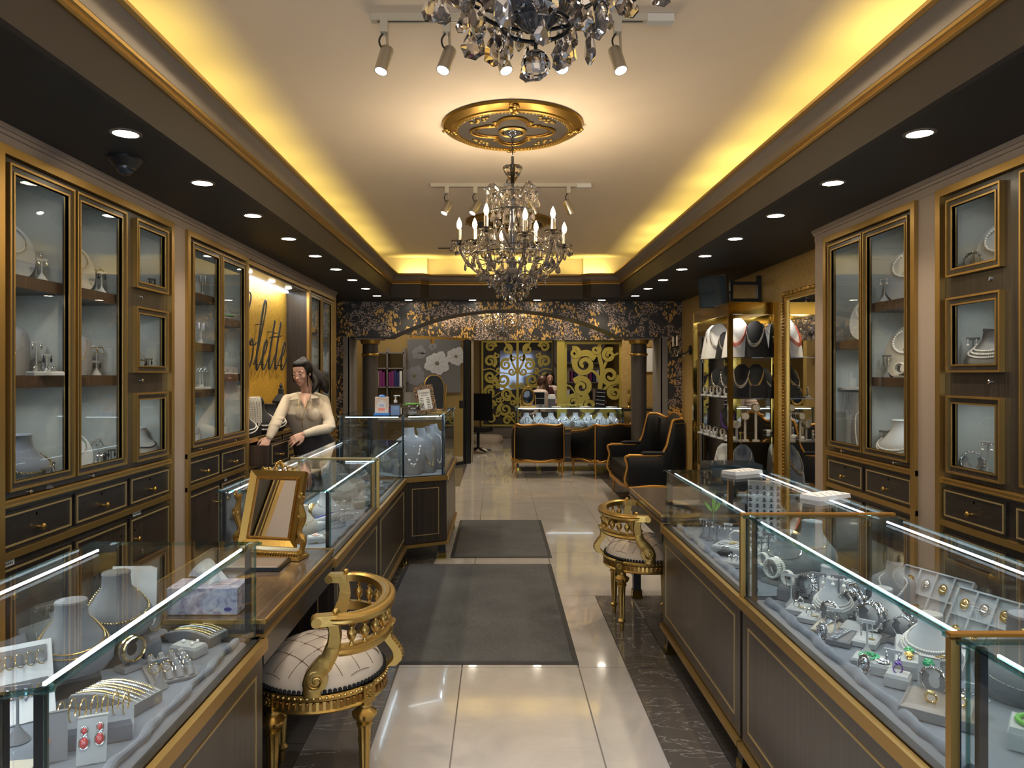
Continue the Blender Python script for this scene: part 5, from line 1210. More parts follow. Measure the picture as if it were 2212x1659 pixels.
# ================================================================ jewellery and its displays
RJ = random.Random(11)
SEEN_L = {}
def lab(s):
    SEEN_L[s] = SEEN_L.get(s, 0)+1; return s
PROTO = {}
def proto(key, fn):
    if key not in PROTO: PROTO[key] = fn()
    return PROTO[key]
def jm(key, mbfn, mat, smooth=True, ang=40):
    "shared mesh data for a jewellery piece"
    k = (key, mat)
    if k not in PROTO:
        me = mbfn().mesh(key, smooth, ang); me.materials.append(MATS[mat]); PROTO[k] = me
    return PROTO[k]
def put1(name, me, label, cat, loc, rz=0, group=None, sc=1, rx=0):
    o = bpy.data.objects.new(name, me); COL.objects.link(o); o.location = loc; o.rotation_euler = (rx, 0, rz); o.scale = (sc,)*3; tag(o, lab(label), cat, group); return o
BS = [(0, .072, .048, 0), (.02, .088, .058, 0), (.05, .092, .060, 0), (.075, .080, .052, .003), (.10, .055, .040, .008), (.125, .037, .034, .012), (.155, .034, .032, .015), (.162, .036, .034, .015), (.166, .034, .032, .015)]
def bs_at(z):
    for a, b in zip(BS, BS[1:]):
        if a[0] <= z <= b[0]:
            f = (z-a[0])/(b[0]-a[0]+1e-9); return tuple(a[i]+(b[i]-a[i])*f for i in range(4))
    return BS[-1]
def mb_bust(): 
    m = MB(); m.loft([ell((0, yo, z), rx, ry, 32) for z, rx, ry, yo in BS]); return m
def neck_path(drop=.06, n=36, off=.003, z0=.135, wide=1.0):
    P = []
    for i in range(n+1):
        a = -2.2+4.4*i/n; z = z0-drop*(max(0, cos(a/2))**2.2)-.0*abs(a); _, rx, ry, yo = bs_at(max(.01, z)); P.append(((rx+off)*sin(a), yo-(ry+off)*cos(a), z))
    return P
def mb_chain(drop, r=.0018, bead=False, step=.0065, off=.003, pendant=0, strands=1, gap=.01):
    m = MB()
    for s in range(strands):
        P = neck_path(drop+s*gap, off=off)
        if bead: beads(m, P, r, step)
        else: m.tube(P, r, 6)
    if pendant: P = neck_path(drop+gap*(strands-1), off=off); p = P[len(P)//2]; m.sph((p[0], p[1]-.003, p[2]-pendant), (pendant*.7, .004, pendant), 8, 6)
    return m
def tallS(u, v):   # tall curved easel bust: u across -1..1, v 0 (bottom) .. 1 (neck top)
    w = .060+.028*sin(min(v, .70)/.70*pi/2)*1 if v < .70 else .088-(.088-.030)*sm(.70, .86, v)
    if v < .05: w *= .92+1.6*v
    return Vector((u*w, .085*v+.030*u*u*(1-.2*v)-.012*sin(pi*v), .27*v))
def mb_tall():
    m = MB(); m.sheet([[tallS(-1+2*i/14, j/22) for j in range(23)] for i in range(15)], .005); m.cyl((0, .06, .18), (0, .13, 0), .004); m.box(-.03, .03, .0, .13, 0, .004); return m
def tall_path(d, n=30, top=.80, wd=.95):
    P = []
    for i in range(n+1): u = -1+2*i/n; p = tallS(u*wd*.8, top-d*(1-abs(u)**1.8)); P.append(p+Vector((0, -.005, 0)))
    return P
def mb_tchain(d, r, bead=False, step=.007, wd=.95, drop=0):
    m = MB(); P = tall_path(d, wd=wd)
    if bead: beads(m, P, r, step)
    else: m.tube(P, r, 5)
    if drop: p = P[len(P)//2]; m.sph((p.x, p.y-.004, p.z-drop*1.1), (drop*.75, .005, drop), 10, 6)
    return m
BUSTN = 0
def bust(loc, rz, where, kind='low', pad='leatherette', neck='gold', style='chain', drop=.06, sc=1.0, strands=1):
    """a display bust (one thing) and the necklace it wears (another)"""
    lname = {'leatherette': 'grey', 'velvet_white': 'pale', 'black_velvet': 'black velvet', 'cream_pad': 'beige', 'velvet': 'dark grey', 'white': 'white'}[pad]
    me = jm('bust', mb_bust, pad) if kind == 'low' else jm('tall_bust', mb_tall, pad)
    put1('display_bust', me, '%s %s bust %s' % (lname, 'necklace' if kind == 'low' else 'tall curved necklace', where), 'display bust', loc, rz, 'necklace busts', sc)
    if not style: return
    key = '%s_%s_%s_%d' % (kind, style, drop, strands)
    f = {('low', 'chain'): lambda: mb_chain(drop, .0016, strands=strands), ('low', 'pendant'): lambda: mb_chain(drop, .0012, pendant=.008, strands=strands), ('low', 'beads'): lambda: mb_chain(drop, .0034, True, .0068, .004, strands=strands, gap=.012),
         ('tall', 'chain'): lambda: mb_tchain(drop*5, .0018), ('tall', 'pendant'): lambda: mb_tchain(drop*5, .0013, drop=.012), ('tall', 'beads'): lambda: mb_tchain(drop*6, .0045, True, .0092), ('tall', 'clover'): lambda: mb_tchain(drop*8, .0012)}[(kind, style)]
    word = {'gold_jewel': 'gold', 'silver': 'silver', 'diamonds': 'sparkling silver', 'pearl': 'white pearl', 'coral': 'coral', 'gold_pave': 'gold', 'black_velvet': 'black', 'blue_stone': 'blue', 'pearl_pink': 'pink pearl'}[neck]
    word2 = {'chain': 'chain necklace', 'pendant': 'necklace with a pendant', 'beads': 'bead necklace', 'clover': 'station necklace'}[style]
    o = put1('necklace', jm(key, f, neck), '%s %s on the bust %s' % (word, word2, where), 'necklace', loc, rz, 'necklaces', sc)
    return o
# earring stand with a pair of earrings
def mb_stand(h):
    m = MB(); m.lathe([(.022, 0), (.020, .003), (.006, .024), (.0028, .032), (.0025, h)], 14); return m
EARR = {'pearl_drop': ('pearl', lambda m: (m.cyl((0, 0, 0), (0, 0, -.016), .0008), m.sph((0, 0, -.022), .0055, 10, 7), m.sph((0, 0, -.002), .003, 6, 5))),
        'chandelier_drop': ('diamonds', lambda m: [m.sph((.006*cos(a)*b, 0, -.004-.010*b), .003, 6, 4) for b in (.4, 1.0, 1.7, 2.3) for a in (0, pi)]),
        'hoop': ('gold_jewel', lambda m: m.torus((0, 0, 0), .014, .0016, Matrix.Translation((0, 0, -.015)) @ Matrix.Rotation(pi/2, 4, 'X') @ Matrix.Rotation(.0, 4, 'Y'), 24, 6)),
        'stud_drop': ('silver', lambda m: (m.sph((0, 0, -.003), .004, 8, 5), m.sph((0, 0, -.016), (.004, .003, .010), 8, 6))),
        'dark_drop': ('dark_glass', lambda m: (m.sph((0, 0, -.003), .003, 8, 5), m.sph((0, 0, -.018), (.005, .003, .012), 8, 6))),
        'long_drop': ('silver', lambda m: [m.sph((0, 0, -.004-.006*k), .0026, 6, 4) for k in range(7)])}
def tstand(loc, rz, where, kind='pearl_drop', h=.085, pad='leatherette', sc=1.0):
    t = thing('earring_stand', lab('%s T-shaped earring stand %s' % ('grey' if pad == 'leatherette' else 'pale' if pad == 'velvet_white' else 'black', where)), 'earring stand', loc, rz, 'earring stands'); t.scale = (sc,)*3
    link('base', jm('tbase%d' % int(h*1000), lambda: mb_stand(h), pad), t); link('bar', jm('tbar', lambda: MB().box(-.022, .022, -.003, .003, -.004, .006), pad, False), t, M=Matrix.Translation((0, 0, h)))
    mat, f = EARR[kind]
    def mk():
        m = MB(); f(m); return m
    for sg in (-1, 1):
        p = Matrix.Rotation(rz, 3, 'Z') @ (Vector((sg*.015, -.005, h))*sc); 
        o = put1('earring', jm(kind, mk, mat), '%s earring, one of a pair on the T-stand %s' % (kind.replace('_', ' '), where), 'earring', Vector(loc)+p, rz, 'earrings on the stand '+where, sc)
def mb_bangle(R=.030, r=.0035, style='plain'):
    m = MB(); T = Matrix.Translation((0, 0, R+r)) @ Matrix.Rotation(pi/2, 4, 'X')
    if style == 'plain': m.torus((0, 0, 0), R, r, T, 32, 8, 1.6)
    elif style == 'beads':
        for j in (-1, 0, 1):
            for k in range(26): a = 2*pi*k/26; m.sph((R*cos(a), R*sin(a), j*.0065), .0040, 6, 4, T)
    else:
        m.torus((0, 0, 0), R, r*.8, T, 28, 6, 2.2)
        for k in range(20): a = 2*pi*k/20; m.sph(((R+r*.4)*cos(a), (R+r*.4)*sin(a), .004*(1 if k % 2 else -1)), r*1.15, 6, 4, T)
    return m
def mb_cuff():   # C-shaped bracelet holder on a foot
    m = MB(); P = [(.024*cos(a), 0, .046+.026*sin(a)) for a in [radians(40-k*10) for k in range(27)]]; m.tube(P, .011, 8, flat=.18, up=(0, 1, 0)); m.box(-.011, .011, -.010, .010, .008, .022); m.fru(-.035, .035, -.024, .024, 0, .010, .003); return m
def cuff(loc, rz, where, mat='diamonds', style='gem', n=2, sc=1.0, pad='leatherette'):
    put1('bracelet_holder', jm('cuff', mb_cuff, pad), 'C-shaped %s bracelet holder %s' % ('grey' if pad == 'leatherette' else 'pale', where), 'bracelet holder', loc, rz, 'bracelet holders', sc)
    w = {'diamonds': 'sparkling', 'gold_jewel': 'gold', 'silver': 'silver', 'pearl': 'pearl', 'gold_pave': 'gold gem-set', 'coral': 'coral'}[mat]
    for k in range(n):
        p = Matrix.Rotation(rz, 3, 'Z') @ (Vector((0, (-.5*(n-1)+k)*.016, .013+.002))*sc)
        put1('bracelet', jm('bangle_'+style, lambda: mb_bangle(.029, .0036, style), mat), '%s bracelet %s on the holder %s' % (w, ['in front', 'behind', 'at the back'][k] if n > 1 else 'standing', where), 'bracelet', Vector(loc)+p, rz, 'bracelets on holders', sc)
def pad_(loc, rz, w, d, h, where, mat='leatherette', name='display_block', kind='display block', inset_=.003, what='block'):
    c = {'leatherette': 'grey', 'cream_pad': 'beige', 'velvet_white': 'pale grey', 'dark_metal': 'dark', 'velvet': 'dark grey velvet', 'white': 'white', 'black_velvet': 'black'}[mat]
    t = thing(name, lab('%s %s %s' % (c, what, where)), kind, loc, rz, 'display blocks and trays')
    MB().fru(-w/2, w/2, -d/2, d/2, 0, h*.75, 0).build('block', mat, t, smooth=False); MB().fru(-w/2+.001, w/2-.001, -d/2+.001, d/2-.001, h*.75, h, inset_).build('cushion', mat, t, smooth=False); return t
def mb_ring(stone=True):
    m = MB(); m.torus((0, 0, 0), .0095, .0016, Matrix.Rotation(pi/2, 4, 'X'), 20, 6); 
    if stone:
        m.sph((0, 0, .0125), (.0055, .0055, .004), 8, 5)
        for k in range(6): a = k*pi/3; m.sph((.0055*cos(a), .0055*sin(a), .0115), .0022, 5, 4)
    return m
def rings_row(t_loc, rz, nx, ny, dx, dy, z, where, mats, group, step=0.0, sc=1.0):
    for j in range(ny):
        for i in range(nx):
            p = Matrix.Rotation(rz, 3, 'Z') @ Vector(((i-(nx-1)/2)*dx, (j-(ny-1)/2)*dy, z+j*step)); mt = mats[(i*3+j*5) % len(mats)]
            put1('ring', jm('ring', mb_ring, mt), '%s ring set in the %s' % ({'diamonds': 'sparkling silver', 'gold_jewel': 'gold', 'gold_pave': 'gold gem-set', 'silver': 'silver', 'green_stone': 'green', 'purple_stone': 'purple'}[mt], where), 'ring', Vector(t_loc)+p, rz+.2*((i+j) % 3), group, sc)
def ring_cones(loc, rz, nx, ny, where, mats, group):
    t = pad_(loc, rz, nx*.028+.012, ny*.036+.012, .008, where, 'leatherette', 'ring_tray', 'tray', what='ring tray with slanted finger cones')
    for j in range(ny):
        for i in range(nx):
            q = Vector(((i-(nx-1)/2)*.027, (j-(ny-1)/2)*.035, .008)); K = Matrix.Translation(q) @ Matrix.Rotation(-.75, 4, 'X')
            link('finger_cone', jm('cone', lambda: MB().lathe([(.011, -.006), (.0105, .012), (.0085, .034), (.003, .039), (0, .040)], 16), 'leatherette'), t, M=Matrix.Translation(q+Vector((0, -.012, 0))) @ Matrix.Rotation(-.8, 4, 'X'))
            p = Matrix.Rotation(rz, 3, 'Z') @ (q+Vector((0, .004, .018))); o = put1('ring', jm('cring', mb_ring, mats[(i*2+j*3) % len(mats)]), 'ring on a finger cone in the %s' % where, 'ring', Vector(loc)+p, rz, group, 1.0, rx=0)
            o.rotation_euler = (-.8, 0, rz)
def brooch_tray(loc, rz, nx, ny, where, gold=True, w=.24, h=.15, lean=.9):
    t = thing('brooch_tray', lab('slanted compartment tray of brooches %s' % where), 'tray', loc, rz, 'slanted trays'); K = Matrix.Rotation(lean, 4, 'X')
    MB().box(-w/2, w/2, 0, h, -.012, 0, K).build('tray_back', 'velvet_white', t, smooth=False)
    for i in range(nx+1): x = -w/2+i*w/nx; MB().box(x-.0025, x+.0025, 0, h, 0, .010, K).build('divider', 'velvet_white', t, smooth=False)
    for j in range(ny+1): y = j*h/ny; MB().box(-w/2, w/2, y-.0025, y+.0025, 0, .010, K).build('divider', 'velvet_white', t, smooth=False)
    MB().box(-.02, .02, h*cos(lean)*.8, h*cos(lean)*.8+.05, 0, .005).build('foot', 'leatherette', t, smooth=False)
    R = Matrix.Translation(loc) @ Matrix.Rotation(rz, 4, 'Z') @ K
    for j in range(ny):
        for i in range(nx):
            q = Vector((-w/2+(i+.5)*w/nx, (j+.45)*h/ny, .004)); k = (i*2+j) % 3
            def cameo():
                m = MB(); m.torus((0, 0, 0), .014, .003, Matrix.Diagonal((.85, 1.1, 1, 1)), 20, 6); m.sph((0, 0, .001), (.011, .0145, .004), 14, 6); return m
            def spray():
                m = MB(); 
                for a in range(8): m.sph((.009*cos(a*.8), .011*sin(a*.8), .004), (.005, .003, .003), 6, 4, None)
                m.sph((0, 0, .005), .005, 8, 5); m.cyl((0, -.018, .003), (0, .012, .003), .0015); return m
            fn, nm = ((cameo, 'cameo'), (spray, 'spray'), (spray, 'spray'))[k] if not (j == ny-1 and gold) else (cameo, 'cameo')
            o = put1('brooch', jm('brooch_'+nm, fn, ['gold_pave', 'gold_jewel', 'diamonds'][(i+j) % 3] if gold else ['diamonds', 'silver', 'pearl'][(i+j) % 3]), '%s brooch in the slanted tray %s' % (nm, where), 'brooch', (0, 0, 0), 0, 'brooches in the slanted tray '+where)
            o.matrix_world = R @ Matrix.Translation(q)
            if nm == 'cameo': pass
def lying_bracelet(loc, rz, where, mat, L_=.09, style='links', word='gem-set'):
    def mk():
        m = MB()
        if style == 'links':
            for k in range(int(L_/.008)): x = -L_/2+k*.008; m.torus((x, 0, .003), .0055, .0018, Matrix.Diagonal((1, 1, 1, 1)), 10, 5); m.sph((x, 0, .005), .0028, 6, 4)
        else:
            for r in (-1, 0, 1):
                for k in range(int(L_/.0066)): m.sph((-L_/2+k*.0066, r*.006, .0035), .0034, 6, 4)
        return m
    put1('bracelet', jm('lying_%s_%d' % (style, L_*1000), mk, mat), '%s bracelet lying %s' % (word, where), 'bracelet', loc, rz, 'bracelets lying flat')
def ramp_(loc, rz, w, d, h, where, n=5, mats=('gold_jewel',), L2=None):
    t = thing('bracelet_ramp', lab('grey wave-shaped bracelet ramp %s' % where), 'display block', loc, rz, 'bracelet ramps')
    prof = [(x*d, h*(.45+.55*sin(pi*(.15+.75*x))**1.2)) for x in [k/12 for k in range(13)]]
    poly = [(-d/2, 0)]+[(a-d/2, b) for a, b in prof]+[(d/2, 0)]
    K = Matrix(((0, 0, 1, 0), (1, 0, 0, 0), (0, 1, 0, 0), (0, 0, 0, 1)))
    MB().prism(poly, -w/2, w/2, K).build('ramp', 'leatherette', t, ang=25)
    for k in range(n+1): x = -w/2+.008+k*(w-.016)/n; MB().tube([(x, a-d/2, b+.0005) for a, b in prof], .0022, 5).build('ridge', 'velvet_white', t)
    for k in range(n):
        x = -w/2+.008+(k+.5)*(w-.016)/n; m = MB(); beads(m, [(x+.0015*sin(a*60), a-d/2, b+.004) for a, b in prof[1:-1]], .0030, .0052)
        mt = mats[k % len(mats)]; o = m.build('bracelet', mt, None); o.location = loc; o.rotation_euler = (0, 0, rz); tag(o, lab('%s chain bracelet on the wavy ramp %s' % ({'gold_jewel': 'gold', 'gold_pave': 'gold gem-set', 'diamonds': 'sparkling', 'silver': 'silver'}[mt], where)), 'bracelet', 'bracelets on the ramp '+where)
def pt(px, py, z=.69): return at(px, py, z)
def vroll(x0, y0, y1, sg, case):      # rumpled velvet roll along the front of the deck
    n = 60; P = [(x0+sg*.004*sin(i*.5)+sg*.002*sin(i*1.3), y0+(y1-y0)*i/n, .696+.0015*sin(i*.8)) for i in range(n+1)]
    o = MB().tube(P, [.0145+.0022*sin(i*.55)+.0012*sin(i*1.7) for i in range(n+1)], 12, flat=.7).build('velvet_roll', 'velvet', None); tag(o, lab('rumpled grey-blue velvet roll edging the deck of the %s' % case), 'velvet roll')
vroll(XB-.075, 1.30, 2.25, -1, 'near left showcase'); vroll(XB-.07, 3.34, 4.48, -1, 'left showcase behind the table mirror'); vroll(XB-.07, 4.58, 5.74, -1, 'left showcase before the corner')
vroll(XA+.075, 2.79, 3.96, 1, 'right-hand showcase by the far gold chair'); vroll(XA+.080, 1.53, 2.66, 1, 'middle right-hand showcase')
# ------------------------------------------------ near left showcase (D)
D = 'in the near left showcase'
Z0 = .691
pad_(Vector((-1.13, 1.92, Z0)), radians(35), .13, .09, .05, 'under the nearer bust, '+D, 'dark_metal')
bust(Vector((-1.13, 1.92, Z0+.05)), radians(35), 'with the wide neckline, '+D, 'low', 'leatherette', 'gold_jewel', 'chain', .075, 1.12, 2)
pad_(Vector((-1.115, 2.12, Z0)), radians(35), .13, .09, .075, 'under the bust by the leaflets, '+D, 'dark_metal')
bust(Vector((-1.115, 2.12, Z0+.075)), radians(35), 'beside the white cards, '+D, 'low', 'leatherette', 'gold_pave', 'beads', .085, 1.1)
P0 = at(330, 1412, Z0); pad_(P0, radians(30), .045, .045, .055, 'under two gold bangles, '+D, what='pedestal'); cuff(P0+Vector((0, 0, .055)), radians(70), 'on the grey pedestal, '+D, 'gold_pave', 'gem', 2, 1.0)
ramp_(at(425, 1382, Z0), radians(72), .085, .17, .040, 'at the far end, '+D, 5, ('gold_jewel', 'gold_pave', 'silver'))
P0 = at(408, 1412, Z0); pad_(P0, radians(70), .055, .095, .030, 'holding a pearl set, '+D, 'velvet_white', what='small box')
for k, (dx, dy) in enumerate(((-.02, .01), (.015, -.012), (.022, .010))): put1('pearl', jm('pearl1', lambda: MB().sph((0, 0, .005), .005, 10, 8), 'pearl'), 'single pearl on the pale box '+D, 'pearl', P0+Vector((dx, dy, .030)), 0, 'pearls on the pale box')
ring_cones(at(368, 1452, Z0), radians(35), 4, 4, 'middle of the deck, '+D, ['diamonds', 'gold_pave', 'diamonds', 'silver'], 'rings on cones in the near left showcase')
cuff(at(285, 1442, Z0), radians(60), 'left of the ring tray, '+D, 'gold_pave', 'plain', 2, 1.15)
tstand(at(345, 1485, Z0), radians(40), 'in front of the ring tray, '+D, 'hoop', .07)
ramp_(at(250, 1520, Z0), radians(72), .10, .20, .042, 'near the front, '+D, 6, ('gold_jewel', 'silver', 'gold_pave'))
P0 = at(205, 1590, Z0); pad_(P0, radians(25), .16, .10, .045, 'slotted for hoops, '+D, 'velvet', what='long box')
for k in range(7):
    q = Matrix.Rotation(radians(25), 3, 'Z') @ Vector((-.068+.022*k, .01*(k % 2), .043)); o = put1('hoop_earring', jm('hoopbig', lambda: MB().torus((0, 0, .024), .025, .0019, Matrix.Rotation(0, 4, 'X') @ Matrix.Translation((0, 0, 0)) @ Matrix.Rotation(0, 4, 'X'), 30, 6) if False else MB().torus((0, 0, 0), .025, .0019, Matrix.Translation((0, 0, .022)) @ Matrix.Rotation(pi/2, 4, 'X'), 30, 6), 'gold_jewel'), 'large gold hoop earring standing in the slotted box', 'earring', P0+q, radians(25+78), 'hoops in the slotted box')
def card(loc, rz, w, h, where, lean=.25, mat='leatherette'):
    t = thing('earring_card', lab('grey upright earring card %s' % where), 'earring card', loc, rz, 'earring cards'); K = Matrix.Rotation(-lean, 4, 'X')
    MB().box(-w/2, w/2, 0, .004, 0, h, K).build('card', mat, t, smooth=False); MB().box(-w/2, w/2, 0, .03, h-.003, h, K).build('folded_top', mat, t, smooth=False); MB().box(-.008, .008, .003, .05, 0, .004).build('foot', mat, t, smooth=False); return Matrix.Translation(loc) @ Matrix.Rotation(rz, 4, 'Z') @ K
KC = card(at(197, 1650, Z0), radians(22), .058, .095, 'with two red drop earrings, '+D, mat='velvet_white')
for sg in (-1, 1):
    e = thing('drop_earring', 'red stone drop earring on the upright card, %s of the pair' % ('left one' if sg < 0 else 'right one'), 'earring', (0, 0, 0), 0, 'red drop earrings'); e.matrix_world = KC @ Matrix.Translation((sg*.015, -.003, .048+(.004 if sg > 0 else 0)))
    for (z, a, b) in ((.020, .0052, .007), (-.004, .0085, .0115)):
        MB().sph((0, 0, z), (a, .004, b), 16, 8).build('red_stone', 'red_stone', e); MB().torus((0, 0, 0), a+.001, .0013, Matrix.Translation((0, 0, z)) @ Matrix.Rotation(pi/2, 4, 'X') @ Matrix.Diagonal((1, b/a, 1, 1)), 20, 5).build('halo', 'diamonds', e)
KC = card(at(100, 1658, Z0)+Vector((0, .02, 0)), radians(30), .058, .10, 'left of the red earrings, '+D)
e = put1('drop_earring', jm('redsmall', lambda: MB().sph((0, 0, 0), (.008, .004, .011), 14, 8), 'coral'), 'orange-red drop earring on the grey card at the glass corner', 'earring', (0, 0, 0)); e.matrix_world = KC @ Matrix.Translation((-.012, -.004, .045))
tstand(at(38, 1600, Z0), radians(20), 'at the glass corner, '+D, 'stud_drop', .10, 'leatherette', 1.2)
pad_(at(10, 1700, Z0), radians(10), .10, .10, .03, 'at the lower left corner, '+D, 'cream_pad', what='low pad')
# sloping white board with rows of hoops
t = thing('hoop_board', 'white slanted board hung with rows of gold hoops in the near left showcase', 'earring card', (-1.165, 1.72, Z0), radians(38)); K = Matrix.Rotation(-.55, 4, 'X')
MB().box(-.10, .10, 0, .004, 0, .19, K).build('board', 'white', t, smooth=False)
for z in (.085, .165): MB().box(-.088, .088, -.004, 0, z-.028, z+.012, K).build('velvet_strip', 'leatherette', t, smooth=False)
MB().box(-.02, .02, 0, .14, 0, .004).build('foot', 'white', t, smooth=False)
R = Matrix.Translation((-1.165, 1.72, Z0)) @ Matrix.Rotation(radians(38), 4, 'Z') @ K
for r, z in enumerate((.16, .08)):
    for k in range(8 if r == 0 else 9):
        o = put1('hoop_earring', jm('hoopB%d' % r, lambda: MB().torus((0, 0, 0), .017-.005*r, .0014, Matrix.Translation((0, 0, -.015+.004*r)) @ Matrix.Rotation(pi/2, 4, 'X') @ Matrix.Rotation(0, 4, 'Y'), 24, 6), 'gold_jewel'), '%s gold hoop hanging on the slanted white board' % ('larger' if r == 0 else 'smaller'), 'earring', (0, 0, 0), 0, '%s hoops on the white board' % ('larger' if r == 0 else 'smaller'))
        o.matrix_world = R @ Matrix.Translation((-.080+.022*k-(.0 if r == 0 else .004), -.012, z)) @ Matrix.Rotation(.9, 4, 'Z')
# back row of pendant boards
for k in range(6):
    y = 1.45+k*.135; L0 = Vector((-1.225, y, Z0)); t = thing('pendant_board', lab('tall slanted pale board with a hanging pendant, %s from the aisle end of the back row' % ['sixth', 'fifth', 'fourth', 'third', 'second', 'first'][k]), 'display board', L0, radians(70), 'pendant boards'); K = Matrix.Rotation(-.35, 4, 'X')
    MB().box(-.055, .055, 0, .005, 0, .16, K).build('board', 'leatherette', t, smooth=False)
    R = Matrix.Translation(L0) @ Matrix.Rotation(radians(70), 4, 'Z') @ K
    for q in (-1, 1):
        def mk():
            m = MB(); m.tube([(-.012, 0, .065), (-.004, 0, .02), (0, 0, 0), (.004, 0, .02), (.012, 0, .065)], .0010, 5); m.sph((0, 0, -.006), (.005, .003, .008), 8, 6); return m
        o = put1('pendant', jm('pendant_n', mk, 'silver' if (k+q) % 2 else 'gold_jewel'), '%s pendant on a fine chain on the slanted back boards' % ('silver' if (k+q) % 2 else 'gold'), 'pendant', (0, 0, 0), 0, '%s pendants on the back boards' % ('silver' if (k+q) % 2 else 'gold')); o.matrix_world = R @ Matrix.Translation((q*.026, -.003, .07))
# white leaflets standing at the end of the case
for k in range(3):
    t = put1('leaflet', jm('leaflet', lambda: MB().box(-.06, .06, 0, .003, 0, .235, Matrix.Rotation(-.10, 4, 'X')), 'paper', False), 'tall white printed leaflet, %s of three standing in the near left showcase' % ['front one', 'middle one', 'rear one'][k], 'leaflet', (-1.12-.015*k, 2.23+.014*k, Z0), radians(12-4*k), 'white leaflets')
MB().box(-.045, .045, -.001, 0, .205, .212, Matrix.Rotation(-.10, 4, 'X')).build('printed_line', 'blue_liquid', t, smooth=False)
# on the desk: tissue box and leather pad
t = thing('tissue_box', 'lilac marbled tissue box with a white tissue sticking out, on the desk', 'tissue box', (-.965, 2.42, .746), radians(0))
MB().box(-.115, .115, -.06, .06, 0, .085).build('carton', 'marble_print', t, smooth=False)
MB().prism([(.032*cos(a), .014*sin(a)) for a in [2*pi*k/20 for k in range(20)]], .085, .0855).build('slot', 'white', t, smooth=False)
m = MB(); m.prism([(.013*cos(a), .006*sin(a)) for a in [2*pi*k/20 for k in range(20)]], 0, .001, Matrix.Translation((.085, -.0605, .018)) @ Matrix.Rotation(pi/2, 4, 'X')); m.build('oval_logo', 'blue_stone', t, smooth=False)
G = []
for i in range(13):
    a = i/12; row = []
    for j in range(9):
        b = j/8; w = .02+.05*b; row.append(Vector(((a-.5)*2*w+.012*sin(6*b), .012*sin(a*9+b*3)+.004*cos(a*14), .083+.085*b*(1-.35*abs(a-.45)*2)-.018*b*b*(a-.5)**2*8)))
    G.append(row)
MB().sheet(G, .0015).build('tissue', 'tissue', t)
t = thing('desk_pad', 'dark leather tray pad lying on the desk before the table mirror', 'desk pad', (-.99, 2.98, .745), 0)
MB().fru(-.11, .12, -.10, .07, 0, .014, .004).build('pad', 'dark_metal', t, smooth=False); MB().fru(-.10, .11, -.09, .06, .013, .016, .003).build('inner_felt', 'taupe_cove', t, smooth=False)
t = thing('desk_pad', 'dark tray pad on the farther desk beside the black case end', 'desk pad', (1.14, 4.30, .745), 0)
MB().fru(-.13, .14, -.10, .08, 0, .024, .004).build('pad', 'dark_metal', t, smooth=False); MB().fru(-.11, .12, -.08, .06, .023, .026, .003).build('inner_felt', 'taupe_paint', t, smooth=False)
# ------------------------------------------------ showcase behind the mirror (E) and next (E2)
E = 'in the showcase behind the mirror'; E2 = 'in the third left showcase'
for k, (px, py, w, mt) in enumerate(((665, 1150, .05, 'silver'), (700, 1128, .05, 'diamonds'))):
    P0 = at(px, py, Z0); pad_(P0, radians(-20), .055, .26, .035, '%s carrying a gem bracelet, ' % ['closest to the mirror', 'next to the aisle glass'][k]+E, 'velvet_white', what='long block')
    lying_bracelet(P0+Vector((0, 0, .035)), radians(70), 'on the long block %s, ' % ['closest to the mirror', 'next to the aisle glass'][k]+E, ['silver', 'blue_stone'][k], .20, word=['silver', 'blue gem'][k])
P0 = at(682, 1170, Z0); pad_(P0, radians(20), .08, .07, .03, 'with a pink brooch, '+E, 'velvet_white'); 
def flower(n=7, r=.012):
    m = MB()
    for k in range(n): a = 2*pi*k/n; m.sph((r*cos(a), r*sin(a), .004), (.007, .007, .004), 7, 5)
    for k in range(5): a = 2*pi*k/5; m.sph((r*.5*cos(a), r*.5*sin(a), .008), (.005, .005, .004), 7, 5)
    m.sph((0, 0, .010), .004, 8, 5); return m
put1('brooch', jm('flowerB', flower, 'pearl_pink'), 'pink flower brooch on the pale block '+E, 'brooch', P0+Vector((0, 0, .03)))
for k, (px, py) in enumerate(((668, 1098), (655, 1120))): lying_bracelet(at(px, py, Z0), radians(35), 'on the deck %s, ' % ['under the glass roll', 'beside the block'][k]+E, 'silver', .07, 'rows', 'silver beaded')
m = MB(); m.sph((0, 0, .045), (.045, .045, .042), 16, 12); o = m.build('round_box', 'gold_pave', None); o.location = at(663, 1128, Z0)+Vector((0, .12, 0)); tag(o, 'round patterned gold trinket ball '+E, 'ornament')
for k, (px, py, kd) in enumerate(((760, 1100, 'chandelier_drop'), (768, 1082, 'long_drop'), (782, 1068, 'stud_drop'), (737, 1078, 'chandelier_drop'))): tstand(at(px, py, Z0), radians(35), '%s of four, ' % ['first', 'second', 'third', 'innermost'][k]+E, kd, .085, 'velvet_white')
for k, (px, py, mt) in enumerate(((745, 1118, 'diamonds'), (775, 1094, 'diamonds'), (738, 1100, 'gold_pave'), (802, 1056, 'silver'))):
    P0 = at(px, py, Z0); pad_(P0, radians(30), .085, .075, .026+.006*(k % 2), '%s along the aisle glass, ' % ['nearest', 'second', 'inner', 'farthest'][k]+E, ['velvet_white', 'cream_pad'][k % 2], what='ring block'); rings_row(P0, radians(30), 3, 2, .024, .03, .036, '%s ring block ' % ['nearest', 'second', 'inner', 'farthest'][k]+E, [mt, 'silver'], 'rings on the %s block %s' % (['nearest', 'second', 'inner', 'farthest'][k], E))
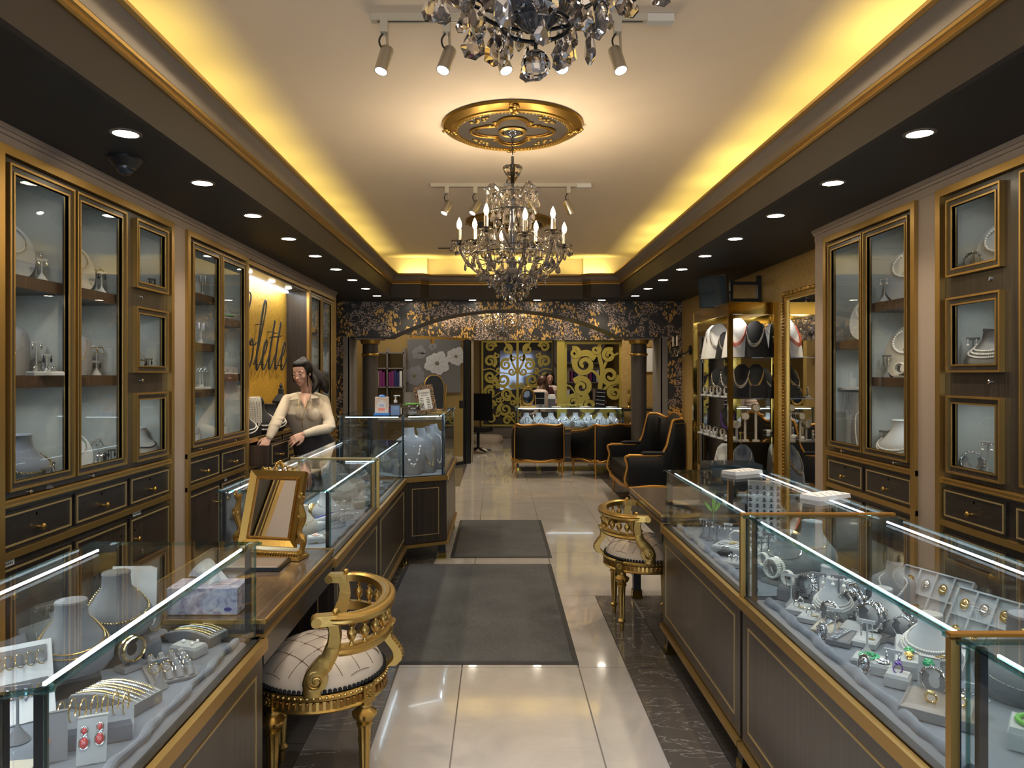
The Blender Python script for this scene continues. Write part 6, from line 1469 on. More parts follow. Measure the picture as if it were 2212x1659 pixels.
for k, (x, y, pad, nk, st) in enumerate(((-1.14, 3.62, 'velvet', 'silver', 'chain'), (-1.02, 3.78, 'cream_pad', 'gold_jewel', 'pendant'), (-1.15, 4.05, 'leatherette', 'diamonds', 'beads'), (-1.0, 4.22, 'velvet_white', 'silver', 'pendant'))): bust(Vector((x, y, Z0)), radians(35), '%s of the rear row, ' % ['first', 'second', 'third', 'fourth'][k]+E, 'low', pad, nk, st, .06, .92)
for k, (x, y) in enumerate(((-.92, 3.70), (-.90, 3.98), (-.90, 4.20))): 
    def tiara():
        m = MB()
        for q in range(-10, 11):
            a = q*.11; h = .018+.016*(1-abs(q)/10)*(1 if q % 2 == 0 else .6)
            m.cyl((.07*sin(a), .02-.07*cos(a), 0), (.07*sin(a), .02-.07*cos(a), h), .0012, n=5); m.sph((.07*sin(a), .02-.07*cos(a), h), .004, 6, 4); m.sph((.07*sin(a), .02-.07*cos(a), .004), .0032, 6, 4)
        return m
    put1('tiara', jm('tiara', tiara, 'diamonds'), 'small glittering tiara, %s along the middle, ' % ['first', 'second', 'third'][k]+E, 'tiara', (x, y, Z0), radians(40), 'tiaras')
for k, (x, y) in enumerate(((-.90, 4.80), (-.92, 5.15), (-.95, 5.50))): bust(Vector((x-.12, y, Z0)), radians(30), '%s, ' % ['nearest', 'middle', 'farthest'][k]+E2, 'low', ['velvet_white', 'leatherette', 'velvet'][k], ['diamonds', 'silver', 'pearl'][k], ['beads', 'pendant', 'beads'][k], .07, 1.05)
bust(Vector((-1.12, 5.0, Z0)), radians(30), 'tall one, '+E2, 'tall', 'velvet_white', 'diamonds', 'beads', .07, .95)
for k, (x, y) in enumerate(((-.86, 4.72), (-.87, 5.0), (-.88, 5.32))): 
    P0 = Vector((x, y, Z0)); pad_(P0, radians(20), .08, .10, .022, '%s by the aisle glass, ' % ['first', 'second', 'third'][k]+E2, 'velvet_white', what='ring pad'); rings_row(P0, radians(20), 3, 3, .024, .03, .03, '%s ring pad ' % ['first', 'second', 'third'][k]+E2, ['diamonds', 'silver'], 'rings on the %s pad %s' % (['first', 'second', 'third'][k], E2))
for k, (x, y) in enumerate(((-1.0, 4.65), (-1.02, 5.30), (-.98, 4.92))): tstand(Vector((x, y, Z0)), radians(35), '%s between the busts, ' % ['first', 'second', 'third'][k]+E2, 'chandelier_drop', .08, 'velvet_white')
# ------------------------------------------------ corner showcase (F)
Fq = 'in the tall corner showcase'
def clover():
    m = mb_tchain(.60, .0011); P = tall_path(.60)
    for q in range(0, len(P), 3):
        for a in range(4): p = P[q]; m.sph((p.x+.0045*cos(a*pi/2+.8), p.y-.003, p.z+.0045*sin(a*pi/2+.8)), (.0042, .002, .0042), 7, 4)
    for z in (0, .022, .042, .055):
        p = tallS(.15, .60); m.sph((p.x, p.y-.008, p.z-z), (.005, .003, .005), 7, 4)
    return m
put1('display_bust', jm('tall_bust', mb_tall, 'leatherette'), 'tall dark grey bust with clover necklace at the front of the corner showcase', 'display bust', (-.70, 6.02, Z0), radians(24), 'necklace busts', 1.42)
put1('necklace', jm('clover', clover, 'silver'), 'silver clover station necklace on the tall grey bust '+Fq, 'necklace', (-.70, 6.02, Z0), radians(24), None, 1.42)
for k, (x, y, nk) in enumerate(((-.565, 6.18, 'gold_pave'), (-.515, 6.42, 'pearl'), (-.50, 6.68, 'gold_pave'))): bust(Vector((x, y, Z0)), radians(48), '%s behind the clover necklace, ' % ['first', 'second', 'third'][k]+Fq, 'tall', 'leatherette', nk, 'beads', .11, 1.38)
MB_ = MB(); MB_.box(-1.27, -.80, 5.87, 6.5, .935, .941); o = MB_.build('glass_shelf', 'glass', None, smooth=False); tag(o, 'clear glass shelf holding a black tray '+Fq, 'shelf')
t = thing('jewel_tray', 'black framed flat tray on the glass shelf '+Fq, 'tray', (-1.13, 5.98, .9415), 0); m = MB(); rectframe(m, -.13, .13, 0, .03, .01, -.09, .09) if False else m.box(-.13, .13, -.09, .09, 0, .006); m.build('tray_floor', 'velvet_white', t, smooth=False)
m = MB(); m.box(-.13, .13, -.09, -.08, 0, .028); m.box(-.13, .13, .08, .09, 0, .028); m.box(-.13, -.12, -.08, .08, 0, .028); m.box(.12, .13, -.08, .08, 0, .028); m.build('rim', 'dark_metal', t, smooth=False, kind='stuff')
o = MB(); beads(o, [(.05*cos(a), .035*sin(a), .012+.012*abs(sin(a*2))) for a in [k*.35 for k in range(24)]], .007, .0135); o = o.build('bead_bracelet', 'blue_stone', None); o.location = (-.93, 6.0, .9415); tag(o, 'coiled blue and white bead bracelet on the glass shelf '+Fq, 'bracelet')
for k, (x, y) in enumerate(((-1.15, 6.1), (-1.0, 6.3), (-1.1, 6.7))): bust(Vector((x, y, Z0)), radians(20), '%s of the lower level, ' % ['front', 'middle', 'rear'][k]+Fq, 'low', 'velvet_white', 'diamonds', 'beads', .06, 1.1)
# ------------------------------------------------ right showcases: A (far), B (middle), C (lower right)
A_, B_, C_ = 'in the far right-hand showcase', 'in the middle right-hand showcase', 'in the bottom right-hand showcase'
rzR = radians(-38)
bust(at(1655, 1145, Z0)+Vector((.05, .10, 0)), rzR, 'with big pearls, '+A_, 'low', 'velvet_white', 'pearl', 'beads', .05, 1.2)
bust(Vector((1.36, 3.15, Z0)), rzR, 'with a pale ribbon, '+A_, 'low', 'velvet_white', 'gold_jewel', 'pendant', .06, 1.2)
bust(Vector((1.20, 3.02, Z0)), rzR, 'in the inner corner, '+A_, 'low', 'leatherette', 'silver', 'chain', .06, 1.1)
P0 = Vector((1.14, 3.42, Z0)); pad_(P0, rzR, .22, .16, .03, 'scalloped and heaped with jewels, '+A_, 'velvet_white', what='wide pad')
for k in range(5): lying_bracelet(P0+Matrix.Rotation(rzR, 3, 'Z') @ Vector((-.07+.035*k, .02*((k % 2)*2-1), .031)), rzR+1.2+.2*k, '%s on the wide pad, ' % ['first', 'second', 'third', 'fourth', 'fifth'][k]+A_, ['diamonds', 'gold_pave', 'silver'][k % 3], .06, ['links', 'rows'][k % 2], ['sparkling', 'gold', 'silver'][k % 3])
for k, (px, py) in enumerate(((1520, 1160), (1533, 1166), (1549, 1176), (1573, 1172))): tstand(at(px, py, Z0), rzR, '%s by the aisle glass, ' % ['first', 'second', 'third', 'fourth'][k]+A_, ['stud_drop', 'pearl_drop', 'stud_drop', 'pearl_drop'][k], .09, 'leatherette' if k < 3 else 'velvet_white')
P0 = at(1567, 1198, Z0); pad_(P0, rzR, .06, .055, .018, 'small square, '+A_, 'dark_metal', what='ring box'); rings_row(P0, rzR, 2, 1, .02, .02, .024, 'small square ring box '+A_, ['silver'], 'rings in the small square box')
P0 = at(1588, 1222, Z0); pad_(P0, rzR, .09, .07, .022, 'oval-looking, '+A_, 'velvet_white', what='pad'); rings_row(P0, rzR, 3, 2, .022, .025, .03, 'oval pad '+A_, ['diamonds', 'silver'], 'rings on the oval pad')
put1('bracelet', jm('bangle_beads', lambda: mb_bangle(.029, .0036, 'beads'), 'pearl'), 'standing twisted pearl bracelet against the joint post '+A_, 'bracelet', at(1592, 1178, Z0), rzR, None, 1.15)
for k, (px, py) in enumerate(((1480, 1092), (1500, 1105))): put1('ring', jm('ring', mb_ring, 'silver'), 'silver ring lying on the deck %s, ' % ['first', 'second'][k]+A_, 'ring', at(px+30, py+20, Z0)+Vector((0, 0, .011)), k, 'loose rings', 1.3)
t = thing('patterned_box', 'tall white box with dark triangular lattice pattern standing among the pearls', 'box', (1.33, 3.62, Z0), radians(-15))
MB().box(-.075, .075, 0, .05, 0, .30).build('box', 'white', t, smooth=False); m = MB()
for i in range(5):
    for j in range(9):
        x, z = -.066+i*.033, .02+j*.030
        for q in ((0, 0, .013), (.006, 0, .007)): m.prism([(x-.012+q[0]*.3, z), (x+.0, z+.013), (x+.012-q[0]*.3, z), (x, z+.004)], 0, .0006, Matrix(((1, 0, 0, 0), (0, 0, -1, -.0003), (0, 1, 0, q[0]*1.6), (0, 0, 0, 1))))
m.build('printed_pattern', 'dark_metal', t, smooth=False, kind='stuff')
t = thing('orchid_stem', 'thin green orchid stem in a clear vase behind the showcase', 'plant', (1.13, 3.80, Z0), 0)
MB().lathe([(.022, 0), (.026, .04), (.018, .10), (.019, .10), (.0, .004)], 16, cap=False).build('vase', 'plastic_clear', t)
for k, (a, L_, x) in enumerate(((.1, .12, 0), (.55, .08, .01), (-.6, .07, -.01))):
    G = [[Vector((x+sin(a)*L_*u+(j-1)*.010*sin(pi*min(1, u+.08)), .01*sin(u*3), .12+cos(a)*L_*u)) for j in range(3)] for u in [q/8 for q in range(9)]]; MB().sheet(G, .0015).build('leaf', 'green_leaf', t)
MB().cyl((0, 0, .02), (0, 0, .16), .002).build('stem', 'green_leaf', t)
# B
for k, (px, py, bx) in enumerate(((1642, 1250, .045), (1695, 1298, .050))):
    P0 = at(px, py, Z0)+Vector((.02, .02, 0)); pad_(P0, rzR, .065, .05, bx, ['under pearls by the joint post, ', 'under pearls by the velvet roll, '][k]+B_, ['velvet', 'leatherette'][k], what='box')
    put1('bracelet', jm('bangle_beads', None, 'pearl') if ('bangle_beads', 'pearl') in PROTO else None, 'pearl bracelet standing on the grey box %s, ' % ['by the joint post', 'by the velvet roll'][k]+B_, 'bracelet', P0+Vector((0, 0, bx)), rzR-.5, 'pearl bracelets on boxes', .9)
for k, (px, py, n, st, mt, s_) in enumerate(((1672, 1258, 2, 'beads', 'pearl', 1.25), (1745, 1300, 2, 'beads', 'diamonds', 1.35), (1845, 1346, 2, 'gem', 'diamonds', 1.4), (1885, 1376, 2, 'gem', 'silver', 1.4), (1925, 1356, 1, 'gem', 'diamonds', 1.35), (1893, 1325, 1, 'gem', 'silver', 1.3), (1830, 1310, 2, 'beads', 'diamonds', 1.2))):
    cuff(at(px, py, Z0), radians(-62), '%s, ' % ['beside the joint post', 'second from the joint post', 'in the middle cluster', 'foremost of the cluster', 'rightmost of the cluster', 'behind the cluster', 'at the left of the cluster'][k]+B_, mt, st, n, s_)
for k, (px, py, h, kd) in enumerate(((1768, 1322, .115, 'pearl_drop'), (1812, 1338, .125, 'pearl_drop'), (1985, 1388, .08, 'stud_drop'), (1645, 1232, .12, 'pearl_drop'), (1660, 1222, .12, 'chandelier_drop'), (1628, 1236, .11, 'chandelier_drop'))): tstand(at(px, py, Z0), rzR, '%s, ' % ['with pearl drops near the velvet roll', 'tall one with pearl drops', 'lowest one right of the cluster', 'first behind the joint post', 'second behind the joint post', 'third behind the joint post'][k]+B_, kd, h, 'leatherette', 1.15)
for k, (px, py, w, d, mt, lb) in enumerate(((1725, 1320, .065, .10, 'velvet_white', 'ring'), (1752, 1338, .065, .10, 'velvet_white', 'ring'), (1785, 1362, .07, .12, 'cream_pad', 'br'), (1818, 1385, .07, .11, 'leatherette', 'br'), (1872, 1388, .07, .11, 'velvet_white', 'tag'), (1845, 1362, .07, .09, 'velvet_white', ''))):
    P0 = at(px, py, Z0); w_ = '%s along the velvet roll, ' % ['first', 'second', 'third', 'fourth', 'fifth', 'sixth'][k]; pad_(P0, rzR, w, d, .020, w_+B_, mt, what='sloped pad', inset_=.006)
    if lb == 'ring': rings_row(P0, rzR, 1, 2, .02, .05, .03, '%s sloped pad ' % ['first', 'second'][k]+B_, ['diamonds', 'silver'], 'rings on the %s sloped pad' % ['first', 'second'][k])
    if lb == 'br': lying_bracelet(P0+Vector((0, 0, .021)), rzR+1.4, 'on the %s sloped pad, ' % ['', '', 'third', 'fourth'][k]+B_, 'diamonds', .11, 'rows', 'wide pavé')
    if lb in ('tag', 'ring'): o = MB().box(-.009, .009, -.006, .006, 0, .001).build('price_tag', 'gold_jewel', None, smooth=False); o.location = P0+Vector((.0, -.03, .022)); o.rotation_euler = (0, 0, rzR); tag(o, lab('tiny yellow price tag on the %s sloped pad' % ['first', 'second', '', '', 'fifth'][k]), 'price tag')
P0 = at(1878, 1436, Z0); pad_(P0, rzR, .085, .075, .022, 'with a green brooch, '+B_, 'velvet_white', what='pad')
o = put1('brooch', jm('flowerG', lambda: flower(9, .020), 'green_stone'), 'large green stone brooch on the pale pad '+B_, 'brooch', P0+Vector((0, 0, .022)), 0, None, 1.1)
P0 = at(1908, 1455, Z0); pad_(P0, rzR, .055, .05, .030, 'with a dark cluster brooch, '+B_, 'velvet_white', what='box'); put1('brooch', jm('flowerD', flower, 'diamonds'), 'dark glittering cluster brooch on the small box '+B_, 'brooch', P0+Vector((0, 0, .030)))
P0 = at(1940, 1480, Z0); pad_(P0, rzR, .060, .055, .034, 'with a purple ring, '+B_, 'velvet_white', what='ring box'); put1('ring', jm('ring', mb_ring, 'purple_stone'), 'ring with a purple stone on the foremost pale box '+B_, 'ring', P0+Vector((0, 0, .044)), 0, None, 1.3)
P0 = at(1965, 1440, Z0)+Vector((.01, .02, 0)); pad_(P0, rzR+.15, .075, .24, .045, 'carrying gold charms, '+B_, 'velvet_white', what='long block')
lying_bracelet(P0+Vector((0, 0, .045)), rzR+.15+pi/2, 'on the long block, '+B_, 'gold_jewel', .19, 'links', 'heavy gold charm'); 
for k in range(5): q = P0+Matrix.Rotation(rzR+.15, 3, 'Z') @ Vector((0, -.08+.04*k, .05)); put1('charm', jm('charmG', lambda: flower(5, .007), ['gold_jewel', 'green_stone', 'gold_pave'][k % 3]), '%s charm on the long block %s' % (['gold', 'green', 'gem-set'][k % 3], B_), 'charm', q, 0, 'charms on the long block')
P0 = at(2020, 1432, Z0); t = pad_(P0, rzR, .15, .17, .03, 'with three rows of gem rings, '+B_, 'velvet_white', 'ring_tray', 'tray', what='ring tray'); rings_row(P0, rzR, 4, 4, .034, .040, .041, 'ring tray with three rows '+B_, ['diamonds', 'gold_pave', 'silver', 'gold_jewel'], 'rings in the big ring tray')
P0 = at(2005, 1492, Z0); K_ = card(P0, rzR, .05, .085, 'curved, with a green and gold earring, '+B_, .2, 'velvet_white'); o = put1('earring', jm('flowerG2', lambda: flower(6, .008), 'green_stone'), 'green and gold earring on the curved card '+B_, 'earring', (0, 0, 0)); o.matrix_world = K_ @ Matrix.Translation((0, -.004, .07)) @ Matrix.Rotation(pi/2, 4, 'X')
P0 = at(2032, 1540, Z0); t = thing('leather_tray', 'rounded mauve leather tray with two signet rings, front right '+B_, 'tray', P0, rzR); MB().fru(-.085, .085, -.075, .075, 0, .022, .004).build('tray', 'leatherette', t, smooth=False); MB().fru(-.078, .078, -.068, .068, .022, .030, .010).build('cushion', 'taupe_cove', t, smooth=False)
for k in (0, 1): put1('signet_ring', jm('signet', lambda: MB().torus((0, 0, 0), .010, .0026, Matrix.Translation((0, 0, .010)) @ Matrix.Rotation(pi/2, 4, 'X'), 20, 6).box(-.006, .006, -.006, .006, .018, .023), 'gold_jewel'), 'gold %s signet ring on the mauve leather tray' % ['black-stone', 'plain'][k], 'ring', P0+Vector((-.03+.06*k, -.01-.02*k, .030)), rzR, None, 1.2)
bust(Vector((1.25, 2.36, Z0)), rzR, 'bare with a low neck in the middle, '+B_, 'low', 'velvet_white', 'silver', None, .06, .85)
bust(Vector((1.24, 2.08, Z0)), rzR, 'wearing dark jewels, '+B_, 'low', 'velvet_white', 'pearl', 'beads', .07, .9, 3)
bust(Vector((1.20, 2.63, Z0)), rzR, 'next to the joint, '+B_, 'low', 'velvet_white', 'pearl', 'beads', .06, .85, 2)
bust(Vector((1.16, 2.50, Z0)), rzR, 'behind the pearl bracelets, '+B_, 'low', 'velvet_white', 'pearl', 'beads', .07, .8, 3)
bust(Vector((1.36, 1.86, Z0)), rzR, 'tall grey one with a pearl pendant, '+B_, 'low', 'leatherette', 'diamonds', 'pendant', .095, 1.3)
o = MB().box(-.012, .012, -.001, .001, 0, .022).build('price_tag', 'gold_jewel', None, smooth=False); o.location = (1.345, 1.845, .86); tag(o, 'yellow paper tag hanging on the tall grey bust in the middle showcase', 'price tag')
bust(Vector((1.30, 2.40, Z0)), rzR, 'carrying a broad pearl rope, '+B_, 'tall', 'leatherette', 'pearl', 'beads', .06, .75)
for k, (x, y) in enumerate(((1.02, 2.28), (1.02, 2.02))):
    t = put1('oval_pendant', jm('ovalp', lambda: MB().torus((0, 0, 0), .017, .004, Matrix.Translation((0, 0, .03)) @ Matrix.Rotation(pi/2-.3, 4, 'X') @ Matrix.Diagonal((.8, 1.4, 1, 1)), 24, 6).sph((0, 0, .03), (.011, .004, .020), 12, 8), 'diamonds'), 'oval sparkling pendant leaning %s, ' % ['beside the second bangles', 'behind the T-stands'][k]+B_, 'pendant', (x, y, Z0), rzR, 'oval pendants')
for k, (x, y) in enumerate(((1.38, 2.36), (1.40, 2.10), (1.40, 1.63))): brooch_tray(Vector((x, y, Z0+.03)), radians(-68), 4 if k < 2 else 3, 2, ['first from the joint post, ', 'second from the joint post, ', 'nearest the gold corner post, '][k]+B_, k < 2, .24, .17, 1.05)
cuff(Vector((1.22, 1.62, Z0)), rzR, 'by the gold corner post, '+B_, 'coral', 'gem', 2, 1.3, 'velvet_white') if False else None
t = pad_(Vector((1.21, 1.63, Z0)), rzR, .10, .10, .05, 'round-topped with a jade bangle, '+B_, 'velvet_white', what='pad'); put1('bracelet', jm('bangleJ', lambda: MB().torus((0, 0, .006), .034, .006, None, 28, 8), 'green_leaf'), 'pale green and gold bangle lying on the pad by the gold corner post', 'bracelet', (1.21, 1.63, Z0+.05), 0)
# C
for k, (x, y) in enumerate(((1.005, 1.20), (1.115, 1.17), (1.00, 1.06), (1.11, 1.04))):
    P0 = Vector((x, y, Z0)); w_ = ['left rear', 'right rear', 'left front', 'right front'][k]; pad_(P0, radians(-20), .085, .085, .035, '%s of four with red earrings, ' % w_+C_, ['velvet_white', 'leatherette'][k % 2], what='sloping box', inset_=.008)
    for q in (-1, 1):
        e = thing('stud_earring', '%s stud earring on the %s sloping box' % (['small square', 'round red'][k % 2], w_), 'earring', P0+Vector((q*.017, 0, .037)), 0, 'stud earrings on the %s sloping box' % w_)
        MB().sph((0, 0, .002), (.0075, .0075, .004), 12, 6).build('stone', 'red_stone', e); MB().torus((0, 0, .001), .0085, .002, None, 18, 6).build('gold_rim', 'gold_jewel', e)
def shell():
    m = MB(); P = []; R_ = []
    for k in range(34): a = k*.42; r = .020*(1-k/36); P.append((r*cos(a), .0012*k-.012, .018+r*sin(a))); R_.append(.011*(1-k/40))
    m.tube(P, R_, 8); return m
put1('seashell', jm('shell', shell, 'cream_pad'), 'cream coiled seashell on its roll '+C_, 'seashell', (1.07, 1.29, Z0+.02), .4, None, 1.2)
pad_(Vector((1.07, 1.29, Z0)), .3, .08, .03, .022, 'under the seashell, '+C_, 'velvet_white', what='roll')
P0 = Vector((1.16, 1.38, Z0)); pad_(P0, radians(-15), .20, .10, .03, 'compartment tray with shell brooches, '+C_, 'leatherette', what='tray')
for k in range(3): put1('brooch', jm('shellb', lambda: MB().sph((0, 0, .006), (.022, .014, .007), 14, 8), ['cream_pad', 'pearl', 'coral'][k]), '%s shell brooch in the compartment tray %s' % (['cream', 'white', 'coral'][k], C_), 'brooch', P0+Vector((-.06+.055*k, 0, .030)), .5)
bust(Vector((1.36, 1.30, Z0)), rzR, 'wearing many coral strands, '+C_, 'low', 'cream_pad', 'coral', 'beads', .05, 1.25, 5)
for k in range(3): bust(Vector((1.33, 1.08-.25*k, Z0)), rzR, '%s from the coral one, ' % ['first', 'second', 'third'][k]+C_, 'low', 'velvet_white', 'silver', 'chain', .06, 1.2) if k < 1 else None

# more pieces crowding the middle showcase
for k, (x, y, kd, h) in enumerate(((1.07, 2.30, 'chandelier_drop', .09), (1.10, 2.16, 'long_drop', .10), (1.08, 1.98, 'stud_drop', .08), (1.16, 1.76, 'chandelier_drop', .08), (1.06, 2.62, 'long_drop', .11))):
    tstand(Vector((x, y, Z0)), rzR, '%s slim one among the bangles, ' % ['first', 'second', 'third', 'fourth', 'fifth'][k]+B_, kd, h, 'velvet_white')
for k, (x, y, mt) in enumerate(((1.19, 1.93, 'gold_pave'), (1.12, 1.86, 'diamonds'), (1.10, 2.40, 'silver'), (1.26, 2.25, 'diamonds'))): cuff(Vector((x, y, Z0)), radians(-60), '%s of the inner row, ' % ['first', 'second', 'third', 'fourth'][k]+B_, mt, 'gem', 1, 1.1)
for k, (x, y) in enumerate(((-.86, 3.45), (-.88, 3.62), (-.87, 4.34), (-.87, 5.60), (-.90, 5.48))): lying_bracelet(Vector((x, y, Z0)), radians(40), '%s on the deck by the aisle glass, left showcases' % ['first', 'second', 'third', 'fourth', 'fifth'][k], ['diamonds', 'gold_pave'][k % 2], .08, ['links', 'rows'][k % 2])
# ================================================================ wall cabinet contents
WALLS = {'left': [3.03, 3.53, 4.05, 4.09, 4.56, 4.85, 5.41, 5.95, 7.95, 8.48, 9.03], 'right': [3.28, 3.76, 4.04, 4.58, 5.09]}
def cab(side, s, z, d=-.13):
    "s is where the piece shows in the door opening from the aisle; the shelf spot lies farther along because it is deeper in"
    x = XL if side == 'left' else XR; w = [v for v in WALLS[side] if v <= s+.02][-1]; hi = [v for v in WALLS[side] if v > w+.05][0]
    return Vector(((XL+d) if side == 'left' else (XR-d), max(w+.06, min(s*(abs(x)-d)/abs(x), hi-.06)), z))
def disc_bust(loc, rz, where, nk='silver', sc=1.0, pad='velvet_white', style='pendant'):
    "leaning oval display board with a necklace"
    def mk():
        m = MB(); K = Matrix.Rotation(-.32, 4, 'X'); m.loft([[K @ Vector((x*.085*w, y, z*.115+.112)) for x, z in [(cos(a), sin(a)*(1 if sin(a) < 0 else 1)) for a in [2*pi*k/28 for k in range(28)]]] for y, w in ((0, 1), (.006, 1))]); m.cyl((0, .03, .12), (0, .10, 0), .004); return m
    put1('display_board', jm('oval_board', mk, pad), 'oval %s display board %s' % ('pale' if pad != 'cream_pad' else 'beige', where), 'display board', loc, rz, 'oval display boards', sc)
    def nk_():
        m = MB(); K = Matrix.Rotation(-.32, 4, 'X'); P = [K @ Vector((.055*sin(a)*(1 if abs(a) < 1.6 else 1), -.004, .15+.055-.10*(cos(a/2))**2)) for a in [-2.6+5.2*k/30 for k in range(31)]]
        if style == 'beads': beads(m, P, .0055, .0105)
        else: m.tube(P, .0016, 5); p = P[15]; m.sph((p.x, p.y-.003, p.z-.012), (.010, .004, .012), 10, 6)
        return m
    put1('necklace', jm('oval_nk_'+style, nk_, nk), '%s necklace on the oval board %s' % ({'silver': 'silver', 'gold_jewel': 'gold', 'pearl': 'pearl', 'diamonds': 'sparkling'}[nk], where), 'necklace', loc, rz, 'necklaces on oval boards', sc)
rl_, rr_ = radians(62), radians(-62)
SH = {'a': 1.001, 'b': 1.524, 'c': 1.969}
L1 = 'behind the leftmost tall door'; L2 = 'behind the second tall door'
def ringset(loc, rz, where, n=4):
    t = pad_(loc, rz, .14, .07, .018, where, 'velvet_white', 'ring_tray', 'tray', what='low ring tray'); rings_row(loc, rz, n, 1, .028, .02, .028, 'low ring tray '+where, ['silver', 'diamonds'], 'rings in the tray '+where, sc=1.2)
for (side, s, k, fn) in (
    ('left', 3.135, 'c', lambda p: disc_bust(p, rl_, 'on the top shelf '+L1, 'silver', 1.25)), ('left', 3.28, 'c', lambda p: tstand(p, rl_, 'on the top shelf '+L1, 'stud_drop', .11, 'velvet_white', 1.3)), ('left', 3.20, 'c', lambda p: tstand(p+Vector((.07, 0, 0)), rl_, 'before the oval board '+L1, 'stud_drop', .08, 'velvet_white', 1.2)),
    ('left', 3.13, 'b', lambda p: bust(p, rl_, 'on the middle shelf '+L1, 'tall', 'leatherette', 'silver', 'pendant', .08, 1.05)), ('left', 3.27, 'b', lambda p: tstand(p, rl_, 'on the middle shelf '+L1, 'stud_drop', .12, 'velvet_white', 1.3)), ('left', 3.33, 'b', lambda p: tstand(p+Vector((.05, .0, 0)), rl_, 'front one on the middle shelf '+L1, 'dark_drop', .08, 'velvet_white', 1.2)), ('left', 3.40, 'b', lambda p: card(p+Vector((.05, 0, 0)), rl_, .03, .07, 'on the middle shelf '+L1)), ('left', 3.18, 'b', lambda p: ringset(p+Vector((.10, 0, 0)), rl_, 'on the middle shelf '+L1)),
    ('left', 3.17, 'a', lambda p: bust(p, rl_, 'on the bottom shelf '+L1, 'low', 'velvet', 'gold_pave', 'beads', .085, 1.5)), ('left', 3.33, 'a', lambda p: tstand(p, rl_, 'beside the dark bust '+L1, 'stud_drop', .12, 'velvet_white', 1.2)), ('left', 3.40, 'a', lambda p: tstand(p+Vector((.06, 0, 0)), rl_, 'at the right of the bottom shelf '+L1, 'stud_drop', .075, 'leatherette', 1.3)), ('left', 3.16, 'a', lambda p: tstand(p+Vector((.12, 0, 0)), rl_, 'in front of the dark bust '+L1, 'dark_drop', .07, 'leatherette', 1.3)),
    ('left', 3.62, 'c', lambda p: disc_bust(p, rl_, 'on the top shelf '+L2, 'gold_jewel', 1.2, 'cream_pad')), ('left', 3.76, 'c', lambda p: tstand(p, rl_, 'on the top shelf '+L2, 'chandelier_drop', .10, 'velvet_white', 1.25)), ('left', 3.88, 'c', lambda p: tstand(p, rl_, 'holding hoops on the top shelf '+L2, 'hoop', .10, 'velvet_white', 1.4)), ('left', 3.70, 'c', lambda p: tstand(p+Vector((.06, 0, 0)), rl_, 'in front on the top shelf '+L2, 'dark_drop', .09, 'velvet_white', 1.2)),
    ('left', 3.63, 'b', lambda p: bust(p, rl_, 'on the middle shelf '+L2, 'tall', 'taupe_cove' if False else 'leatherette', 'gold_jewel', 'chain', .10, 1.0)), ('left', 3.78, 'b', lambda p: tstand(p, rl_, 'holding hoops on the middle shelf '+L2, 'hoop', .12, 'velvet_white', 1.3)), ('left', 3.90, 'b', lambda p: tstand(p, rl_, 'short one on the middle shelf '+L2, 'dark_drop', .06, 'velvet_white', 1.2)),
    ('left', 3.62, 'a', lambda p: disc_bust(p, rl_, 'on the bottom shelf '+L2, 'diamonds', 1.0)), ('left', 3.72, 'a', lambda p: cuff(p+Vector((.05, 0, 0)), rl_+.5, 'on the bottom shelf '+L2, 'silver', 'plain', 2, 1.3)), ('left', 3.83, 'a', lambda p: tstand(p, rl_, 'tall one on the bottom shelf '+L2, 'chandelier_drop', .14, 'velvet_white', 1.2)), ('left', 3.84, 'a', lambda p: tstand(p+Vector((.08, 0, 0)), rl_, 'low one on the bottom shelf '+L2, 'dark_drop', .09, 'leatherette', 1.2)),
    ('left', 4.25, 'c', lambda p: tstand(p+Vector((.06, 0, .04)), rl_, 'in the topmost small window', 'dark_drop', .09, 'leatherette', 1.2)), ('left', 4.24, 'b', lambda p: tstand(p+Vector((.04, 0, 0.001)), rl_, 'in the middle small window', 'dark_drop', .08, 'leatherette', 1.2)), ('left', 4.30, 'b', lambda p: cuff(p+Vector((0, 0, 0.001)), rl_, 'in the middle small window', 'gold_pave', 'plain', 1, 1.2)),
    ('left', 4.23, 'a', lambda p: bust(p, rl_, 'in the lowest small window', 'low', 'velvet_white', 'black_velvet', 'beads', .07, 1.2)), ('left', 4.38, 'a', lambda p: pad_(p+Vector((.04, 0, 0)), rl_, .07, .04, .03, 'in the lowest small window', 'velvet_white', what='box')),
    ('left', 5.15, 'a', lambda p: bust(p, rl_, 'tall one at the bottom behind the narrow doors', 'tall', 'velvet_white', 'diamonds', 'beads', .05, .62)), ('left', 5.66, 'a', lambda p: bust(p, rl_, 'tall pale one behind the narrow door by the sign', 'tall', 'velvet_white', 'silver', 'pendant', .08, 1.2))):
    fn(cab(side, s, SH[k]))
for (s, z, w_, kd) in ((5.05, 2.10, 'top', 'long_drop'), (5.02, 1.75, 'second', 'long_drop'), (5.10, 1.42, 'third', 'chandelier_drop')):
    tstand(cab('left', s+.06, z, -.10), rl_, 'on the %s shelf behind the first narrow door' % w_, kd, .12, 'velvet_white', 1.3); tstand(cab('left', s+.15, z, -.12), rl_, 'right side of the %s shelf behind the first narrow door' % w_, kd, .12, 'velvet_white', 1.3)
disc_bust(cab('left', 4.96, 2.10), rl_, 'on the top shelf behind the first narrow door', 'silver', 1.0)
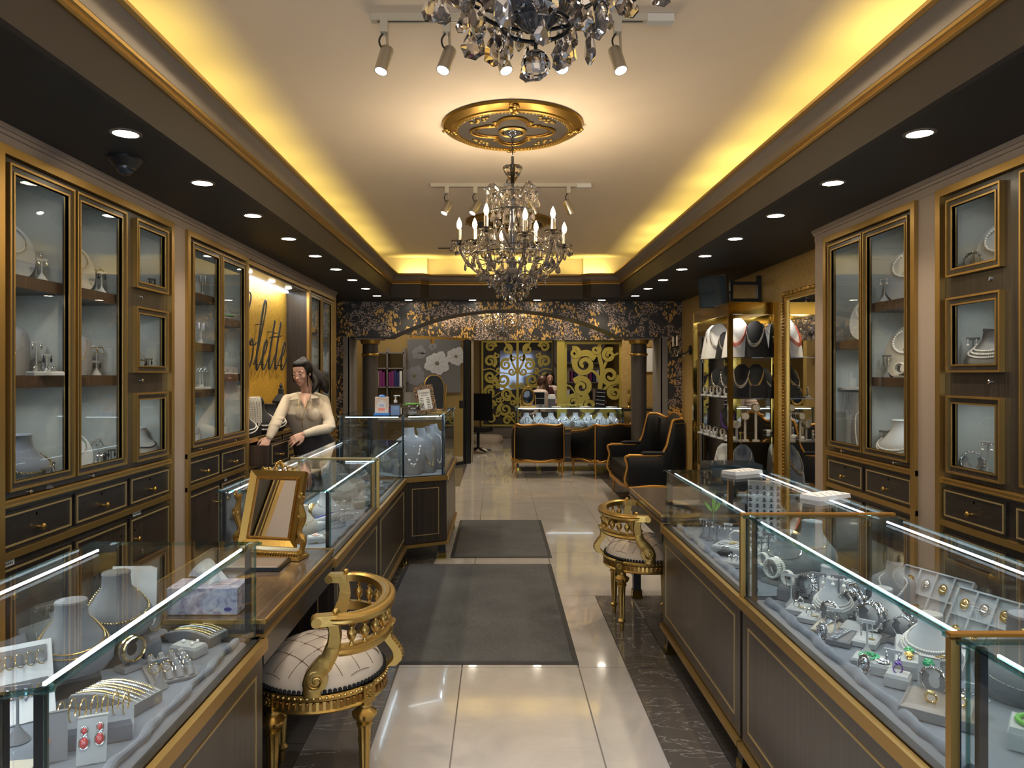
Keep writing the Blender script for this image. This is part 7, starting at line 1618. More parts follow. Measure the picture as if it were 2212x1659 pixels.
ringset(cab('left', 5.06, 1.42, -.08), rl_, 'on the third shelf behind the first narrow door'); disc_bust(cab('left', 5.52, 1.966), rl_, 'on the top shelf behind the second narrow door', 'diamonds', 1.3); put1('brooch', jm('flowerG', None, 'green_stone'), 'green leafy brooch before the oval board behind the second narrow door', 'brooch', cab('left', 5.60, 1.99, -.08), 0, None, 1.6); ringset(cab('left', 5.60, 1.524, -.1), rl_, 'on the middle shelf behind the second narrow door')
for (s, z, w_) in ((8.2, 1.605, 'middle'), (8.25, 2.055, 'top'), (8.2, 1.001, 'bottom')): disc_bust(cab('left', s, z), rl_, 'on the %s shelf of the cabinet past the sign' % w_, 'silver', 1.2)
R1 = 'in the two-door pearl cabinet'; R2 = 'in the square-window cabinet'
disc_bust(cab('right', 4.20, 1.981), rr_, 'on the top shelf '+R1, 'pearl', 1.5, 'velvet_white', 'beads'); tstand(cab('right', 4.36, 1.981, -.08), rr_, 'on the top shelf '+R1, 'pearl_drop', .10, 'velvet_white', 1.4)
disc_bust(cab('right', 4.20, 1.511), rr_, 'on the middle shelf '+R1, 'pearl', 1.5, 'cream_pad', 'beads'); tstand(cab('right', 4.44, 1.511, -.10), rr_, 'on the middle shelf '+R1, 'long_drop', .10, 'leatherette', 1.3); cuff(cab('right', 4.17, 1.511, -.06), rr_, 'on the middle shelf '+R1, 'pearl', 'beads', 3, 1.1)
bust(cab('right', 4.20, 1.001), rr_, 'on the bottom shelf '+R1, 'low', 'velvet_white', 'pearl', 'beads', .09, 1.5, 2); tstand(cab('right', 4.38, 1.001, -.08), rr_, 'left one on the bottom shelf '+R1, 'long_drop', .13, 'leatherette', 1.3); tstand(cab('right', 4.30, 1.001, -.14), rr_, 'right one on the bottom shelf '+R1, 'pearl_drop', .13, 'leatherette', 1.3)
t = thing('chain_rack', 'pale rack hung with many fine silver chains behind the first mirror-side glass door', 'display rack', cab('right', 4.83, 1.001, -.14), rr_)
MB().box(-.10, .10, 0, .012, 0, .42).build('board', 'velvet_white', t, smooth=False); MB().box(-.11, .11, -.05, .015, .42, .435).build('top_ledge', 'velvet_white', t, smooth=False)
for k in range(18): x = -.088+k*.0103; m = MB(); beads(m, catenary((x-.004, -.02, .40), (x+.004, -.02, .40), .10+.06*((k*7) % 5)/5, 10), .0022, .006); m.build('chain', 'silver', t)
bust(cab('right', 4.66, 1.001, -.10), rr_, 'black one with long pearl rope '+R1, 'tall', 'leatherette', 'pearl', 'beads', .12, 1.3)
disc_bust(cab('right', 4.64, 1.766), rr_, 'upper left '+R1, 'pearl', 1.4, 'velvet_white', 'beads')
cuff(cab('right', 3.57, 2.012+.03, -.1), rr_, 'topmost, '+R2, 'diamonds', 'gem', 1, 1.4, 'velvet_white'); pad_(cab('right', 3.57, 2.011, -.1), rr_, .08, .06, .03, 'topmost, '+R2, 'leatherette', what='box'); disc_bust(cab('right', 3.40, 2.012), rr_, 'topmost, '+R2, 'pearl', 1.3, 'leatherette' if False else 'velvet_white', 'beads')
tstand(cab('right', 3.60, 1.526, -.1), rr_, 'middle, '+R2, 'pearl_drop', .13, 'leatherette', 1.4); bust(cab('right', 3.41, 1.526, -.14), rr_, 'middle, '+R2, 'low', 'leatherette', 'pearl', 'beads', .05, 1.4, 3)
cuff(cab('right', 3.58, 1.002, -.10), rr_+.4, 'lowest, '+R2, 'silver', 'gem', 2, 1.7, 'velvet_white'); tstand(cab('right', 3.44, 1.002, -.10), rr_, 'lowest, '+R2, 'pearl_drop', .13, 'velvet_white', 1.4)
# ================================================================ on the niche counter: black busts hung with pearls
nz = .9905
for k, (s, sc) in enumerate(((6.16, 1.15), (6.55, 1.35), (6.85, 1.2))):
    put1('display_bust', jm('bust', mb_bust, 'black_velvet'), 'black velvet bust on the niche counter, %s' % ['leftmost with a pearl rope', 'draped with pearls in the middle', 'behind the saleswoman\'s arm'][k], 'display bust', (XL-.10+.02*k, s, nz), radians(50), 'black busts in the niche', sc*1.3)
    put1('necklace', jm('niche_nk', lambda: mb_chain(.09, .0045, True, .009, .005, strands=2, gap=.02), 'pearl'), 'white pearl necklace on the niche bust, %s' % ['leftmost', 'middle', 'behind the arm'][k], 'necklace', (XL-.10+.02*k, s, nz), radians(50), 'necklaces in the niche', sc*1.3)
t = thing('pearl_rack', 'black padded rack draped with many strands of cream pearls in the sign niche', 'display rack', (XL-.085, 6.36, nz), radians(50))
m = MB(); m.fru(-.09, .09, -.02, .03, 0, .30, .0); m.build('padded_board', 'black_velvet', t, smooth=False); MB().cyl((-.10, 0, .30), (.10, 0, .30), .034, n=16).build('roll', 'black_velvet', t)
for k in range(12):
    x = -.045+k*.0105; m = MB(); beads(m, [(x, .02, .335), (x, -.02, .336), (x, -.040, .30), (x+.002, -.045, .20), (x+.003, -.045, .10+.05*((k*5) % 4)/4-(.03 if k > 5 else 0))], .0042, .0084); o = m.build('pearl_strand', 'pearl', None); o.location = (XL-.085, 6.36, nz); o.rotation_euler = (0, 0, radians(50)); tag(o, 'cream pearl strand hanging in the row over the black rack', 'necklace', 'pearl strands on the black rack')
t = thing('jewellery_mannequin', 'small black mannequin bust with a crowned neck behind the saleswoman', 'display bust', (XL-.10, 7.28, nz), radians(40))
MB().lathe([(.05, 0), (.05, .01), (.012, .03), (.012, .10), (.055, .13), (.075, .20), (.085, .27), (.05, .32), (.028, .34), (.026, .39), (.012, .40), (.018, .42), (.006, .445), (0, .45)], 20).build('torso', 'black_velvet', t)
put1('bracelet_pillow', jm('pillow', lambda: MB().fru(-.05, .05, -.03, .03, 0, .11, .008), 'taupe_cove', False), 'brown velvet bracelet pillow at the left end of the niche counter', 'display block', (XL-.06, 6.06, nz), radians(50))
m = MB(); m.box(-.05, .05, 0, .003, 0, .15, Matrix.Rotation(-.15, 4, 'X')); o = m.build('price_card', 'paper', None, smooth=False); o.location = (XL-.05, 6.98, nz); o.rotation_euler = (0, 0, radians(50)); tag(o, 'white printed card standing beside the saleswoman on the niche counter', 'card')
k_ = MB()
for i in range(6): k_.box(-.035, .035, -.001, 0, .03+i*.018, .034+i*.018, Matrix.Rotation(-.15, 4, 'X'))
k_.build('printing', 'ink', o, smooth=False, kind='stuff')
# ================================================================ things standing on the corner showcase
ct = 1.1955
t = thing('donation_box', 'cardboard donation box with a printed arch and blue base on the corner showcase', 'box', (-.955, 5.96, ct), radians(4))
MB().box(-.062, .062, -.045, .045, 0, .016).build('blue_base', 'denim_blue', t, smooth=False); MB().box(-.054, .054, -.04, .04, .016, .145).build('carton', 'pink_box', t, smooth=False)
m = MB(); K = Matrix(((1, 0, 0, 0), (0, 0, -1, -.0405), (0, 1, 0, 0), (0, 0, 0, 1))); m.prism([(-.034, .03), (.034, .03), (.034, .085)]+[(.034*cos(a), .085+.036*sin(a)) for a in [pi*q/12 for q in range(1, 12)]]+[(-.034, .085)], 0, .001, K); m.build('printed_arch', 'white', t, smooth=False)
m = MB(); m.prism([(-.028, .034), (.028, .034), (.028, .055), (.01, .062), (-.008, .054), (-.028, .064)], -.0012, -.0002, K @ Matrix.Translation((0, 0, .0022))); m.build('printed_landscape', 'coral', t, smooth=False)
m = MB(); m.box(-.018, .018, -.0425, -.0418, .080, .084); m.box(-.022, .022, -.0425, -.0418, .072, .076); m.build('printed_words', 'blue_stone', t, smooth=False, kind='stuff')
MB().sph((0, 0, .142), (.030, .025, .024), 20, 12).build('blue_dome', 'denim_blue', t)
t = thing('soap_pump', 'clear hand sanitiser bottle with white pump on the corner showcase', 'bottle', (-.845, 5.97, ct))
MB().box(-.036, .036, -.024, .024, 0, .075).build('liquid', 'blue_liquid', t, smooth=False); MB().fru(-.040, .040, -.028, .028, 0, .10, .012, .010).build('bottle', 'plastic_clear', t, smooth=False)
MB().lathe([(.014, .098), (.014, .120), (.006, .122), (.006, .150), (.016, .152), (.016, .158), (0, .160)], 16).build('pump', 'white', t); MB().tube([(0, 0, .156), (.03, 0, .157), (.036, 0, .150)], .004, 6).build('spout', 'white', t)
t = thing('crystal_bowl', 'cut crystal bowl of green wrapped sweets on the corner showcase', 'bowl', (-.715, 6.0, ct))
MB().lathe([(.035, 0), (.038, .004), (.030, .010), (.06, .035), (.088, .065), (.098, .088), (.094, .088), (.082, .062), (.055, .036), (.0, .016)], 36, None, lambda a, r, z: .05*cos(12*a)*(1 if z > .02 else 0), cap=False).build('bowl', 'crystal', t, ang=10)
for k in range(14):
    a = k*2.4; r = .016*sqrt(k); o = put1('wrapped_sweet', jm('sweet', lambda: MB().fru(-.022, .022, -.008, .008, 0, .008, .004), 'green_leaf' , False), 'green wrapped sweet heaped in the cut crystal bowl', 'sweet', (-.715+r*cos(a), 6.0+r*sin(a), ct+.078+.004*((k*5) % 3)), a, 'sweets in the bowl'); o.rotation_euler = (.3*sin(k), .3*cos(k*2), a)
t = thing('price_list_stand', 'tilted leopard-print frame with a white printed list on the corner showcase', 'picture frame', (-.585, 6.02, ct), radians(12)); K = Matrix.Rotation(-.16, 4, 'Y') @ Matrix.Rotation(-.2, 4, 'X') @ Matrix.Translation((0, 0, .01))
m = MB(); rectframe(m, -.082, .082, 0, .235, .030, -.012, .006, K); m.build('frame', 'leopard', t, smooth=False); MB().box(-.055, .055, -.004, 0, .027, .208, K).build('paper', 'paper', t, smooth=False); MB().cyl(K @ Vector((0, .006, .12)), (0, .10, .0), .004).build('strut', 'black_paint', t)
m = MB()
for i in range(7): z = .125-i*.0145; m.box(-.040, -.014, -.0052, -.0042, z, z+.0045, K); m.box(.010, .038, -.0052, -.0042, z, z+.0045, K)
m.build('printed_line', 'ink', t, smooth=False, kind='stuff')
def text3(s, size, K, mat, par, name='lettering', ext=.0006):
    c = bpy.data.curves.new(name, 'FONT'); c.body = s; c.size = size; c.align_x = 'CENTER'; c.extrude = ext; o = bpy.data.objects.new(name, c); COL.objects.link(o)
    dg = bpy.context.evaluated_depsgraph_get(); me = bpy.data.meshes.new_from_object(o.evaluated_get(dg)); bpy.data.objects.remove(o); me.transform(K); me.materials.clear(); me.materials.append(MATS[mat]); r = link(name, me, par, kind='stuff'); return r
text3('Colette', .026, K @ Matrix.Translation((0, -.0050, .165)) @ Matrix.Rotation(pi/2, 4, 'X'), 'ink', t)
text3('OPEN HOURS', .009, K @ Matrix.Translation((0, -.0050, .148)) @ Matrix.Rotation(pi/2, 4, 'X'), 'ink', t)
t = thing('arched_mirror', 'dark arched vanity mirror on bamboo-like gold posts behind the leopard frame', 'mirror', (-.555, 6.26, ct), radians(18)); K = Matrix(((1, 0, 0, 0), (0, 0, -1, 0), (0, 1, 0, 0), (0, 0, 0, 1))) 
A = [(-.085, .03), (.085, .03), (.088, .19)]+[(.088*cos(a)**.8 if cos(a) > 0 else -.088*(-cos(a))**.8, .19+.135*sin(a)**.9) for a in [pi*q/16 for q in range(1, 16)]]+[(-.088, .19)]
MB().prism(A, 0, .006, K).build('glass', 'black_paint', t, smooth=False); MB().tube([K @ Vector((x, z, .003)) for x, z in A], .006, 6, True).build('rim', 'gold', t)
for sg in (-1, 1): MB().tube([(sg*.105, 0, 0), (sg*.108, 0, .06), (sg*.100, 0, .12), (sg*.108, 0, .18), (sg*.112, 0, .245)], [.012, .009, .012, .009, .011], 8).build('post', 'antique_gold', t)
MB().box(-.11, .11, -.03, .03, 0, .012).build('base', 'antique_gold', t, smooth=False)
# ================================================================ brass display cabinet, gilt mirror, television, sconce
ex0, ex1, ey0, ey1, ez = 2.20, 2.63, 6.87, 8.10, 2.21
et = thing('brass_etagere', 'tall brass and glass display cabinet with four glass shelves against the gold wall', 'display cabinet', ((ex0+ex1)/2, (ey0+ey1)/2, 0), world=True)
for x, y in ((ex0, ey0), (ex1, ey0), (ex0, ey1), (ex1, ey1)): MB().box(x-.022, x+.022, y-.022, y+.022, 0, ez).build('post', 'brass', et, smooth=False)
for z0, z1 in ((ez-.115, ez), (0, .10)):
    for b in ((ex0, ex1, ey0-.018, ey0-.008), (ex0-.018, ex0-.008, ey0, ey1), (ex0, ex1, ey1+.008, ey1+.018)): MB().box(b[0], b[1], b[2], b[3], z0, z1).build('fascia', 'brass', et, smooth=False)
MB().box(ex0, ex1, ey0, ey1, ez-.02, ez-.008).build('top_panel', 'brass', et, smooth=False); MB().box(ex1+.004, ex1+.008, ey0, ey1, .1, ez-.1).build('mirror_back', 'mirror', et, smooth=False)
ES = [1.69, 1.30, .885, .46]
for z in ES: MB().box(ex0-.01, ex1, ey0-.01, ey1, z-.008, z).build('glass_shelf', 'glass', et, smooth=False)
MB().box(ex0, ex1, ey0, ey1, .09, .10).build('floor_panel', 'brass', et, smooth=False)
for y in (7.2, 7.9): area('etagere_lamp', (2.4, y, ez-.03), (0, 0, 0), .15, .15, 1.6, (1, .95, .85))
def arc_bust(loc, rz, where, pad, nk, sc=1.0):
    def mk():
        m = MB(); G = [[Vector(((.055+.075*(1-v)**.7)*sin(u)*(1 if v < .85 else 1-.45*(v-.85)/.15), .10-.12*sin(min(1, 1.15*(1-v))*pi/2)*cos(u)+.02, .34*v)) for v in [j/16 for j in range(17)]] for u in [-1.35+2.7*i/16 for i in range(17)]]
        m.sheet(G, .005); m.box(-.09, .09, -.03, .10, 0, .006); return m
    put1('display_bust', jm('arc_bust', mk, pad), '%s hollow shoulder bust %s' % ({'white': 'white', 'black_velvet': 'black', 'velvet': 'grey'}[pad], where), 'display bust', loc, rz, 'shoulder busts in the brass cabinet', sc)
    def nkf():
        m = MB()
        for q in (0, .012, .024): beads(m, [Vector(((.06+.07*(1-v)**.7)*sin(u)*.98, .10-.13*sin(min(1, 1.15*(1-v))*pi/2)*cos(u)+.006, .34*v-q)) for u in [-1.3+2.6*i/24 for i in range(25)] for v in [.86-.50*cos(u)**2]], .0055, .011)
        return m
    put1('necklace', jm('arc_nk', nkf, nk), '%s three-strand necklace on the shoulder bust %s' % ({'coral': 'orange', 'diamonds': 'glittering', 'silver': 'silver', 'gold_pave': 'gold', 'purple_stone': 'violet', 'pearl': 'pearl'}[nk], where), 'necklace', loc, rz, 'necklaces in the brass cabinet', sc)
for (x, y, z, pad, nk, w_, sc) in ((2.33, 7.10, 1.69, 'white', 'coral', 'with orange beads, top shelf', 1.15), (2.30, 7.62, 1.69, 'white', 'silver', 'second on the top shelf', 1.1), (2.48, 7.02, 1.69, 'black_velvet', 'diamonds', 'right rear of the top shelf', 1.05), (2.34, 7.90, 1.69, 'white', 'diamonds', 'far end of the top shelf', 1.1), (2.30, 7.36, 1.69, 'black_velvet', 'silver', 'between the white ones, top shelf', .8),
                              (2.36, 7.05, 1.30, 'black_velvet', 'silver', 'first on the second shelf', .95), (2.48, 7.0, 1.30, 'black_velvet', 'gold_pave', 'right end of the second shelf', .95), (2.32, 7.35, 1.30, 'black_velvet', 'diamonds', 'second on the second shelf', .9), (2.34, 7.75, 1.30, 'black_velvet', 'silver', 'far end of the second shelf', .85), (2.32, 7.35, .885, 'black_velvet', 'purple_stone', 'with violet beads, third shelf', .9), (2.35, 7.0, .46, 'velvet', 'diamonds', 'on the lowest glass shelf', 1.1), (2.33, 7.5, .46, 'white', 'silver', 'far one on the lowest glass shelf', 1.0)):
    arc_bust(Vector((x, y, z+.001)), radians(-25), w_, pad, nk, sc)
for k, (x, y, h) in enumerate(((2.30, 6.98, .16), (2.37, 6.95, .24), (2.47, 6.94, .32))):       # watch bars
    t = thing('bracelet_bar', 'beige bracelet bar on a post, %s of three on the third glass shelf' % ['lowest', 'middle', 'tallest'][k], 'bracelet holder', (x, y, .886), radians(-10), 'bracelet bars')
    MB().box(-.03, .03, -.03, .03, 0, .014).build('base', 'cream_pad', t, smooth=False); MB().box(-.010, .010, -.004, .014, .014, h).build('post', 'cream_pad', t, smooth=False); MB().cyl((0, -.035, h), (0, .10, h), .030, n=24).build('roll', 'cream_pad', t)
    for q in range(3): put1('bracelet', jm('bar_br', lambda: MB().torus((0, 0, 0), .034, .0045, Matrix.Rotation(pi/2, 4, 'X'), 24, 6), ['gold_pave', 'diamonds', 'silver'][q]), 'gem bracelet round the %s beige bar' % ['lowest', 'middle', 'tallest'][k], 'bracelet', Vector((x, y, .886+h))+Matrix.Rotation(radians(-10), 3, 'Z') @ Vector((0, -.015+.035*q, 0)), radians(-10), 'bracelets round the %s bar' % ['lowest', 'middle', 'tallest'][k])
for k in range(9):
    y = 6.98+k*.12; z = 1.301 if k % 2 else .886; cuff(Vector((2.235, y, z)), radians(-70), '%s along the %s brass cabinet shelf' % (['first', 'second', 'third', 'fourth', 'fifth', 'sixth', 'seventh', 'eighth', 'ninth'][k], 'second' if k % 2 else 'third'), ['silver', 'diamonds', 'gold_pave'][k % 3], 'plain' if k % 2 else 'gem', 1, 1.3, 'velvet_white')
for k in range(5): pad_(Vector((2.30, 7.10+.22*k, .886)), radians(-20), .08, .06, .03, '%s on the third shelf of the brass cabinet' % ['first', 'second', 'third', 'fourth', 'fifth'][k], 'white', what='small box')
pad_(Vector((2.48, 6.93, 1.301)), 0, .14, .05, .12, 'at the right end of the second shelf in the brass cabinet', 'black_velvet', what='box')
t = thing('gilt_wall_mirror', 'large wall mirror in a carved gilt frame beside the brass display cabinet', 'mirror', (GWX-.02, 6.0, .5), world=True)
m = CB('right'); m.M = Matrix(((0, -1, 0, GWX), (1, 0, 0, 0), (0, 0, 1, 0), (0, 0, 0, 1)))
for a, b, w, d in ((0, 0, .05, .035), (.045, 0, .035, .05)): pass
def mf(i0, i1, d0, d1, mat, nm):
    m = MB(); m.M = Matrix(((0, -1, 0, GWX), (1, 0, 0, 0), (0, 0, 1, 0), (0, 0, 0, 1))); rectframe(m, 5.34+i0, 6.67-i0, .45+i0, 2.285-i0, i1-i0, d0, d1); return m.build(nm, mat, t, smooth=False)
f_ = mf(0, .06, 0, .035, 'antique_gold', 'frame'); mf(.055, .085, 0, .025, 'gold', 'inner_frame')
m = MB()
for k in range(46):
    a = k/46; 
    for (y, z) in ((5.36+1.29*a, 2.255), ): m.sph((GWX-.038, y, z), (.012, .016, .018*(1+.3*sin(k*2))), 6, 4)
for k in range(60): m.sph((GWX-.038, 6.64, .48+1.78*k/60), (.012, .018, .014), 6, 4)
for k in range(110): m.sph((GWX-.03, 6.59, .52+1.68*k/110), (.007, .006, .007), 5, 3)
m.build('carving', 'antique_gold', f_, kind='stuff')
m = MB(); m.box(GWX-.012, GWX-.004, 5.42, 6.59, .53, 2.205); m.build('mirror_glass', 'mirror', t, smooth=False)
t = thing('gilt_wall_mirror', 'gilt framed wall mirror mostly hidden behind the brass display cabinet', 'mirror', (GWX-.02, 8.4, .35), world=True)
def mf2(i0, i1, d0, d1, mat, nm, m=None):
    m = MB(); m.M = Matrix(((0, -1, 0, GWX), (1, 0, 0, 0), (0, 0, 1, 0), (0, 0, 0, 1))); rectframe(m, 7.0+i0, 9.58-i0, .35+i0, 2.08-i0, i1-i0, d0, d1); return m.build(nm, mat, t, smooth=False)
f_ = mf2(0, .06, 0, .006, 'antique_gold', 'frame'); m = MB()
for k in range(90): m.sph((GWX-.010, 9.55, .38+1.66*k/90), (.006, .014, .012), 5, 3)
m.build('carving', 'antique_gold', f_, kind='stuff'); m = MB(); m.box(GWX-.005, GWX-.001, 7.06, 9.52, .41, 2.02); m.build('mirror_glass', 'mirror', t, smooth=False)
t = thing('wall_television', 'small flat screen on a black swivel arm above the brass display cabinet', 'television', (2.17, 7.30, 2.36), 0)
K = Matrix.Rotation(radians(-66), 4, 'Z') @ Matrix.Rotation(radians(9), 4, 'X') @ Matrix.Rotation(radians(4), 4, 'Y')
MB().box(-.21, .21, -.015, .012, -.165, .165, K).build('housing', 'black_paint', t, smooth=False); MB().box(-.195, .195, -.017, -.015, -.15, .15, K).build('screen', 'dark_glass', t, smooth=False)
MB().box(.0, .18, -.012, .012, -.02, .0).build('arm', 'dark_metal', t, smooth=False); MB().box(.17, .20, .0, .03, -.10, .12).build('pivot', 'dark_metal', t, smooth=False)
MB().box(.19, .46, -.01, .02, .07, .10).build('upper_arm', 'dark_metal', t, smooth=False); MB().box(.19, .46, -.01, .02, -.10, -.07).build('lower_arm', 'dark_metal', t, smooth=False); MB().box(.44, .472, -.03, .03, -.12, .16).build('wall_plate', 'dark_metal', t, smooth=False)
MB().tube(cr_spline([(-.0, 0, -.10), (.08, 0, -.15), (.16, 0, -.12), (.25, .01, -.14), (.33, .01, -.15), (.40, .0, -.10)], 5), .005, 6).build('cable', 'black_paint', t)
t = thing('wall_sconce', 'black wall bracket with crystal drops and candle bulbs beside the wallpapered wall', 'wall lamp', (GWX, 9.93, 1.86), 0)
MB().cyl((0, 0, 0), (-.02, 0, 0), .065, n=24).build('wall_plate', 'black_paint', t)
for sg in (-1, 1):
    P = cr_spline([(-.02, 0, 0), (-.09, sg*.03, -.05), (-.18, sg*.08, -.03), (-.22, sg*.11, .04)], 6); MB().tube(P, .009, 6).build('arm', 'crystal_dark', t); e = P[-1]
    MB().lathe([(.01, -.01), (.04, .006), (.042, .01), (.01, 0)], 16, Matrix.Translation(e)).build('drip_pan', 'crystal', t); MB().lathe([(.012, 0), (.012, .08), (.014, .10), (.013, .13), (.002, .16)], 12, Matrix.Translation(e)).build('candle', 'wax', t)
    for k in range(7): a = k*.9; pend(t, e+Vector((.04*cos(a), .04*sin(a), -.02-.03*(k % 3))), k % 3)
for k in range(5): pend(t, (-.10-.02*k, 0, -.06-.02*k), k % 3)
# ---- things on the far corner of the right-hand showcase
t = thing('black_case', 'shiny black flat case lying behind the far end of the right-hand showcase', 'case', (1.20, 4.12, .746), 0); MB().fru(-.0, .30, -.03, .20, 0, .27, .004).build('case', 'dark_glass', t, smooth=False)
for k, (x, y, w_) in enumerate(((1.30, 3.86, 'left of the patterned box'), (1.42, 3.10, 'lying towards the wall cabinets'))):
    t = thing('flat_ring_tray', 'white flat tray with black stitched slots on the glass top, %s' % w_, 'tray', (x if k == 0 else 1.40, y, ZT+.0005), .5, 'flat white trays'); MB().fru(-.10, .10, -.05, .05, 0, .018, .002).build('tray', 'white', t, smooth=False)
    m = MB()
    for q in range(14): m.box(-.085+.0125*q, -.078+.0125*q, -.035+.02*(q % 3), -.030+.02*(q % 3), .018, .0188)
    m.build('slots', 'ink', t, smooth=False, kind='stuff')
# ================================================================ far room
CNT = [0]
def scroll_panel(x0, x1, z0, z1, y, label, loc, flip=1):
    t = thing('filigree_screen', label, 'screen', loc, world=True); m = MB(); rectframe(m, x0, x1, z0, z1, .045, y-.006, y+.006); m.build('frame', 'gold_screen', t, smooth=False)
    def ribbon(P, w0, w1, nm='scroll'):
        P = cr_spline([Vector((a, 0, b)) for a, b in P], 6); n = len(P); L = []; R = []
        for i in range(n):
            tg = (P[min(i+1, n-1)]-P[max(i-1, 0)]).normalized(); nn = Vector((tg.z, 0, -tg.x)); w = (w0+(w1-w0)*i/(n-1))*(.35+.65*sin(pi*min(1, (i+1)/n*1.15)*.5+.4) if False else 1)
            L.append(P[i]+nn*w); R.append(P[i]-nn*w)
        vs = [(p.x, y-.006, p.z) for p in L]+[(p.x, y-.006, p.z) for p in R]+[(p.x, y+.006, p.z) for p in L]+[(p.x, y+.006, p.z) for p in R]; fs = []
        for i in range(n-1): fs += [(i, i+1, n+i+1, n+i), (2*n+i, 3*n+i, 3*n+i+1, 2*n+i+1), (i, 2*n+i, 2*n+i+1, i+1), (n+i, n+i+1, 3*n+i+1, 3*n+i)]
        fs += [(0, n, 3*n, 2*n), (n-1, 3*n-1, 4*n-1, 2*n-1)]; CNT[0] += 1; MB().add([(a, b+.0031*((CNT[0]*3) % 7)-.009, c) for a, b, c in vs], fs).build(nm, 'gold_screen', t, smooth=False)
    W_, H_ = x1-x0, z1-z0
    def spiral(cx, cz, r, a0, sg, turns, w): 
        pts = []; n = int(turns*8)
        for k in range(n+1): a = a0+sg*k*pi/4; rr = r*(1-k/(n+2.5)); pts.append((cx+rr*cos(a), cz+rr*sin(a)))
        ribbon(pts, w*1.7, w*.8)
    return t, ribbon, spiral, W_, H_
def fill_scrolls(x0, x1, z0, z1, y, label, loc, stems, spirals, mirror=None):
    t, rb, sp, W_, H_ = scroll_panel(x0, x1, z0, z1, y, label, loc)
    for s in stems: 
        rb([(x0+a*W_, z0+b*H_) for a, b in s[0]], s[1], s[2], 'stem')
        if mirror: rb([(x0+(1-a)*W_, z0+b*H_) for a, b in s[0]], s[1], s[2], 'stem')
    for (a, b, r, a0, sg, tr, w) in spirals:
        sp(x0+a*W_, z0+b*H_, r, a0, sg, tr, w)
        if mirror: sp(x0+(1-a)*W_, z0+b*H_, r, pi-a0, -sg, tr, w)
    return t
spL = [(.13, .93, .13, 0, 1, 1.5, .022), (.36, .90, .12, 2, -1, 1.5, .020), (.12, .76, .15, -1, 1, 1.6, .024), (.34, .72, .14, 1, 1, 1.5, .022), (.12, .58, .14, 0, -1, 1.5, .024), (.30, .54, .17, 3, 1, 1.6, .026), (.42, .64, .09, 0, -1, 1.3, .018), (.12, .40, .15, 1, 1, 1.6, .024), (.36, .38, .15, -1, -1, 1.5, .024), (.12, .24, .14, 0, 1, 1.5, .022), (.33, .20, .16, 2, 1, 1.6, .024), (.13, .09, .12, 3, -1, 1.5, .020), (.36, .07, .11, 0, 1, 1.4, .020), (.43, .28, .07, 1, -1, 1.3, .016), (.44, .48, .08, 3, 1, 1.3, .016), (.22, .83, .07, 2, 1, 1.2, .014), (.22, .47, .07, 2, -1, 1.2, .014), (.22, .15, .07, 4, 1, 1.2, .014), (.44, .80, .08, 2, 1, 1.3, .016), (.24, .65, .06, 1, 1, 1.2, .014), (.23, .31, .07, 1, -1, 1.2, .014), (.44, .13, .07, 3, -1, 1.2, .016)]
stL = [([(.5, .0), (.40, .10), (.22, .18), (.30, .30), (.46, .36)], .020, .012), ([(.5, .30), (.34, .44), (.16, .50), (.24, .62), (.46, .60)], .022, .012), ([(.5, .62), (.42, .76), (.40, .9), (.30, 1.0)], .026, .016), ([(.02, .3), (.14, .33), (.26, .40)], .016, .010), ([(.02, .66), (.14, .67), (.26, .60)], .016, .010)]
yL = 17.42; sL = yL/F
fill_scrolls((1040-CX)*sL, (1196-CX)*sL, HC-(921-CY)*sL, HC-(736-CY)*sL, yL, 'double gold filigree screen of mirrored scrolls on the far back wall', (.4, yL, 0), stL, spL, True)
t = COL.objects.get('filigree_screen'); xm = (1118-CX)*sL; MB().box(xm-.03, xm+.03, yL-.008, yL+.008, HC-(921-CY)*sL, HC-(736-CY)*sL).build('centre_bar', 'gold_screen', t, smooth=False)
m = MB(); m.box((1080-CX)*sL, (1192-CX)*sL, yL+.03, yL+.05, 1.15, 2.1); o = m.build('mirror_pane', 'mirror_dim', t, smooth=False)
m = MB(); m.box((1040-CX)*sL, (1196-CX)*sL, yL+.06, yL+.07, .27, 2.32); m.build('backing_panel', 'fascia_paint', t, smooth=False)
yR = 12.74; sR = yR/F
spR = [(.35, .80, .22, .5, 1, 1.7, .034), (.18, .90, .10, 2, -1, 1.4, .020), (.30, .60, .17, 2.5, -1, 1.6, .030), (.16, .47, .13, 0, 1, 1.5, .024), (.42, .44, .16, 1.5, 1, 1.6, .028), (.80, .70, .17, 0, -1, 1.6, .028), (.78, .88, .12, 1, 1, 1.5, .022), (.88, .55, .12, 2, 1, 1.5, .022), (.40, .24, .20, 3, -1, 1.7, .032), (.78, .35, .14, 4, 1, 1.5, .026), (.16, .28, .12, 1, 1, 1.4, .022), (.80, .18, .16, 0, 1, 1.5, .028), (.20, .10, .14, 2, -1, 1.5, .024), (.55, .93, .08, 1, -1, 1.3, .018), (.60, .10, .13, 1, 1, 1.5, .022)]
stR = [([(.60, .0), (.66, .14), (.74, .28), (.66, .42), (.62, .58), (.66, .74), (.60, .9), (.62, 1.0)], .050, .030), ([(.64, .55), (.78, .62), (.92, .64)], .026, .014), ([(.64, .66), (.50, .74), (.30, .72)], .030, .016), ([(.68, .40), (.50, .34), (.30, .36)], .030, .016), ([(.72, .26), (.5, .18), (.25, .16)], .030, .016), ([(.64, .72), (.76, .84), (.94, .9)], .026, .014), ([(.02, .62), (.12, .60), (.22, .52)], .016, .010)]
fill_scrolls((1219-CX)*sR, (1343-CX)*sR, .10, HC-(738-CY)*sR, yR, 'gold filigree screen with a curling tree standing right of the far showcase', (1.75, yR, 0), stR, spR)
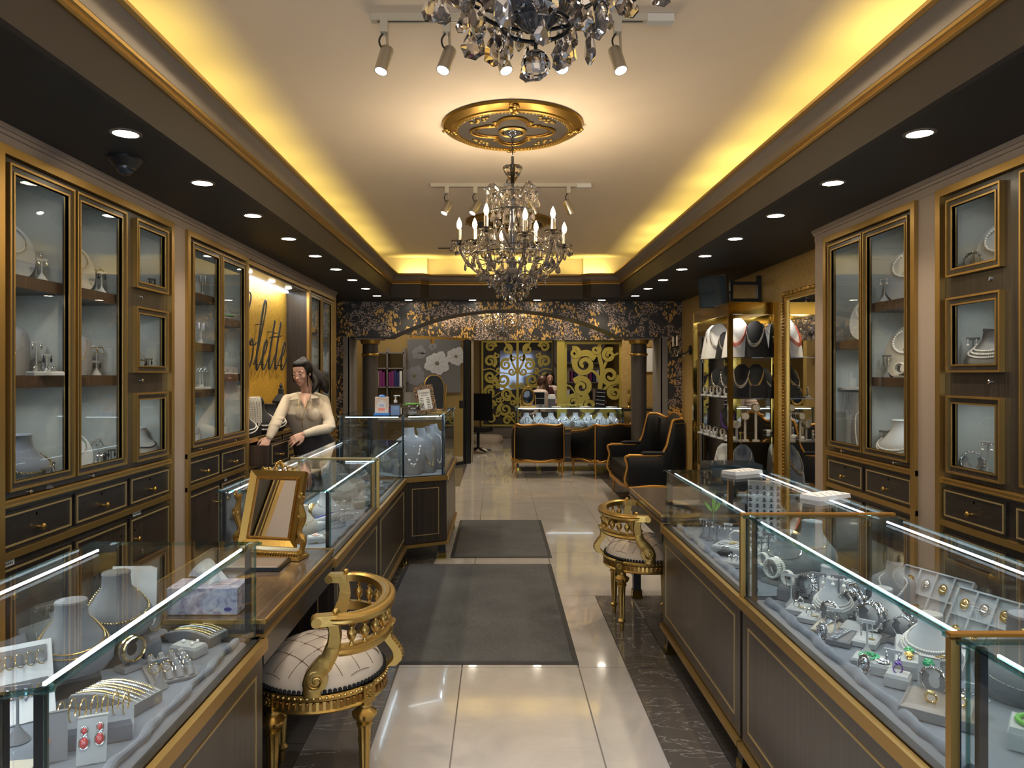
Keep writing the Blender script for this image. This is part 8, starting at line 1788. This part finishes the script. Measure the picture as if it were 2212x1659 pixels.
t = thing('wall_cabinet', 'tall shelf of folders and books seen through the tree-patterned gold screen', 'bookcase', (1.9, 16.9, 0), world=True)
MB().box(1.3, 2.5, 16.9, 17.4, 0, 2.4).build('carcass', 'grey_wood', t, smooth=False)
for k in range(34):
    r, c = divmod(k, 12); h = .24+.05*((k*7) % 4)/4; o = MB().box(0, .06, 0, .2, 0, h).build('folder', ['book_purple', 'book_blue', 'paper', 'dark_metal', 'taupe_paint'][k % 5], None, smooth=False); o.location = (1.42+c*.085, 16.72, [.9, 1.35, 1.8][r]); tag(o, '%s folder on the %s row behind the tree screen' % (['purple', 'navy', 'white', 'black', 'taupe'][k % 5], ['lower', 'middle', 'upper'][r]), 'folder', 'folders behind the screen')
for z in (.87, 1.32, 1.77): MB().box(1.3, 2.5, 16.68, 16.92, z, z+.028).build('shelf', 'grey_wood', t, smooth=False)
# office behind glass: partition running back from the column
pA, pB = Vector((-1.36, 11.30, 0)), Vector((-.475, 12.45, 0)); M_, Lp = edgeM(pA, pB)
t = thing('glass_partition', 'frameless glass office partition with a gold top rail behind the left column', 'glass partition', (pA+pB)/2, world=True); t['kind'] = 'structure'
for k in range(3): MB().box(k*Lp/3+.004, (k+1)*Lp/3-.004, -.006, .006, .05, 2.10, M_).build('glass_pane', 'glass_thin', t, smooth=False)
MB().box(0, Lp, -.012, .012, 2.10, 2.13, M_).build('top_rail', 'gold', t, smooth=False); MB().box(0, Lp, -.015, .015, 0, .05, M_).build('bottom_rail', 'dark_metal', t, smooth=False)
MB().box(Lp-.16, Lp-.04, -.03, .03, 0, 2.12, M_).build('door_stile', 'dark_metal', t, smooth=False); MB().box(Lp-.03, Lp-.012, -.035, .035, 0, 2.14, M_).build('chrome_edge', 'chrome', t, smooth=False); MB().box(Lp*.32, Lp*.32+.06, -.016, .016, 2.02, 2.10, M_).build('hinge', 'gold', t, smooth=False); MB().box(Lp*.86-.07, Lp*.86+.02, -.02, .02, .95, 1.08, M_).build('lock_case', 'black_paint', t, smooth=False)
m = MB(); m.box(-.2, Lp+.1, -.03, .03, 2.14, 2.75, M_); struct('wall_office_header', m, 'wallpaper', smooth=False)
MB().box(0, .10, 0, .01, 0, .13).build('paper_note', 'paper', None, smooth=False); o = bpy.data.objects['paper_note']; o.location = M_ @ Vector((Lp*.42-.2, .012, 1.33)); o.rotation_euler = (0, 0, atan2((pB-pA).y, (pB-pA).x)); tag(o, 'white paper note stuck on the glass office partition', 'note')
# flower canvas on the office back wall
yc = 13.4; sc_ = yc/F; t = thing('flower_painting', 'large grey and white canvas of daisies behind the glass office partition', 'painting', ((940-CX)*sc_, yc, 1.6), world=True)
cx0, cx1, cz0, cz1 = (880-CX)*sc_, (995-CX)*sc_, HC-(848-CY)*sc_, HC-(733-CY)*sc_
MB().box(cx0, cx1, yc, yc+.03, cz0, cz1).build('canvas', 'leatherette', t, smooth=False)
plain('petal_light', (.62, .62, .66), .8); plain('petal_mid', (.26, .26, .30), .8); plain('petal_core', (.18, .16, .10), .8)
def daisy(px, py, r, n, mat, d):
    c = Vector(((px-CX)*sc_, yc-.002-d, HC-(py-CY)*sc_)); r = r*sc_
    f = MB().sph((c.x, c.y, c.z), (r*.16, .006, r*.16), 14, 6).build('flower_centre', 'petal_core', t)
    for k in range(n):
        a = 2*pi*k/n+.3; rr = r*(.95+.12*sin(k*2.1)); pts = [(c.x+cos(a)*rr*u+(-sin(a))*v*r*.36*abs(sin(pi*min(.999,u)**1.5))**.65, c.z+sin(a)*rr*u+cos(a)*v*r*.36*abs(sin(pi*min(.999,u)**1.5))**.65) for u, v in [(q/6, 1) for q in range(1, 7)]+[(q/6, -1) for q in range(5, 0, -1)]]
        G = MB(); G.prism(pts, -c.y-.001*k*0+.0, -c.y+.0015+.0008*(k % 2), RX); G.build('petal', mat if k % 2 else mat, f, smooth=False)
        MB().cyl((c.x+cos(a)*rr*.2, c.y-.003, c.z+sin(a)*rr*.2), (c.x+cos(a)*rr*.75, c.y-.003, c.z+sin(a)*rr*.75), .002, n=4).build('petal_vein', 'petal_mid', f)
daisy(944, 785, 28, 8, 'petal_light', .006); daisy(985, 770, 22, 8, 'petal_light', .003); daisy(905, 762, 17, 7, 'petal_mid', .002); daisy(895, 812, 24, 8, 'petal_mid', .001); daisy(935, 748, 10, 6, 'petal_mid', .001)
m = MB(); m.box(-3.2, -.46, 13.45, 13.6, 0, 3.2); struct('wall_office_back', m, 'ochre_wall')
# office shelves, desk, monitor
t = thing('office_bookcase', 'grey open bookcase with binders behind the dark left column', 'bookcase', (-2.1, 13.2, 0), world=True)
for x in (-2.35, -2.02, -1.72): MB().box(x, x+.025, 13.1, 13.42, .9, 2.0).build('upright', 'grey_wood', t, smooth=False)
for z in (.95, 1.28, 1.62, 1.90): MB().box(-2.35, -1.70, 13.1, 13.42, z, z+.025).build('shelf', 'grey_wood', t, smooth=False)
for k in range(10): o = MB().box(0, .045, 0, .22, 0, .26+.02*(k % 3)).build('binder', ['book_purple', 'book_blue', 'paper', 'taupe_paint'][(k//2) % 4], None, smooth=False); o.location = (-1.985+.05*k if k < 5 else -2.30+.05*(k-5), 13.12, 1.305); tag(o, '%s binder on the grey office bookcase' % ['purple', 'navy', 'white', 'taupe'][(k//2) % 4], 'binder', 'binders on the office bookcase')
t = thing('computer_monitor', 'silver-backed computer monitor on the office desk', 'monitor', (-1.35, 12.35, .76), radians(20)); MB().fru(-.26, .26, -.01, .03, .12, .46, .01).build('screen_back', 'silver_soft', t, smooth=False); MB().box(-.06, .06, 0, .02, 0, .14).build('stand', 'silver_soft', t, smooth=False); MB().box(-.10, .10, -.08, .08, 0, .008).build('foot', 'silver_soft', t, smooth=False)
t = thing('office_desk', 'grey office desk with papers behind the glass partition', 'desk', (-1.45, 12.5, 0), world=True); MB().box(-2.1, -.85, 12.15, 12.85, .73, .76).build('top', 'grey_wood', t, smooth=False)
for x, y in ((-2.05, 12.2), (-.9, 12.2), (-2.05, 12.8), (-.9, 12.8)): MB().box(x-.02, x+.02, y-.02, y+.02, 0, .73).build('leg', 'grey_wood', t, smooth=False)
m = MB(); m.box(-1.05, -.85, 12.25, 12.5, .7605, .80); o = m.build('paper_stack', 'paper', None, smooth=False); tag(o, 'low stack of white papers at the end of the office desk', 'papers')
t = thing('office_chair', 'black office chair half hidden by the glass door edge', 'chair', ((1041-CX)*14.2/F, 14.2, 0), radians(160)); MB().fru(-.22, .22, -.04, .04, .62, 1.15, .02).build('backrest', 'black_leather', t, smooth=False); MB().fru(-.23, .23, -.02, .44, .42, .50, .02).build('seat', 'black_leather', t, smooth=False); MB().cyl((0, .2, .08), (0, .2, .42), .03).build('column', 'dark_metal', t)
for k in range(5): a = 2*pi*k/5; MB().tube([(0, .2, .10), (.26*cos(a), .2+.26*sin(a), .05)], .02, 6).build('leg', 'dark_metal', t)
yb = 16.2; t = thing('pet_bed', 'oval beige pet bed on the floor below the double filigree screen', 'pet bed', ((1052-CX)*yb/F, yb, 0)); MB().lathe([(.33, 0), (.36, .06), (.34, .15), (.28, .17), (.24, .10), (0, .07)], 36, Matrix.Diagonal((1, .75, 1, 1)), lambda a, r, z: .03*sin(5*a)).build('cushion', 'pet_bed', t)
o = MB().sph((0, 0, .05), (.12, .06, .05), 12, 8).build('plush_toy', 'pet_bed', None); o.location = ((1040-CX)*14.2/F, 14.0, 0); tag(o, 'small plush toy on the floor in front of the pet bed', 'toy')
# far showcase: contents and things on its top
fz = .691
for k in range(16):
    x = .36+k*.102; pad_(Vector((x, 11.50+.06*(k % 2), fz)), 0, .07, .08, .03+.03*(k % 3), '%s in the far showcase' % ('%s from its office end' % ['first', 'second', 'third', 'fourth', 'fifth', 'sixth', 'seventh', 'eighth', 'ninth', 'tenth', 'eleventh', 'twelfth', 'thirteenth', 'fourteenth', 'fifteenth', 'last'][k]), 'velvet_white', what='block')
    put1('bracelet', jm('bangle_gem', lambda: mb_bangle(.029, .0036, 'gem'), 'diamonds'), 'sparkling bracelet on the row of blocks in the far showcase', 'bracelet', (x, 11.50+.06*(k % 2), fz+.03+.03*(k % 3)), k*.7, 'bracelets in the far showcase', 1.4)
for k in range(8): bust(Vector((.46+k*.2, 11.80, fz)), 0, '%s of the rear row in the far showcase' % ['first', 'second', 'third', 'fourth', 'fifth', 'sixth', 'seventh', 'eighth'][k], 'low', 'velvet_white', 'diamonds', 'beads', .06, 1.25)
fx = lambda px: (px-CX)*11.65/F
t = thing('oval_mirror', 'oval gilt standing mirror on the far showcase', 'mirror', (fx(1140), 11.60, 1.0005)); m = MB(); m.torus((0, 0, 0), .095, .017, Matrix.Translation((0, 0, .17)) @ Matrix.Rotation(pi/2, 4, 'X') @ Matrix.Diagonal((1, 1.35, 1, 1)), 36, 8); m.build('frame', 'antique_gold', t); MB().sph((0, .004, .17), (.088, .006, .12), 24, 10).build('glass', 'dark_glass', t)
MB().sph((0, -.01, .315), (.03, .012, .025), 10, 8).build('crest', 'antique_gold', t); MB().box(-.13, .13, -.05, .05, 0, .022).build('base', 'antique_gold', t, smooth=False)
for sg in (-1, 1): MB().tube([(sg*.12, 0, .02), (sg*.125, 0, .12), (sg*.118, 0, .20)], .009, 8).build('post', 'antique_gold', t)
t = thing('wire_rack', 'small white wire rack of earrings beside the oval mirror on the far showcase', 'display rack', (fx(1164), 11.7, 1.0005)); m = MB(); rectframe(m, -.10, .10, .03, .24, .006, -.004, .004); m.build('frame', 'white', t, smooth=False); MB().box(-.10, .10, -.003, .003, .132, .138).build('crossbar', 'white', t, smooth=False); MB().box(-.094, .094, .004, .008, .036, .234).build('backing', 'black_velvet', t, smooth=False)
for sg in (-1, 1): MB().box(sg*.07-.004, sg*.07+.004, -.03, .03, 0, .03).build('leg', 'white', t, smooth=False)
t = thing('canister', 'grey and white lidded canister on the far showcase', 'canister', (fx(1193), 11.75, 1.0005)); MB().lathe([(.055, 0), (.06, .12), (.066, .125), (0, .125)], 20).build('body', 'leatherette', t); MB().lathe([(.064, .125), (.064, .16), (.05, .20), (0, .205)], 20).build('lid', 'paper', t)
t = thing('earring_easel', 'black tilted easel with rows of pearl studs on the far showcase', 'display rack', (fx(1294), 11.55, 1.0005), radians(6)); K = Matrix.Rotation(.10, 4, 'Y') @ Matrix.Rotation(-.15, 4, 'X'); MB().box(-.085, .085, 0, .012, 0, .29, K).build('board', 'black_velvet', t, smooth=False); MB().cyl(K @ Vector((0, .01, .15)), (0, .12, 0), .004).build('strut', 'black_paint', t)
for r in range(4):
    MB().box(-.07, .07, -.004, 0, .035+.062*r, .060+.062*r, K).build('ledge', 'dark_metal', t, smooth=False)
    for c in range(8):
        o = put1('pearl_stud', jm('stud_', lambda: MB().sph((0, 0, 0), .006, 8, 6), 'pearl'), 'pearl stud in the rows of the black tilted easel', 'earring', (0, 0, 0), 0, 'pearl studs on the easel'); o.matrix_world = Matrix.Translation((fx(1294), 11.55, 1.0005)) @ Matrix.Rotation(radians(6), 4, 'Z') @ K @ Matrix.Translation((-.060+.017*c, -.008, .050+.062*r))
for k, (px, w) in enumerate(((1200, .14), (1262, .12), (1318, .10))): o = MB().box(-w/2, w/2, -.07, .07, 0, .012).build('paper_sheet', 'paper', None, smooth=False); o.location = (fx(px), 11.5, 1.0005); o.rotation_euler = (0, 0, .3*k); tag(o, 'loose white papers on the far showcase, %s' % ['beside the canister', 'before the black easel', 'at its gold-wall end'][k], 'papers')
t = thing('gold_figurine', 'small gilt figurine standing on a console by the gold wall beyond the column', 'figurine', ((1359-CX)*12.3/F, 12.3, .95)); MB().lathe([(.05, 0), (.05, .02), (.02, .05), (.035, .10), (.02, .16), (.03, .20), (.012, .24), (.028, .28), (.02, .33), (0, .36)], 14, None, lambda a, r, z: .2*sin(3*a+20*z)).build('figure', 'antique_gold', t)
t = thing('console_table', 'dark console table beneath the gilt figurine by the gold wall', 'table', (2.35, 12.3, 0), world=True); MB().box(2.05, 2.75, 12.1, 12.55, .91, .95).build('top', 'wood_h', t, smooth=False)
for x in (2.09, 2.71): MB().box(x-.02, x+.02, 12.14, 12.5, 0, .91).build('leg', 'black_paint', t, smooth=False)
t = thing('counter_unit', 'dark rear counter behind the far showcase where the two women stand', 'counter', (.9, 12.95, 0), world=True) if False else None
# chairs, bin and small things in shade below the desks
t = thing('waste_bin', 'dark bin under the near desk beside the showcase base', 'bin', (-.96, 2.55, 0)); MB().lathe([(.10, 0), (.12, .30), (.125, .31), (.11, .30), (.095, .02), (0, .02)], 20, cap=False).build('bin', 'black_paint', t)
t = thing('framed_certificate', 'framed certificate on the wall glimpsed beyond the right jamb', 'picture frame', ((1406-CX)*12.5/F, 12.598, 1.75), 0); MB().box(-.09, .09, 0, .02, -.2, .25).build('frame', 'antique_gold_dark', t, smooth=False); MB().box(-.07, .07, -.003, 0, -.18, .23).build('sheet', 'paper', t, smooth=False)
print('LABEL REPEATS OUTSIDE GROUPS', [(k, v) for k, v in SEEN_L.items() if v > 1][:6], len(bpy.data.objects))
SHORT = [('gold gem-set', 'gold'), ('sparkling silver', 'sparkling'), ('white pearl', 'pearl'), (' one of a pair', ''), ('earring, on', 'earring on'), ('T-shaped earring stand', 'T-stand'), ('C-shaped bracelet holder', 'bracelet holder'), (' bead necklace', ' beads'), (' chain necklace', ' chain'), ('brooch tray', 'tray'), (' compartment', ''), (' upright', ''), ('small ', ''), ('dark grey', 'grey'), ('right-hand ', 'right '), (' on the holder', ''), (' the deck', ' deck'), ('ring set in the', 'ring in the'), (' on the T-stand', ' on'), (', in the showcase behind the mirror', ' in the mirror showcase'), (' shelf behind', ' behind'), (' with a pendant', ''), (', in the ', ' in '), ('upright ', ''), (' two ', ' '), (' lying ', ' '), (' of the ', ' '), (' next to', ' by')]
for o in bpy.data.objects:
    if 'label' in o:
        l = o['label']
        for a_, b_ in SHORT:
            if len(l.replace('-', ' ').split()) <= 16: break
            l = l.replace(a_, b_)
        if l != o['label']: o['label'] = l
        if len(l.split()) > 16: print('LONG', l)
